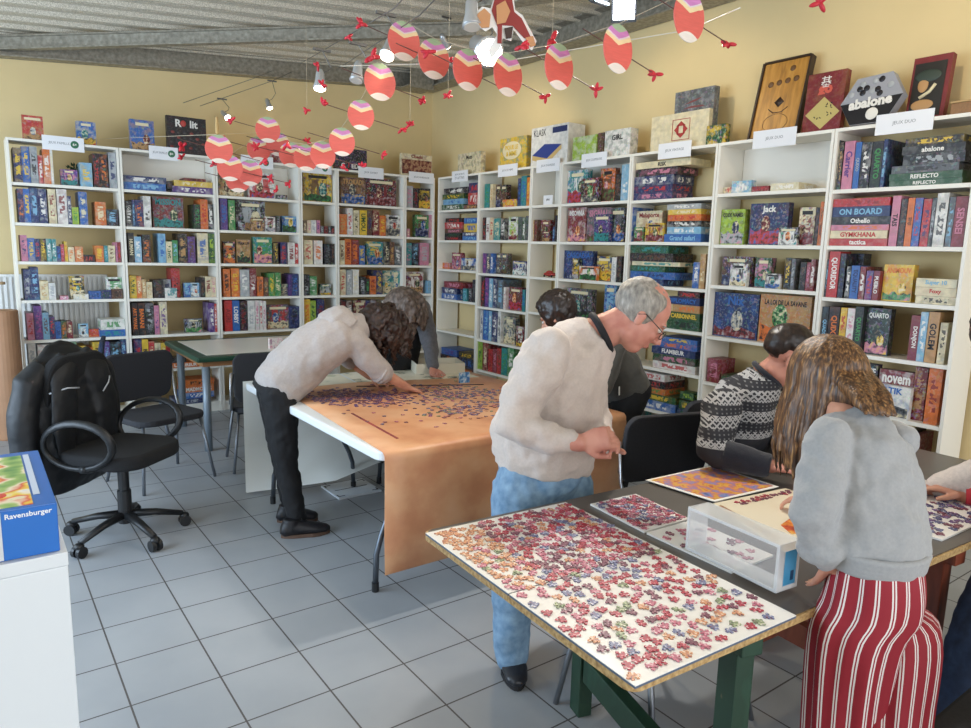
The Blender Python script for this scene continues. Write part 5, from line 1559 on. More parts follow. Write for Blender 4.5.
# wall-washing lamps near the right-hand wall, fixed under the beam above the picture
for p_, a_, lb in (((2.75, 1.9, 3.3), (3.95, 2.4, 2.3), 'silver spot lamp under the beam facing the corner bookcases'),
                   ((2.7, .2, 3.3), (3.95, .3, 2.4), 'silver spot lamp under the beam facing the middle of the side wall'),
                   ((2.6, -1.6, 3.3), (3.95, -1.2, 2.4), 'silver spot lamp under the beam facing the near bookcases')):
    spot_lamp(p_, a_, lb, (p_[0], p_[1], zc(p_[0]) - .01), 18, size=1.2, angle=95)

# ------------------------------------------------------------------ paper disc garland
dm = bpy.data.materials.new('painted_disc'); dm.use_nodes = True
N, L = nt(dm); b = N['Principled BSDF']; b.inputs['Roughness'].default_value = .55
tc = N.new('ShaderNodeTexCoord'); sp = N.new('ShaderNodeSeparateXYZ'); L.new(tc.outputs['Object'], sp.inputs[0])
nz = N.new('ShaderNodeTexNoise'); nz.inputs['Scale'].default_value = 30; L.new(tc.outputs['Object'], nz.inputs['Vector'])
# bands follow a scalloped line across the disc
zz = mth('ADD', mth('ADD', sp.outputs[2], mth('MULTIPLY', mth('ABSOLUTE', sp.outputs[0], None, N, L), -.35, N, L), N, L), mth('MULTIPLY', nz.outputs['Fac'], .008, N, L), N, L)
rp = N.new('ShaderNodeValToRGB'); cr = rp.color_ramp; cr.interpolation = 'CONSTANT'
set_ramp(cr, ((0.0, '#d86258'), (.145, '#d86258'), (.60, '#e8d3a4'), (.70, '#dccfd6'), (.735, '#c980bd'), (.855, '#9db795')), True)
L.new(mth('ADD', mth('DIVIDE', zz, .145, N, L), .5, N, L), rp.inputs['Fac'])
wv = N.new('ShaderNodeTexNoise'); wv.inputs['Scale'].default_value = 60; mp = N.new('ShaderNodeMapping'); mp.inputs['Scale'].default_value = (.3, 1, 3)
L.new(tc.outputs['Object'], mp.inputs[0]); L.new(mp.outputs[0], wv.inputs['Vector'])
hs = N.new('ShaderNodeHueSaturation'); L.new(mth('ADD', mth('MULTIPLY', wv.outputs['Fac'], .3, N, L), .85, N, L), hs.inputs['Value']); x2 = mth('MULTIPLY', mth('MULTIPLY', sp.outputs[0], sp.outputs[0], N, L), 7.0, N, L)
cap = mth('LESS_THAN', mth('ADD', sp.outputs[2], x2, N, L), -.043, N, L)
mc = N.new('ShaderNodeMix'); mc.data_type = 'RGBA'; L.new(cap, mc.inputs[0]); L.new(rp.outputs['Color'], mc.inputs[6]); mc.inputs[7].default_value = hexc('#e6dcd2')
L.new(mc.outputs[2], hs.inputs['Color'])
L.new(hs.outputs['Color'], b.inputs['Base Color'])
b.inputs['Subsurface Weight'].default_value = 0.0
REDP = mat('red_paper', '#c22334', .5, mottle=.2, scale=30)
STICK = mat('dark_stick', '#5c3a34', .6)
def bow(m, c, r, seed):
    g = random.Random(seed); c = Vector(c)
    for i in range(5):
        d = Vector((g.uniform(-1, 1), g.uniform(-1, 1), g.uniform(-1, 1))).normalized(); e = d.orthogonal().normalized()
        m.ell(c + d * r * .6, (r * .75, r * .36, r * .3), (d, e, d.cross(e)), 8, 6)
    return m
DISC = [  # px position turned into place, facing angle, stick end offsets
 ((1.183, -1.912, 2.311), 40, 'largest paper disc, at the near end of the garland'),
 ((1.063, -1.737, 2.232), 40, 'second paper disc from the near end of the garland'),
 ((1.001, -1.530, 2.205), 38, 'third paper disc from the near end, above the white game box'),
 ((0.974, -1.286, 2.217), 34, 'pale glowing paper disc right of the glaring lamp'),
 ((0.902, -1.134, 2.250), 30, 'glowing paper disc left of the glaring lamp'),
 ((0.853, -0.974, 2.310), 24, 'paper disc near the room corner, fourth from the glaring lamp'),
 ((0.805, -0.826, 2.397), 20, 'topmost paper disc beside the bright spot lamp'),
 ((0.776, -0.681, 2.263), 18, 'pink-white paper disc just below the bright spot lamp'),
 ((0.848, -0.361, 2.184), 14, 'lone paper disc hanging in front of the bare back wall'),
 ((0.842, -0.171, 2.085), 12, 'paper disc overlapping the dark box on the fifth bookcase'),
 ((0.829, 0.025, 2.041), 10, 'paper disc at the right end of the low cluster by the shelf sign'),
 ((0.819, 0.219, 2.042), 8, 'paper disc in the middle of the low cluster'),
 ((0.812, 0.410, 2.073), 6, 'paper disc behind the middle of the low cluster'),
 ((0.810, 0.598, 2.149), 4, 'paper disc above the green badge sign'),
 ((0.696, 0.433, 2.193), 4, 'white-topped paper disc hanging highest over the third bookcase'),
 ((0.367, 0.179, 2.037), 6, 'paper disc on a wooden peg beside the black box with dots'),
 ((0.706, 0.612, 2.113), 6, 'small pale paper disc partly hidden by its neighbours'),
 ((0.483, 0.404, 1.976), 5, 'upper paper disc of the three in front of the third bookcase'),
 ((0.598, 0.443, 1.963), 5, 'right paper disc of the three in front of the third bookcase'),
 ((0.577, 0.582, 1.934), 5, 'lowest paper disc of the three in front of the third bookcase')]
prev = None
ctr = []
for i, (p_, a_, lb) in enumerate(DISC):
    p_ = Vector(p_); dist = (p_ - CAM).length
    r = .0735 if i < 8 else .066
    view = (p_ - CAM); va_ = math.atan2(view.y, view.x) - PI / 2   # facing the camera would be rotation va_
    o = link('paper_disc', MB().tube([(0, -.0015, 0), (0, .0015, 0)], r, 32).mesh('disc'), dm)
    o.location = p_; o.rotation_euler = (0, 0, va_ + math.radians(a_ + 12)); tag(o, lb, 'paper disc')
    MB().tube([(-.17, .004, .025), (.20, .004, -.035)], .0018, 6).build('stick', STICK, o)
    bow(MB(), (.215, .004, -.037), .021, i).build('paper_bow', REDP, o, True)
    if i % 2 == 0: bow(MB(), (-.185, .004, .027), .022, 50 + i).build('paper_bow', REDP, o, True)
    ctr.append(p_ + Vector((0, 0, r)))
THREAD = mat('thread', '#b9ab92', .7)
m = MB()
tag(MB().tube([Vector((1.176, -2.155, 2.333))] + [c + Vector((0, 0, .002)) for c in ctr[:8]], .0012, 5).build('garland_string', THREAD), 'pale string carrying the near paper discs across the room', 'string')
tag(MB().tube([ctr[7]] + [c + Vector((0, 0, .002)) for c in ctr[7:15]], .0012, 5).build('garland_string', THREAD), 'pale string carrying the paper discs of the low cluster', 'string')
tag(MB().tube([ctr[13], ctr[15] + Vector((0, 0, .002)), (0.419, 4.050, 2.499)], .0012, 5).build('garland_string', THREAD), 'thin string running from the low discs to the back wall', 'string')
tag(MB().tube([ctr[13], ctr[16] + Vector((0, 0, .001)), ctr[17] + Vector((0, 0, .001)), ctr[19], ctr[18] + Vector((0, 0, .001))], .0012, 5).build('garland_string', THREAD), 'thin string linking the three lowest paper discs', 'string')
tag(MB().tube([(1.221, -2.064, 2.308), (1.663, -1.520, 2.451), (1.261, -0.852, 2.391), (0.793, -0.259, 2.405)], .002, 5).build('garland_string', mat('pale_cord', '#cfc8b8', .6)), 'pale straight cord running high behind the near discs', 'cord')
tag(MB().lathe([(.006, -.03), (.009, 0), (.006, .05)], (0.362, 0.183, 2.134), 10).build('wooden_peg', mat('peg_wood', '#b3935c', .6)), 'wooden peg holding the disc beside the black box with dots', 'peg')
for k, (p_, lb) in enumerate((((0.350, 0.812, 2.112), 'large red paper tassel in front of the sign on the second bookcase'), ((0.348, 0.813, 2.053), 'small red paper tassel under the large one by the second bookcase'),
        ((0.752, -0.105, 2.427), 'red paper tassel wrapped by the downward spot lamp'), ((0.726, -0.707, 2.347), 'crimson paper tassel beside the bright spot lamp'), ((0.779, -0.373, 2.503), 'red paper tassel tied to the light cable'),
        ((1.045, -1.438, 2.318), 'pink-red paper tassel above the third disc'), ((0.826, 0.214, 2.281), 'small red paper bow in front of the bare back wall'), ((1.125, -2.366, 2.227), 'red paper bow high over the near bookcases'),
        ((1.153, -0.276, 2.188), 'small red paper bow near the room corner'), ((1.192, -0.553, 2.291), 'red paper bow below the glowing discs'), ((0.787, -0.069, 2.357), 'red paper curl around the downward lamp'))):
    ts = tag(bow(MB(), p_, .030 if k in (0, 3, 5) else .02, 90 + k).build('paper_tassel', REDP, None, True), lb, 'paper tassel')
    if k in (5, 6, 8, 9): MB().tube([p_, (p_[0], p_[1], zc(p_[0]))], .0008, 4).build('hanging_thread', THREAD, ts)
# cut-out hanging figure, kept generic
t = thing('hanging_cutout', 'flat cut-out tumbling figure in red hanging from the ceiling', 'decoration')
VP = Vector((0.867, -1.431, 2.374)); va_ = math.atan2((VP - CAM).y, (VP - CAM).x) - PI / 2
t.location = VP; t.rotation_euler = (0, 0, va_ + .15)
def cut(nm, poly, m_, y=0.0):
    bm_ = MB().prism([(x, z) for x, z in poly], -.002, .002); bm_.v = [(x, z_ + y, z) for x, z, z_ in bm_.v]; return bm_.build(nm, m_, t)
sc = .0036
def P2(l): return [((x - 511) * sc, (12 - y) * sc) for x, y in l]
CR_, CT, CD = mat('cutout_red', '#8e2a24', .5), mat('cutout_tan', '#c58d5e', .5), mat('cutout_dark', '#3a241c', .5)
cut('white_border', P2([(478, 16), (484, 9), (492, 10), (497, -6), (512, -6), (515, 10), (522, 14), (536, 36), (532, 44), (524, 38), (514, 27), (512, 37), (504, 35), (502, 44), (494, 54), (491, 46), (499, 32), (494, 26), (488, 30), (478, 24)]), PAPER, .003)
cut('red_suit', P2([(493, 12), (497, -5), (510, -5), (514, 12), (521, 17), (532, 36), (524, 34), (513, 24), (503, 24), (503, 40), (499, 40), (499, 26)]), CR_, -.0015)
cut('tan_face', P2([(497, 8), (505, 3), (510, 12), (506, 22), (498, 24)]), CT, -.006)
cut('tan_hand', P2([(480, 16), (486, 11), (492, 16), (491, 27), (484, 28), (479, 22)]), CT, -.006)
cut('tan_foot', P2([(525, 34), (532, 32), (535, 40), (530, 42)]), CT, -.006)
cut('dark_hair', P2([(505, 27), (513, 25), (512, 35), (507, 36)]), CD, -.006)
MB().tube([(0, 0, .06), (.01, 0, .6)], .001, 5).build('hanging_thread', THREAD, t)

# ------------------------------------------------------------------ people
def skin_mat(name, c, c2):
    return ramp_mat(name, 14, [(.3, c2), (.6, c)], .5, detail=3)
SK1 = skin_mat('skin_warm', '#c8937a', '#b87e68')
SK2 = skin_mat('skin_pink', '#c98e7b', '#b67464')
V = Vector
def hand(m, wrist, d, n, side=1, curl=.4, s=1.0, spread=.1):
    d = V(d).normalized(); n = V(n); n = (n - d * n.dot(d)).normalized(); y = n.cross(d) * side; w = V(wrist)
    m.tube([w - d * .02, w + d * .015 * s, w + d * .05 * s, w + d * .085 * s, w + d * .095 * s], [(.026 * s, .018 * s), (.03 * s, .017 * s), (.04 * s, .016 * s), (.04 * s, .013 * s), (.034 * s, .009 * s)], 14, lat=y)
    for k, (off, ln, r) in enumerate(((.030, .072, .0090), (.010, .080, .0092), (-.010, .074, .0088), (-.029, .058, .0080))):
        p = w + d * (.078 * s) + y * off * s; a = curl * (.75 + .12 * k); dd = (d + y * (off * spread * 8)).normalized(); pts = [p]; ang = a * .5
        for f in (.46, .30, .24):
            q = (dd * math.cos(ang) + n * math.sin(ang)).normalized(); p = p + q * ln * f * s; pts.append(p); ang += a * .8
        m.tube(pts, [r * s, r * s * .95, r * s * .88, r * s * .7], 10)
        m.ell(pts[-1], (r * .7 * s,) * 3, None, 8, 6)
    p = w + d * .022 * s + y * .026 * s; t1 = (d * .62 + y * .7 + n * .35).normalized(); t2 = (d * .85 + y * .25 + n * .45).normalized()
    m.tube([p, p + t1 * .034 * s, p + t1 * .034 * s + t2 * .03 * s, p + t1 * .034 * s + t2 * .052 * s], [.0135 * s, .0115 * s, .0100 * s, .0075 * s], 10)
def axes(f, u):
    f = V(f).normalized(); u = V(u); u = (u - f * u.dot(f)).normalized(); return f, u, u.cross(f)
def head(m, c, f, u, s=1.0, stout=1.0):
    f, u, l = axes(f, u); c = V(c)
    def P(a, b_, d): return c + (f * a + l * b_ + u * d) * s
    ax = (f, l, u)
    m.ell(P(-.014, 0, .036), (.098 * s, .076 * s, .086 * s), ax, 20, 14)
    m.ell(P(.026, 0, -.030), (.068 * s, .062 * s * stout, .088 * s), ax, 18, 12)
    m.ell(P(.048, 0, -.092), (.038 * s, .038 * s * stout, .028 * s), ax, 14, 10)
    m.ell(P(.008, 0, -.075), (.05 * s, .055 * s * stout, .04 * s), ax, 14, 10)
    m.tube([P(.086, 0, .018), P(.100, 0, -.004), P(.114, 0, -.026), P(.096, 0, -.036)], [.009 * s, .011 * s, .0145 * s, .011 * s], 10)
    m.ell(P(.080, 0, .026), (.016 * s, .048 * s, .012 * s), ax, 14, 8)
    for q in (-1, 1):
        m.ell(P(.062, q * .036, -.026), (.026 * s, .022 * s, .022 * s), ax, 12, 8)
        m.ell(P(-.008, q * .076, -.014), (.016 * s, .008 * s, .028 * s), ax, 12, 10)
        m.ell(P(-.012, q * .080, -.004), (.018 * s, .006 * s, .018 * s), ax, 12, 8)
        m.ell(P(.105, q * .012, -.033), (.012 * s, .009 * s, .008 * s), ax, 8, 6)
    m.ell(P(.090, 0, -.058), (.010 * s, .024 * s, .006 * s), ax, 12, 6)
    m.ell(P(.088, 0, -.068), (.010 * s, .021 * s, .007 * s), ax, 12, 6)
    return P, ax
def face_bits(P, ax, s, parent, brow):
    for q in (-1, 1):
        MB().ell(P(.078, q * .031, .004), (.010 * s, .013 * s, .009 * s), ax, 12, 8).build('eye', mat('eye_white', '#d8d2ca', .3), parent, True)
        MB().ell(P(.0865, q * .031, .002), (.0025 * s, .006 * s, .006 * s), ax, 10, 6).build('iris', mat('iris_dark', '#3a2c22', .3), parent, True)
        MB().tube([P(.084, q * .014, .023), P(.088, q * .032, .028), P(.076, q * .052, .022)], [.003, .0045, .003], 6).build('eyebrow', brow, parent, True)
    MB().ell(P(.0985, 0, -.063), (.003 * s, .021 * s, .002 * s), ax, 10, 6).build('mouth', mat('lip', '#9a5a50', .5), parent, True)
def cap_hair(c, f, u, s, fn, name, m_, parent, disp=.01, scale=1.0, voxel=.007, extra=None, off=(-.014, 0, .036)):
    """close-fitting hair: the skull's ellipsoid swollen where fn(front, side, up) says hair grows"""
    f, u, l = axes(f, u); c = V(c) + (f * off[0] + l * off[1] + u * off[2]) * s
    m = MB().ell(c, (.098 * s * scale, .078 * s * scale, .088 * s * scale), (f, l, u), 40, 28, lambda a, b_, d: fn(a, b_, d))
    if extra: extra(m)
    return link(name, fuse(m, name, voxel, 2, disp, .03, 1), m_, parent)
def strands(m, c, f, u, s, n, seed, length, rad, ok, wav=.012, grav=1.0, scale=1.12, out=.5):
    """locks of hair rooted on the skull and falling with gravity"""
    g = random.Random(seed); f, u, l = axes(f, u); c = V(c) + (f * -.014 + u * .036) * s
    k = 0
    while k < n:
        a = V((g.gauss(0, 1), g.gauss(0, 1), g.gauss(0, 1))).normalized()
        if not ok(a.x, a.y, a.z): continue
        k += 1
        p = c + (f * (a.x * .098) + l * (a.y * .078) + u * (a.z * .088)) * s * scale
        d = (f * a.x + l * a.y + u * a.z).normalized() * out + V((0, 0, -.2)); ln = length * g.uniform(.75, 1.1); N_ = 7; pts = [p - d * .01]; ph = g.uniform(0, 6)
        for i in range(N_):
            d = (d * .62 + V((0, 0, -1)) * .38 * grav); d.normalize()
            w_ = V((math.sin(ph + i * 1.7), math.cos(ph + i * 1.3), 0)) * wav
            p = p + d * ln / N_; 
            rr = p - c
            lim = .105 * s
            if rr.length < lim: p = c + rr.normalized() * lim
            pts.append(p + w_)
        r = rad * g.uniform(.7, 1.2)
        m.tube(pts, [r * .8, r, r * 1.1, r * 1.1, r, r * .9, r * .6, r * .2], 6)
def shoe(name, heel, toe, m_, sole, parent, w=.045, h=.075):
    heel, toe = V(heel), V(toe); d = (toe - heel); ln = d.length; d.normalize(); y = V((-d.y, d.x, 0)); up = V((0, 0, 1))
    m = MB()
    m.tube([heel + up * .055, heel + d * .02 + up * .05, heel + d * ln * .35 + up * .05, heel + d * ln * .7 + up * .038, heel + d * ln * .92 + up * .03, toe + up * .026], [(w * .6, .03), (w * .85, .045), (w * .82, .045), (w, .032), (w * .8, .022), (w * .3, .012)], 16, lat=y)
    m.tube([heel + d * .05 + up * .04, heel + d * .055 + up * (h + .03)], [(w * .9, w * .95), (w * .8, w * .85)], 14, lat=y)
    o = link(name, fuse(m, name, .006, 3), m_, parent)
    pts = []
    for i in range(24):
        a = 2 * PI * i / 24; x = math.cos(a) * ln * .5 + ln * .5; ww = w * (1.02 if x > ln * .5 else .82)
        q = heel + d * x + y * math.sin(a) * ww; pts.append((q.x, q.y))
    MB().prism(pts, .001, .020).build('sole', sole, o)
    for k in range(3):
        q = heel + d * ln * (.42 + .1 * k) + up * (.098 - .014 * k)
        MB().tube([q - y * .024 - up * .004, q + up * .002, q + y * .024 - up * .004], .0025, 6).build('lace', INK, o, True)
    return o
def body_of(name, label, m, skin, voxel=.0055):
    o = link(name, fuse(m, name, voxel, 2), skin); tag(o, label, 'person'); return o
def mid(a, b_, f): return V(a) + (V(b_) - V(a)) * f
def torso(m, pts, rad, lat): m.tube(pts, rad, 24, lat=lat)
def limb(m, a, b_, c, r, seg=16):
    """three joints, radii at a, mid upper, b, mid lower, c"""
    a, b_, c = V(a), V(b_), V(c)
    pts = [a, mid(a, b_, .35), mid(a, b_, .75), b_ + (mid(a, c, .5) - b_) * .06, mid(b_, c, .3), mid(b_, c, .7), c]
    rr = [r[0], r[1], (r[1] + r[2]) / 2, r[2], r[3], (r[3] + r[4]) / 2, r[4]]
    m.tube(pts, rr, seg)
    m.ell(a, (r[0] * .98,) * 3, None, 12, 8); m.ell(c, (r[4] * .98,) * 3, None, 10, 6)
def knit(name, c, mott=.12, sc=60, b=.25, bs=220):
    return mat(name, c, .9, mottle=mott, scale=sc, bump=b, bscale=bs, sheen=.2)

# ---- teenager in the pale hoodie
f1 = V((.98, -.19, 0)); l1 = V((.19, .98, 0))
pel, wa, ch, nb = V((0.686, 0.366, 0.808)), V((0.832, 0.333, 0.977)), V((1.019, 0.295, 1.090)), V((1.170, 0.283, 1.142))
hd = V((1.301, 0.286, 1.101))
shR, elR, wrR = V((1.061, 0.189, 1.088)), V((1.212, 0.153, 0.895)), V((1.396, 0.154, 0.784))
shL = ch + l1 * .20 + V((.05, 0, -.01)); elL = V((1.20, .56, .92)); wrL = V((1.33, .50, .800))
hipR, knR, anR = pel - l1 * .085, V((0.695, 0.260, 0.398)), V((0.745, 0.224, 0.064))
hipL, knL, anL = pel + l1 * .085, V((0.743, 0.436, 0.380)), V((0.781, 0.408, 0.067))
def body_common(m, pel, wa, ch, nb, hd, fh, uh, lat, arms, legs, tr=(.13, .10), s=1.0, stout=1.0):
    torso(m, [mid(pel, wa, -.25), pel, wa, ch, nb], [(.12 * s, .09 * s), (.15 * s, .105 * s), (.13 * s, .10 * s), (.165 * s, .105 * s), (.07 * s, .06 * s)], lat)
    m.tube([nb - (V(hd) - nb) * .25, mid(nb, hd, .4), mid(nb, hd, .85)], [.062 * s, .054 * s, .055 * s], 14)
    P, ax = head(m, hd, fh, uh, s, stout)
    for a, b_, c, hn, n_, sd, cu in arms:
        limb(m, a, b_, c, [.048 * s, .043 * s, .037 * s, .036 * s, .027 * s]); hand(m, c, hn, n_, sd, cu, s)
    for a, b_, c in legs:
        limb(m, a, b_, c, [.08 * s, .075 * s, .052 * s, .052 * s, .036 * s])
    return P, ax
m = MB()
fh, uh = V((.72, -.08, -.69)), V((.69, -.1, .72))
P, ax = body_common(m, pel, wa, ch, nb, hd, fh, uh, l1,
    [(shR, elR, wrR, V((1.509, 0.145, 0.739)) - wrR, (0.1, 0, -1), -1, .35), (shL, elL, wrL, V((.08, -.07, -.035)), (0, 0, -1), 1, .4)], [(hipR, knR, anR), (hipL, knL, anL)], s=.95)
p1 = body_of('person', 'teenager with dark curly hair in a pale grey hoodie bending over the orange sheet', m, SK1)
face_bits(P, ax, .95, p1, mat('eyebrow_dark', '#2a1e18', .6))
# hoodie
m = MB()
torso(m, [mid(pel, wa, -.12) + V((0, 0, -.0)), mid(pel, wa, .12), mid(pel, wa, .6), wa + (ch - wa) * .2, ch, nb + (nb - ch) * .05], [(.165, .125), (.185, .145), (.18, .15), (.18, .15), (.185, .14), (.10, .085)], l1)
limb(m, shR, elR, mid(elR, wrR, .15), [.078, .072, .064, .060, .056]); limb(m, shL, elL, mid(elL, wrL, .15), [.078, .072, .064, .060, .056])
for a, b_ in ((elR, wrR), (elL, wrL)):
    m.tube([mid(a, b_, .02), mid(a, b_, .10), mid(a, b_, .2)], [.060, .062, .056], 14)
HOOD = knit('hoodie_grey', '#a59d99', .06, 90, .12, 260)
o = link('hoodie', fuse(m, 'hoodie', .009, 4, .035, .11, 2), HOOD, p1)
m = MB(); hc = mid(ch, nb, .55) + V((-.06, 0, .085))
m.tube([hc + l1 * -.12 + V((.04, 0, -.05)), hc + l1 * -.08 + V((-.02, 0, .0)), hc + V((-.05, 0, .015)), hc + l1 * .08 + V((-.02, 0, .0)), hc + l1 * .12 + V((.04, 0, -.05))], [(.05, .028), (.08, .036), (.095, .038), (.08, .036), (.05, .028)], 14, lat=(1, 0, .25))
link('hood', fuse(m, 'hood', .008, 4, .02, .06, 1), HOOD, p1)
m = MB()
for k, f_ in enumerate((.04, .14)):
    c = mid(elR, wrR, f_); ax_ = (wrR - elR).normalized(); 
    pts = [c + (ax_.orthogonal().normalized() * math.cos(a) + ax_.cross(ax_.orthogonal().normalized()) * math.sin(a)) * (.060 - k * .002) for a in [i * 2 * PI / 18 for i in range(18)]]
    m.tube(pts, .009, 6, closed=True)
m.build('rolled_cuff', HOOD, p1, True)
m = MB()
torso(m, [mid(pel, wa, -.3), pel, mid(pel, wa, .25)], [(.15, .11), (.165, .125), (.15, .115)], l1)
limb(m, hipR, knR, anR, [.10, .092, .066, .062, .05]); limb(m, hipL, knL, anL, [.10, .092, .066, .062, .05])
BJEAN = mat('black_jeans', '#0e0e11', .85, mottle=.15, scale=50, bump=.1, bscale=200)
link('trousers', fuse(m, 'trousers', .009, 3, .022, .06, 1), BJEAN, p1)
CURL = ramp_mat('dark_brown_hair', 60, [(.3, '#1d1310'), (.55, '#33211b'), (.75, '#4c342a')], .5, stretch=(1, 1, .3))
okc = lambda a, b_, d: not (a > .55 and d < .25)
m = MB().ell(hd + V((-.025, 0, .035)), (.14, .13, .135), None, 20, 14)
strands(m, hd, fh, uh, .95, 170, 5, .17, .015, okc, .022, .9, 1.15, 1.0)
link('hair', fuse(m, 'hair', .007, 1, .035, .03, 1), CURL, p1)
SOLE = mat('brown_sole', '#5a4436', .7); SHB = mat('black_shoe', '#17161a', .5, bump=.1, bscale=80)
shoe('shoe', V((0.639, 0.205, 0.000)), V((0.898, 0.139, 0.000)), SHB, SOLE, p1, .05)
shoe('shoe', V((0.701, 0.439, 0.000)), V((0.912, 0.342, 0.000)), SHB, SOLE, p1, .05)

# ---- man in the pale jumper
f2 = V((.805, -.593, 0)); l2 = V((.593, .805, 0))
pel, wa, ch, nb = V((1.075, -1.435, 0.771)), V((1.079, -1.450, 0.944)), V((1.115, -1.502, 1.168)), V((1.194, -1.585, 1.300))
hd = V((1.284, -1.700, 1.377))
shR, elR, wrR = V((0.939, -1.608, 1.253)), V((0.808, -1.561, 0.992)), V((0.966, -1.752, 0.962))
shL, elL, wrL = ch + l2 * .19 + f2 * .05, ch + l2 * .24 + f2 * .16 + V((0, 0, -.25)), V((1.108, -1.708, 0.916))
hipR, knR, anR = V((0.961, -1.463, 0.732)), V((0.921, -1.471, 0.388)), V((0.926, -1.475, 0.062))
hipL, knL, anL = V((1.221, -1.418, 0.672)), V((1.282, -1.438, 0.280)), V((1.370, -1.428, -0.043))
uh = (f2 * .66 + V((0, 0, .75))); fh = (f2 * .75 + V((0, 0, -.66)))
m = MB()
torso(m, [mid(pel, wa, -.4), pel, wa, ch, nb], [(.13, .11), (.17, .14), (.17, .155), (.175, .13), (.075, .068)], l2)
m.tube([nb - (hd - nb) * .3, mid(nb, hd, .35), mid(nb, hd, .8)], [.072, .064, .064], 16)
P, ax = head(m, hd, fh, uh, 1.03, 1.08)
limb(m, shR, elR, wrR, [.05, .048, .042, .042, .031]); hand(m, wrR, V((1.028, -1.810, 0.984)) - wrR, l2 + V((0, 0, -.3)), 1, 1.15, 1.05)
limb(m, shL, elL, wrL, [.05, .048, .042, .042, .031]); hand(m, wrL, V((1.080, -1.762, 0.958)) - wrL, -l2, -1, 1.2, 1.05)
for q in ((hipR, knR, anR), (hipL, knL, anL)): limb(m, *q, [.085, .08, .056, .056, .04])
p2 = body_of('person', 'grey-haired man with glasses in a pale jumper and light blue jeans leaning over the puzzles', m, SK2, .005)
GHR = ramp_mat('grey_hair', 70, [(.3, '#6b655e'), (.55, '#938c82'), (.75, '#b2aba0')], .6, stretch=(1, 1, .4))
face_bits(P, ax, 1.03, p2, GHR)
def bald(a, b_, d):
    top = max(0, min(1, (d - .45) * 4)); front = max(0, min(1, (a - .12 - .1 * (abs(b_) < .3)) * 5)); low = max(0, min(1, (-.75 - d) * 4 + .0))
    side = 1.0 if abs(b_) > .45 and a < .40 else 0
    fr = front * (1 - side) + side * max(0, min(1, (a - .32) * 6))
    return 1.09 - .13 * max(fr, top * (.95 if a > -.35 else .25), low)
cap_hair(hd, fh, uh, 1.03, bald, 'hair', GHR, p2, .008)
GM = mat('spectacle_frame', '#3a3430', .35, .3)
m = MB()
for q in (-1, 1):
    m.tube([P(.100 + .006 * math.cos(a) * 0, q * .034 + .021 * math.cos(a), -.002 + .016 * math.sin(a)) for a in [i * 2 * PI / 18 for i in range(18)]], .0016, 6, closed=True)
    m.tube([P(.100, q * .055, .004), P(.06, q * .074, .006), P(-.005, q * .084, .010), P(-.025, q * .084, -.008)], .0018, 6)
m.tube([P(.1, -.013, .002), P(.104, 0, .005), P(.1, .013, .002)], .0016, 6)
m.build('glasses', GM, p2, True)
JUM = knit('pale_jumper', '#c3b6ad', .05, 120, .18, 300)
m = MB()
torso(m, [mid(pel, wa, .10), mid(pel, wa, .35), wa, mid(wa, ch, .5), ch, mid(ch, nb, .6), nb + (nb - ch) * .02], [(.19, .185), (.20, .20), (.20, .20), (.205, .19), (.205, .175), (.15, .125), (.088, .08)], l2)
limb(m, shR + V((0, 0, .0)), elR, mid(elR, wrR, .93), [.085, .080, .068, .060, .044]); limb(m, shL, elL, mid(elL, wrL, .93), [.085, .080, .068, .060, .044])
m.tube([mid(elR, wrR, .78), mid(elR, wrR, .86), mid(elR, wrR, .96)], [.046, .05, .044], 14)
o = link('jumper', fuse(m, 'jumper', .009, 3, .05, .10, 2), JUM, p2)
m = MB(); nx_ = (hd - nb).normalized(); e1 = l2; e2 = nx_.cross(e1).normalized(); cc = nb + nx_ * .012
m.tube([cc + (e1 * math.cos(a) * .076 + e2 * math.sin(a) * .072) for a in [i * 2 * PI / 28 for i in range(28)]], .013, 10, closed=True)
m.build('collar', mat('black_collar', '#15151a', .8), p2, True)
m = MB()
torso(m, [mid(pel, wa, -.55), mid(pel, wa, -.2), pel, mid(pel, wa, .35)], [(.15, .125), (.18, .155), (.185, .165), (.17, .155)], l2)
limb(m, hipR, knR, anR, [.112, .105, .082, .076, .068]); limb(m, hipL, knL, anL, [.112, .105, .082, .076, .068])
LJ = ramp_mat('light_blue_denim', 30, [(.3, '#5f7f9c'), (.5, '#7593ae'), (.7, '#86a3bb')], .85, detail=6, bump=.15)
link('jeans', fuse(m, 'jeans', .009, 3, .022, .08, 1), LJ, p2)
SH2 = mat('dark_boat_shoe', '#22242a', .4, bump=.08, bscale=50); S2 = mat('dark_sole', '#1b1a1c', .7)
shoe('shoe', V((1.012, -1.342, 0.000)), V((0.863, -1.599, 0.000)), SH2, S2, p2, .05)
hl = V((anL.x, anL.y, 0)) - f2 * .05; shoe('shoe', hl, hl + f2 * .20 + V((-.05, -.1, 0)), SH2, S2, p2, .05)

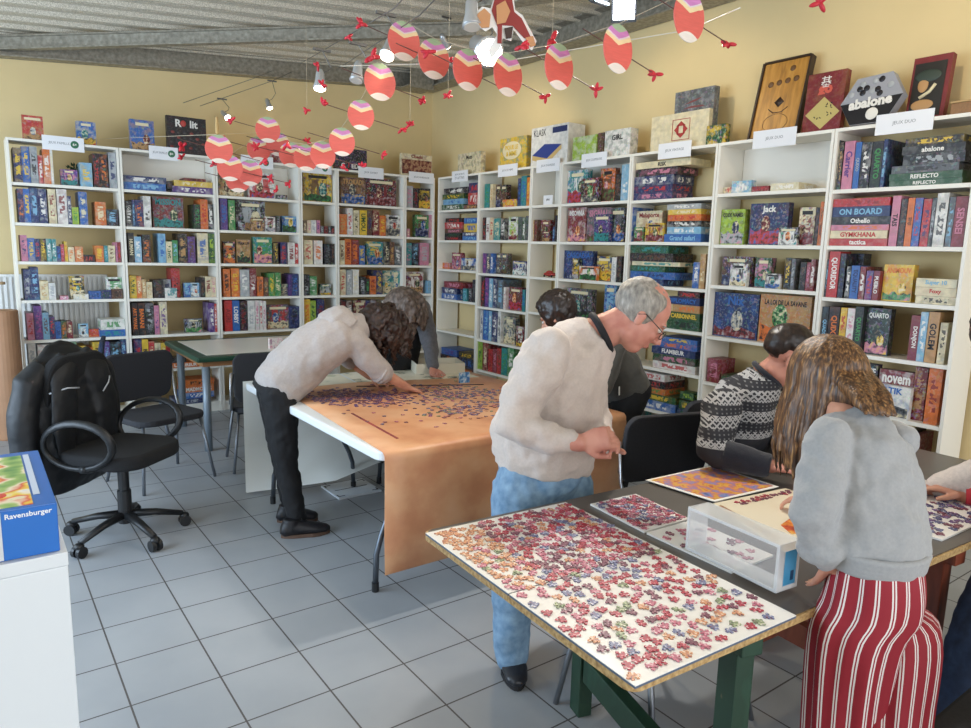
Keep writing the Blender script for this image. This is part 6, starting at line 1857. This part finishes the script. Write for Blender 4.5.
# ---- elder in the grey cardigan
l3 = V((-1, .05, 0)); f3 = V((0.0, -1, 0))     # faces the camera side of the room; l3 is the picture-left side
pel, wa, ch, nb = V((1.85, 1.30, .88)), V((1.84, 1.20, 1.02)), V((1.858, 1.006, 1.098)), V((1.792, 0.905, 1.193))
hd = V((1.734, 0.762, 1.172))
shA, elA, wrA = V((1.919, 0.874, 1.171)), V((1.920, 0.749, 0.945)), V((1.864, 0.616, 0.799))
shB, elB, wrB = ch + V((-.17, -.02, .0)), V((1.56, .95, .95)), V((1.52, .86, .80))
m = MB(); fh, uh = V((-.15, -.35, -.93)), V((0, -.9, .35))
P, ax = body_common(m, pel, wa, ch, nb, hd, fh, uh, V((1, 0, 0)), [(shA, elA, wrA, V((1.834, 0.540, 0.738)) - wrA, (-.2, -1, -.2), 1, 1.1), (shB, elB, wrB, (0, -.1, -.05), (0, 0, -1), -1, .4)],
    [(pel + V((.09, 0, 0)), pel + V((.1, .02, -.42)), V((1.95, 1.31, .09))), (pel - V((.09, 0, 0)), pel + V((-.1, .02, -.42)), V((1.75, 1.31, .09)))])
p3 = body_of('person', 'grey-brown-haired elder in a grey cardigan propped on one fist over the posters', m, SK2)
face_bits(P, ax, 1.0, p3, mat('eyebrow_dark', '#2a1e18', .6))
CARDI = knit('grey_cardigan', '#5c5c60', .15, 60, .4, 160)
m = MB(); X_ = V((1, 0, 0))
torso(m, [mid(pel, wa, -.1), wa, mid(wa, ch, .5), ch, nb], [(.18, .13), (.19, .14), (.2, .14), (.2, .13), (.11, .09)], X_)
limb(m, shA, elA, mid(elA, wrA, .95), [.075, .068, .058, .054, .042]); limb(m, shB, elB, mid(elB, wrB, .95), [.075, .068, .058, .054, .042])
link('cardigan', fuse(m, 'cardigan', .010, 3, .025, .08, 1), CARDI, p3)
m = MB(); m.tube([ch + V((-.03, -.09, -.02)), ch + V((-.05, -.12, -.18)), ch + V((-.06, -.08, -.34)), V((1.79, 1.06, .80))], [(.10, .05), (.12, .06), (.13, .07), (.13, .07)], 16, lat=X_)
link('shirt', fuse(m, 'shirt', .010, 3, .02, .08, 1), mat('black_shirt', '#141417', .85), p3)
m = MB(); torso(m, [mid(pel, wa, -.5), pel, wa], [(.16, .12), (.175, .13), (.16, .12)], X_)
for q in (1, -1): limb(m, pel + V((.09 * q, 0, 0)), pel + V((.1 * q, .02, -.42)), V((1.85 + .1 * q, 1.31, .09)), [.10, .095, .075, .07, .06])
link('trousers', fuse(m, 'trousers', .011, 3, .02, .08, 1), mat('dark_trousers', '#2a2b30', .9), p3)
for q in (1, -1): shoe('shoe', V((1.85 + .1 * q, 1.38, 0)), V((1.85 + .1 * q, 1.13, 0)), SHB, SOLE, p3, .046)
EH = ramp_mat('grey_brown_hair', 50, [(.3, '#3a302a'), (.5, '#5e5048'), (.7, '#7c6e64')], .6, stretch=(1, 1, .3))
m = MB().ell(hd + V((-.01, .02, .035)), (.135, .135, .13), None, 18, 12)
strands(m, hd, fh, uh, 1.0, 90, 15, .12, .013, lambda a, b_, d: not (a > .5 and d < .2), .014, .8, 1.1, .7)
link('hair', fuse(m, 'hair', .008, 1, .02, .03, 1), EH, p3)

# ---- dark-haired figure behind the man
l4 = V((.2, -.97, 0)); f4 = V((-.97, -.2, 0))
pel, wa, ch, nb = V((2.469, -0.549, 0.799)), V((2.400, -0.523, 0.934)), V((2.252, -0.463, 1.079)), V((2.146, -0.435, 1.162))
hd = V((2.047, -0.412, 1.233))
m = MB(); fh, uh = V((-.35, .75, -.55)), V((-.2, .45, .85))
sA, sB = ch + l4 * .17, ch - l4 * .17
eA, eB = sA + V((-.08, -.02, -.24)), sB + V((-.08, .02, -.24)); wA, wB = V((2.02, -.55, .80)), V((2.0, -.28, .80))
P, ax = body_common(m, pel, wa, ch, nb, hd, fh, uh, l4, [(sA, eA, wA, (-.1, 0, -.03), (0, 0, -1), 1, .4), (sB, eB, wB, (-.1, 0, -.03), (0, 0, -1), -1, .4)],
    [(pel + l4 * .085, V((2.361, -0.593, 0.504)), V((2.344, -0.581, 0.100))), (pel - l4 * .085, V((2.539, -0.526, 0.463)), V((2.522, -0.513, 0.076)))])
p4 = body_of('person', 'dark-haired figure in a dark grey top and black trousers, mostly hidden behind the man', m, SK1)
face_bits(P, ax, 1.0, p4, mat('eyebrow_dark', '#2a1e18', .6))
m = MB(); torso(m, [mid(pel, wa, -.2), wa, ch, nb], [(.18, .135), (.185, .14), (.19, .13), (.1, .085)], l4)
limb(m, sA, eA, mid(eA, wA, .9), [.075, .07, .06, .055, .045]); limb(m, sB, eB, mid(eB, wB, .9), [.075, .07, .06, .055, .045])
o = link('top', fuse(m, 'top', .010, 3, .025, .1, 1), knit('dark_grey_top', '#46443f', .1, 60, .15), p4)
m = MB(); torso(m, [mid(pel, wa, -.6), mid(pel, wa, -.2), pel + (wa - pel) * .15], [(.16, .12), (.18, .135), (.17, .13)], l4)
limb(m, pel + l4 * .085, V((2.361, -0.593, 0.504)), V((2.344, -0.581, 0.100)), [.10, .095, .07, .066, .05]); limb(m, pel - l4 * .085, V((2.539, -0.526, 0.463)), V((2.522, -0.513, 0.076)), [.10, .095, .07, .066, .05])
link('trousers', fuse(m, 'trousers', .010, 3, .02, .08, 1), BJEAN, p4)
for q in ((2.344, -0.581, 0.100), (2.522, -0.513, 0.076)):
    q = V(q); shoe('shoe', V((q.x + .06, q.y + .01, 0)), V((q.x - .19, q.y - .04, 0)), SHB, S2, p4, .046)
MB().box(V((2.336, -0.649, 0.811)), (.03, .006, .05), Matrix.Rotation(.9, 3, 'Z') @ Matrix.Rotation(.35, 3, 'Y')).build('white_mark', PAPER, p4)
DH = ramp_mat('near_black_hair', 90, [(.3, '#17100e'), (.6, '#2a1e1a'), (.8, '#3c2c26')], .4, stretch=(1, 1, .3))
cap_hair(hd, fh, uh, 1.0, lambda a, b_, d: 1.30 - .32 * max(0, min(1, (a - .55) * 4)) * (d < .45), 'hair', DH, p4, .02)

# ---- seated man in the patterned jumper
f5 = V((.62, -.78, 0)); l5 = V((.78, .62, 0))
pel, wa, ch, nb = V((2.44, -1.42, .56)), V((2.28, -1.52, .75)), V((2.002, -1.670, 0.950)), V((2.057, -1.735, 1.096))
hd = V((2.069, -1.819, 1.192))
shR, elR, wrR = V((1.811, -1.703, 0.978)), V((1.686, -1.761, 0.824)), V((1.788, -1.960, 0.803))
shL, elL, wrL = ch + l5 * .18, V((2.16, -1.72, .86)), V((2.05, -1.92, .80))
knR, knL = V((2.36, -1.86, .50)), V((2.62, -1.80, .50)); anR, anL = V((2.34, -1.78, .09)), V((2.62, -1.72, .09))
m = MB(); fh, uh = (f5 * .75 + V((.25, 0, -.55))), (f5 * .55 + V((0, 0, .8)))
P, ax = body_common(m, pel, wa, ch, nb, hd, fh, uh, l5, [(shR, elR, wrR, V((1.793, -2.051, 0.811)) - wrR, (0, 0, -1), -1, .35), (shL, elL, wrL, (-.06, -.1, -.02), (0, 0, -1), 1, .35)],
    [(pel - l5 * .09, knR, anR), (pel + l5 * .09, knL, anL)])
p5 = body_of('person', 'seated dark-haired man in a charcoal jumper with white patterned bands', m, SK2)
face_bits(P, ax, 1.0, p5, DH)
def short(a, b_, d):
    cut_ = max(0, min(1, (a - .35 + .5 * min(0, d) * -1) * 5)) if d < .62 else max(0, min(1, (a - .75) * 4))
    neck = max(0, min(1, (-.62 - d) * 5)); ear = max(0, min(1, (abs(b_) - .45) * 6)) * max(0, min(1, (.12 - d) * 5)) * (a > -.4)
    ear = max(ear, 1.0 if abs(b_) > .5 and -.32 < a < .5 and d < -.1 else 0)
    return 1.13 - .19 * max(cut_, neck, ear)
cap_hair(hd, fh, uh, 1.0, short, 'hair', DH, p5, .012)
# patterned knit
km = bpy.data.materials.new('patterned_knit'); km.use_nodes = True
N, L = nt(km); b = N['Principled BSDF']; b.inputs['Roughness'].default_value = .9
geo = N.new('ShaderNodeNewGeometry'); sp = N.new('ShaderNodeSeparateXYZ'); L.new(geo.outputs['Position'], sp.inputs[0])
def m5(op, a, b_=None): return mth(op, a, b_, N, L)
hx_ = m5('ADD', m5('MULTIPLY', sp.outputs[0], .78), m5('MULTIPLY', sp.outputs[1], -.62)); hz = sp.outputs[2]
tri = m5('ABSOLUTE', m5('SUBTRACT', m5('FRACT', m5('MULTIPLY', hx_, 36.0)), .5))
tri2 = m5('ABSOLUTE', m5('SUBTRACT', m5('FRACT', m5('MULTIPLY', hz, 36.0)), .5))
zig = m5('GREATER_THAN', m5('FRACT', m5('ADD', m5('MULTIPLY', tri, 1.6), m5('MULTIPLY', hz, 56.0))), .62)
dia = m5('LESS_THAN', m5('ABSOLUTE', m5('SUBTRACT', m5('ADD', tri, tri2), .5)), .13)
band = m5('LESS_THAN', m5('FRACT', m5('DIVIDE', m5('ADD', hz, .015), .085)), .55)
fl_ = m5('GREATER_THAN', m5('SINE', m5('MULTIPLY', hx_, 330.0)), .5)
fz = m5('GREATER_THAN', m5('SINE', m5('MULTIPLY', hz, 420.0)), .3)
pat = m5('MAXIMUM', m5('MULTIPLY', band, m5('MAXIMUM', m5('MULTIPLY', zig, 1.0), m5('MULTIPLY', dia, 1.0))), m5('MULTIPLY', m5('SUBTRACT', 1.0, band), m5('MULTIPLY', m5('MULTIPLY', fl_, fz), .35)))
inz = m5('GREATER_THAN', hz, .85)
rp5 = N.new('ShaderNodeMix'); rp5.data_type = 'RGBA'; rp5.inputs[6].default_value = hexc('#2b2c33'); rp5.inputs[7].default_value = hexc('#a8a8aa')
L.new(m5('MULTIPLY', pat, inz), rp5.inputs[0]); L.new(rp5.outputs[2], b.inputs['Base Color'])
m = MB()
torso(m, [mid(pel, wa, .05), wa, mid(wa, ch, .5), ch, mid(ch, nb, .6), nb], [(.17, .13), (.18, .14), (.19, .14), (.2, .135), (.14, .10), (.078, .07)], l5)
limb(m, shR, elR, mid(elR, wrR, .35), [.082, .076, .066, .06, .054]); limb(m, shL, elL, mid(elL, wrL, .35), [.082, .076, .066, .06, .054])
link('jumper', fuse(m, 'jumper', .009, 3, .025, .09, 1), km, p5)
NAVY = knit('navy_cuff', '#1c1f2b', .1, 80, .2)
for e_, w_ in ((elR, wrR), (elL, wrL)): link('navy_sleeve_end', fuse(MB().tube([mid(e_, w_, .2), mid(e_, w_, .6), mid(e_, w_, .98)], [.062, .056, .044], 14), 'sleeve', .008, 2, .015, .07, 1), NAVY, p5)
m = MB()
torso(m, [mid(pel, wa, -.1), mid(pel, wa, .4)], [(.18, .14), (.185, .145)], l5)
link('navy_waistband', fuse(m, 'navy_waistband', .008, 2, .015, .07, 1), NAVY, p5)
m = MB(); nx_ = (hd - nb).normalized(); e2 = nx_.cross(l5).normalized()
m.tube([nb + nx_ * .01 + (l5 * math.cos(a) * .075 + e2 * math.sin(a) * .07) for a in [i * 2 * PI / 24 for i in range(24)]], .012, 8, closed=True); m.build('collar', NAVY, p5, True)
m = MB(); torso(m, [pel + V((0, .05, -.05)), pel, mid(pel, wa, .3)], [(.17, .12), (.18, .13), (.16, .12)], l5)
limb(m, pel - l5 * .09 , knR, anR, [.095, .09, .075, .07, .06]); limb(m, pel + l5 * .09, knL, anL, [.095, .09, .075, .07, .06])
link('trousers', fuse(m, 'trousers', .010, 3, .02, .08, 1), mat('dark_trousers', '#2a2b30', .9), p5)
for q in (anR, anL): shoe('shoe', V((q.x, q.y + .06, 0)), V((q.x + .05, q.y - .19, 0)), SHB, S2, p5, .046)

# ---- woman in the grey sweatshirt and striped trousers
f6 = V((.30, .95, 0)); l6 = V((-.95, .30, 0))    # l6 is her left, the picture-left side
pel, wa, ch, nb = V((1.078, -2.679, 0.837)), V((1.096, -2.643, 0.956)), V((1.144, -2.578, 1.111)), V((1.159, -2.515, 1.200))
hd = V((1.225, -2.439, 1.247))
shL, elL, wrL = V((1.025, -2.553, 1.161)), V((0.925, -2.591, 0.985)), V((0.992, -2.603, 0.852))
shR, elR, wrR = V((1.337, -2.584, 1.117)), V((1.50, -2.42, .90)), V((1.557, -2.236, 0.808))
hipL, hipR = pel + l6 * .05, pel - l6 * .05
anLf, anRf = V((pel.x - .06, pel.y - .02, .08)), V((pel.x - .10, pel.y - .19, .08))
knL, knR = mid(hipL, anLf, .48) + V((.02, .02, 0)), mid(hipR, anRf, .48) + V((.04, .03, 0))
m = MB(); fh, uh = V((.35, .55, -.75)), V((.2, .7, .7))
P, ax = body_common(m, pel, wa, ch, nb, hd, fh, uh, l6, [(shL, elL, wrL, V((1.031, -2.557, 0.770)) - wrL, f6 + V((0, 0, -.5)), -1, .35), (shR, elR, wrR, V((1.542, -2.176, 0.782)) - wrR, (0, 0, -1), 1, .5)],
    [(hipL, knL, anLf), (hipR, knR, anRf)], s=.72)
p6 = body_of('person', 'long-haired woman in a grey sweatshirt and red-and-white striped trousers at the near table', m, SK1)
face_bits(P, ax, .72, p6, mat('eyebrow_dark', '#2a1e18', .6))
SWT = knit('grey_sweatshirt', '#979899', .05, 130, .12, 320)
m = MB()
torso(m, [mid(pel, wa, .26), mid(pel, wa, .42), mid(pel, wa, .8), mid(wa, ch, .6), ch, mid(ch, nb, .6), nb], [(.110, .095), (.126, .108), (.132, .112), (.136, .112), (.135, .108), (.10, .085), (.058, .052)], l6)
limb(m, shL, elL, mid(elL, wrL, .75), [.056, .056, .054, .050, .040]); limb(m, shR, elR, mid(elR, wrR, .85), [.056, .056, .054, .05, .042])
m.tube([mid(elL, wrL, .45), mid(elL, wrL, .62), mid(elL, wrL, .8)], [.052, .056, .042], 14)
link('sweatshirt', fuse(m, 'sweatshirt', .006, 3, .036, .09, 1), SWT, p6)
m = MB()
for k, z in enumerate((0, .012, .024, .036)): 
    c = mid(pel, wa, .26) + V((0, 0, z)); 
    m.tube([c + l6 * math.cos(a) * (.112 + .002 * k) + f6 * math.sin(a) * (.096 + .002 * k) for a in [i * 2 * PI / 28 for i in range(28)]], .010, 6, closed=True)
link('hem_band', fuse(m, 'hem_band', .005, 2), SWT, p6)
# striped trousers: swept legs with folds, stripes follow the sweep
sm = bpy.data.materials.new('striped_cotton'); sm.use_nodes = True
N, L = nt(sm); b = N['Principled BSDF']; b.inputs['Roughness'].default_value = .75
uvn = N.new('ShaderNodeUVMap'); sp = N.new('ShaderNodeSeparateXYZ'); L.new(uvn.outputs[0], sp.inputs[0])
fr_ = mth('FRACT', mth('MULTIPLY', sp.outputs[0], 19.0, N, L), None, N, L)
s1 = mth('LESS_THAN', mth('ABSOLUTE', mth('SUBTRACT', fr_, .5, N, L), None, N, L), .15, N, L)
s2 = mth('GREATER_THAN', mth('ABSOLUTE', mth('SUBTRACT', fr_, .5, N, L), None, N, L), .045, N, L)
mx = N.new('ShaderNodeMix'); mx.data_type = 'RGBA'; mx.inputs[6].default_value = hexc('#8c1626'); mx.inputs[7].default_value = hexc('#dcd4d0')
L.new(mth('MULTIPLY', s1, s2, N, L), mx.inputs[0]); L.new(mx.outputs[2], b.inputs['Base Color'])
def leg_sweep(pts, rad, lat, seed, seg=96):
    n = len(pts); g = random.Random(seed); phs = [g.uniform(0, 6) for _ in range(4)]
    vs = [V(pts[i]) + l6 * (rad[i][0] * math.cos(2 * PI * k / seg)) + f6 * (rad[i][1] * math.sin(2 * PI * k / seg)) for i in range(n) for k in range(seg)]
    fs = [(i * seg + k, i * seg + (k + 1) % seg, (i + 1) * seg + (k + 1) % seg, (i + 1) * seg + k) for i in range(n - 1) for k in range(seg)] + [tuple(range(seg)), tuple((n - 1) * seg + k for k in range(seg))]
    me = MB().add(vs, fs).mesh('leg', True)
    for i in range(n):
        c = V(pts[i])
        for k in range(seg):
            v = me.vertices[i * seg + k]; a = 2 * PI * k / seg; d = V(v.co) - c
            amp = min(1, i / n * 1.6 + .15)
            v.co = c + d * (1 + amp * (.05 * math.sin(7 * a + phs[0] + i * .08) + .035 * math.sin(11 * a + phs[1] - i * .1)))
    uvl = me.uv_layers.new(name='UVMap')
    for p in me.polygons:
        for li in p.loop_indices:
            vi = me.loops[li].vertex_index; i, k = divmod(vi, seg); kk = k
            if len(p.vertices) == 4 and k == 0 and any(x % seg == seg - 1 for x in p.vertices): kk = seg
            uvl.data[li].uv = (kk / seg, i / n)
    return recalc(me)
def spline(keys, n):
    """smooth path and radii through keys (point, ra, rb)"""
    K_ = [tuple(V(k[0])) + (k[1], k[2]) for k in keys]; out, rr = [], []
    for s_ in range(n + 1):
        t_ = s_ / n * (len(K_) - 1); i = min(int(t_), len(K_) - 2); f = t_ - i
        p0, p1, p2, p3 = K_[max(i - 1, 0)], K_[i], K_[i + 1], K_[min(i + 2, len(K_) - 1)]
        q = [.5 * (2 * b_ + (c_ - a_) * f + (2 * a_ - 5 * b_ + 4 * c_ - d_) * f * f + (3 * b_ - a_ - 3 * c_ + d_) * f ** 3) for a_, b_, c_, d_ in zip(p0, p1, p2, p3)]
        out.append(V(q[:3])); rr.append((q[3], q[4]))
    return out, rr
top_ = mid(pel, wa, .12)
pts, rr = spline([(V((pel.x + (wa.x - pel.x) * .2, pel.y + (wa.y - pel.y) * .2, pel.z + .07)), .092, .080), (pel + V((0, 0, .03)), .106, .094), (pel + V((0, 0, -.07)), .118, .106), (mid(hipL, knL, .42) + V((.012, 0, 0)), .110, .102), (knL, .098, .095), (mid(knL, anLf, .5), .098, .095), (anLf, .10, .095)], 26)
link('trouser_leg', leg_sweep(pts, rr, l6, 3), sm, p6)
pts, rr = spline([(pel + V((.035, .02, -.08)), .05, .05), (mid(hipR, knR, .35) + V((.035, 0, 0)), .095, .09), (knR, .085, .085), (mid(knR, anRf, .5), .088, .085), (anRf, .09, .085)], 26)
link('trouser_leg', leg_sweep(pts, rr, l6, 8), sm, p6)
for q in (anLf, anRf): shoe('shoe', V((q.x - .02, q.y - .06, 0)), V((q.x + .05, q.y + .16, 0)), SHB, S2, p6, .042)
LH = bpy.data.materials.new('highlighted_hair'); LH.use_nodes = True
N, L = nt(LH); b = N['Principled BSDF']; b.inputs['Roughness'].default_value = .42
tc = N.new('ShaderNodeTexCoord'); mp = N.new('ShaderNodeMapping'); mp.inputs['Scale'].default_value = (1, 1, .10); L.new(tc.outputs['Object'], mp.inputs[0])
nz = N.new('ShaderNodeTexNoise'); nz.inputs['Scale'].default_value = 150; nz.inputs['Detail'].default_value = 3; L.new(mp.outputs[0], nz.inputs['Vector'])
rp = N.new('ShaderNodeValToRGB'); set_ramp(rp.color_ramp, ((.34, '#2e1d12'), (.5, '#5a3c24'), (.6, '#7d5833'), (.72, '#b08656')))
L.new(nz.outputs['Fac'], rp.inputs['Fac']); L.new(rp.outputs['Color'], b.inputs['Base Color'])
bp = N.new('ShaderNodeBump'); bp.inputs['Strength'].default_value = .5; bp.inputs['Distance'].default_value = .006; L.new(nz.outputs['Fac'], bp.inputs['Height']); L.new(bp.outputs['Normal'], b.inputs['Normal'])
KU = (V((0, 0, 1)) - fh.normalized() * .25).normalized(); KA, KB = f6, l6
hc = hd + V((.0, .005, .028)); RA, RB, RC = .098, .084, .106
m = MB().ell(mid(hd, nb, .62) - f6 * .03 + V((0, 0, .03)), (.065, .05, .055), (KA, KB, V((0, 0, 1)))).ell(hc, (RA * .93, RB * .93, RC * .93), (KA, KB, V((0, 0, 1))), 24, 16)
g = random.Random(4)
for i in range(230):
    az = g.uniform(-PI, PI); ca, sa = math.cos(az), math.sin(az)     # ca: towards her face, sa: towards her left
    left = max(0, sa) if ca > -.75 else 0; back = max(0, -ca)
    pts = []; lift = g.uniform(.98, 1.07); th0 = g.uniform(.04, .5); th1 = 1.75 if left > .25 or ca > .2 else 1.95
    for q in range(7):
        th = th0 + (th1 - th0) * q / 6
        pts.append(hc + (KA * (RA * ca) + KB * (RB * sa)) * (math.sin(min(th, 1.62)) * lift) + V((0, 0, RC * math.cos(th) * lift)))
    e = pts[-1]
    if left > .25 or ca > .55:
        ln = g.uniform(.17, .27) * (1.0 if left > .25 else .8)
        dr = KB * g.uniform(-.005, .03) + KA * g.uniform(-.02, .02)
        pts += [e + V((0, 0, -ln * .35)) + dr * .6, e + V((0, 0, -ln * .7)) + dr, e + V((0, 0, -ln)) + dr * .5]
    else:
        T1 = nb - f6 * g.uniform(.070, .088) + V((0, 0, g.uniform(.03, .06))) + KB * (sa * .05 + g.uniform(-.012, .012))
        T2 = mid(nb, ch, g.uniform(.05, .4)) - f6 * .100 + V((0, 0, .05)) + KB * (.01 + sa * .045 + g.uniform(-.02, .02))
        pts = pts[:5] + [mid(pts[4], T1, .5) - KA * .01, T1, T2]
    r = g.uniform(.0065, .0105); n_ = len(pts)
    m.tube(pts, [r * (.7 + .5 * min(1, k / 3)) * (1 if k < n_ - 2 else .75 if k < n_ - 1 else .25) for k in range(n_)], 6)
link('hair', fuse(m, 'hair', .0045, 1), LH, p6)

# ---- person at the edge of the picture
l7 = V((-.6, .8, 0)); f7 = V((-.5, .86, 0))
pel, wa, ch, nb = V((1.958, -2.792, 0.700)), V((1.972, -2.741, 0.922)), V((2.053, -2.676, 1.169)), V((2.061, -2.608, 1.271))
hd = V((2.091, -2.555, 1.351))
sA, eA, wA = V((2.148, -2.560, 1.068)), V((2.250, -2.598, 0.775)), V((2.177, -2.470, 0.765))
kA, aA = V((1.732, -2.713, 0.496)), V((1.627, -2.685, 0.246)); aA.z = .09
m = MB(); fh, uh = V((-.75, .2, -.6)), V((-.5, .3, .8))
P, ax = body_common(m, pel, wa, ch, nb, hd, fh, uh, f7.cross(V((0, 0, 1))), [(sA, eA, wA, V((2.139, -2.404, 0.782)) - wA, (0, -.3, -1), -1, .7), (ch + V((.15, .09, -.02)), ch + V((.21, .12, -.28)), ch + V((.10, .30, -.40)), (-.3, .9, -.1), (0, 0, -1), 1, .5)],
    [(pel + V((-.07, .05, 0)), kA, aA), (pel + V((.1, -.05, 0)), pel + V((.12, .02, -.42)), V((pel.x + .12, pel.y, .09)))])
p7 = body_of('person', 'figure cut by the picture edge, pale sleeve with red cuff and dark jeans', m, SK1)
face_bits(P, ax, 1.0, p7, mat('eyebrow_dark', '#2a1e18', .6))
link('hair', fuse(MB().ell(hd + V((.02, -.01, .03)), (.115, .115, .12), None, 18, 12), 'hair', .008, 1, .03, .04, 1), DH, p7)
m = MB(); torso(m, [pel, wa, ch, nb], [(.17, .13), (.17, .13), (.18, .13), (.09, .08)], f7.cross(V((0, 0, 1))))
limb(m, sA, eA, mid(eA, wA, .70), [.075, .07, .06, .055, .046]); limb(m, ch + V((.15, .09, -.02)), ch + V((.21, .12, -.28)), mid(ch + V((.21, .12, -.28)), ch + V((.10, .30, -.40)), .9), [.075, .07, .06, .055, .045])
link('jumper', fuse(m, 'jumper', .010, 3, .02, .08, 1), knit('cream_jumper', '#cfc4bc', .08, 90, .2), p7)
MB().tube([mid(eA, wA, .66), mid(eA, wA, .80), mid(eA, wA, .95)], [.050, .052, .040], 16).build('red_cuff', mat('cuff_red', '#a8232f', .8), p7, True)
m = MB(); torso(m, [pel - V((0, 0, .1)), pel, mid(pel, wa, .3)], [(.16, .12), (.175, .13), (.16, .12)], f7.cross(V((0, 0, 1))))
limb(m, pel + V((-.07, .05, 0)), kA, aA, [.10, .095, .078, .072, .064]); limb(m, pel + V((.1, -.05, 0)), pel + V((.12, .02, -.42)), V((pel.x + .12, pel.y, .09)), [.10, .095, .078, .072, .064])
link('jeans', fuse(m, 'jeans', .010, 3, .02, .08, 1), ramp_mat('dark_denim', 30, [(.3, '#1d2940'), (.6, '#2b3b58'), (.8, '#3a4d6c')], .85, detail=6), p7)
shoe('shoe', V((aA.x + .02, aA.y - .06, 0)), V((aA.x - .06, aA.y + .17, 0)), SHB, S2, p7, .044)
shoe('shoe', V((pel.x + .12, pel.y - .06, 0)), V((pel.x + .06, pel.y + .18, 0)), SHB, S2, p7, .044)
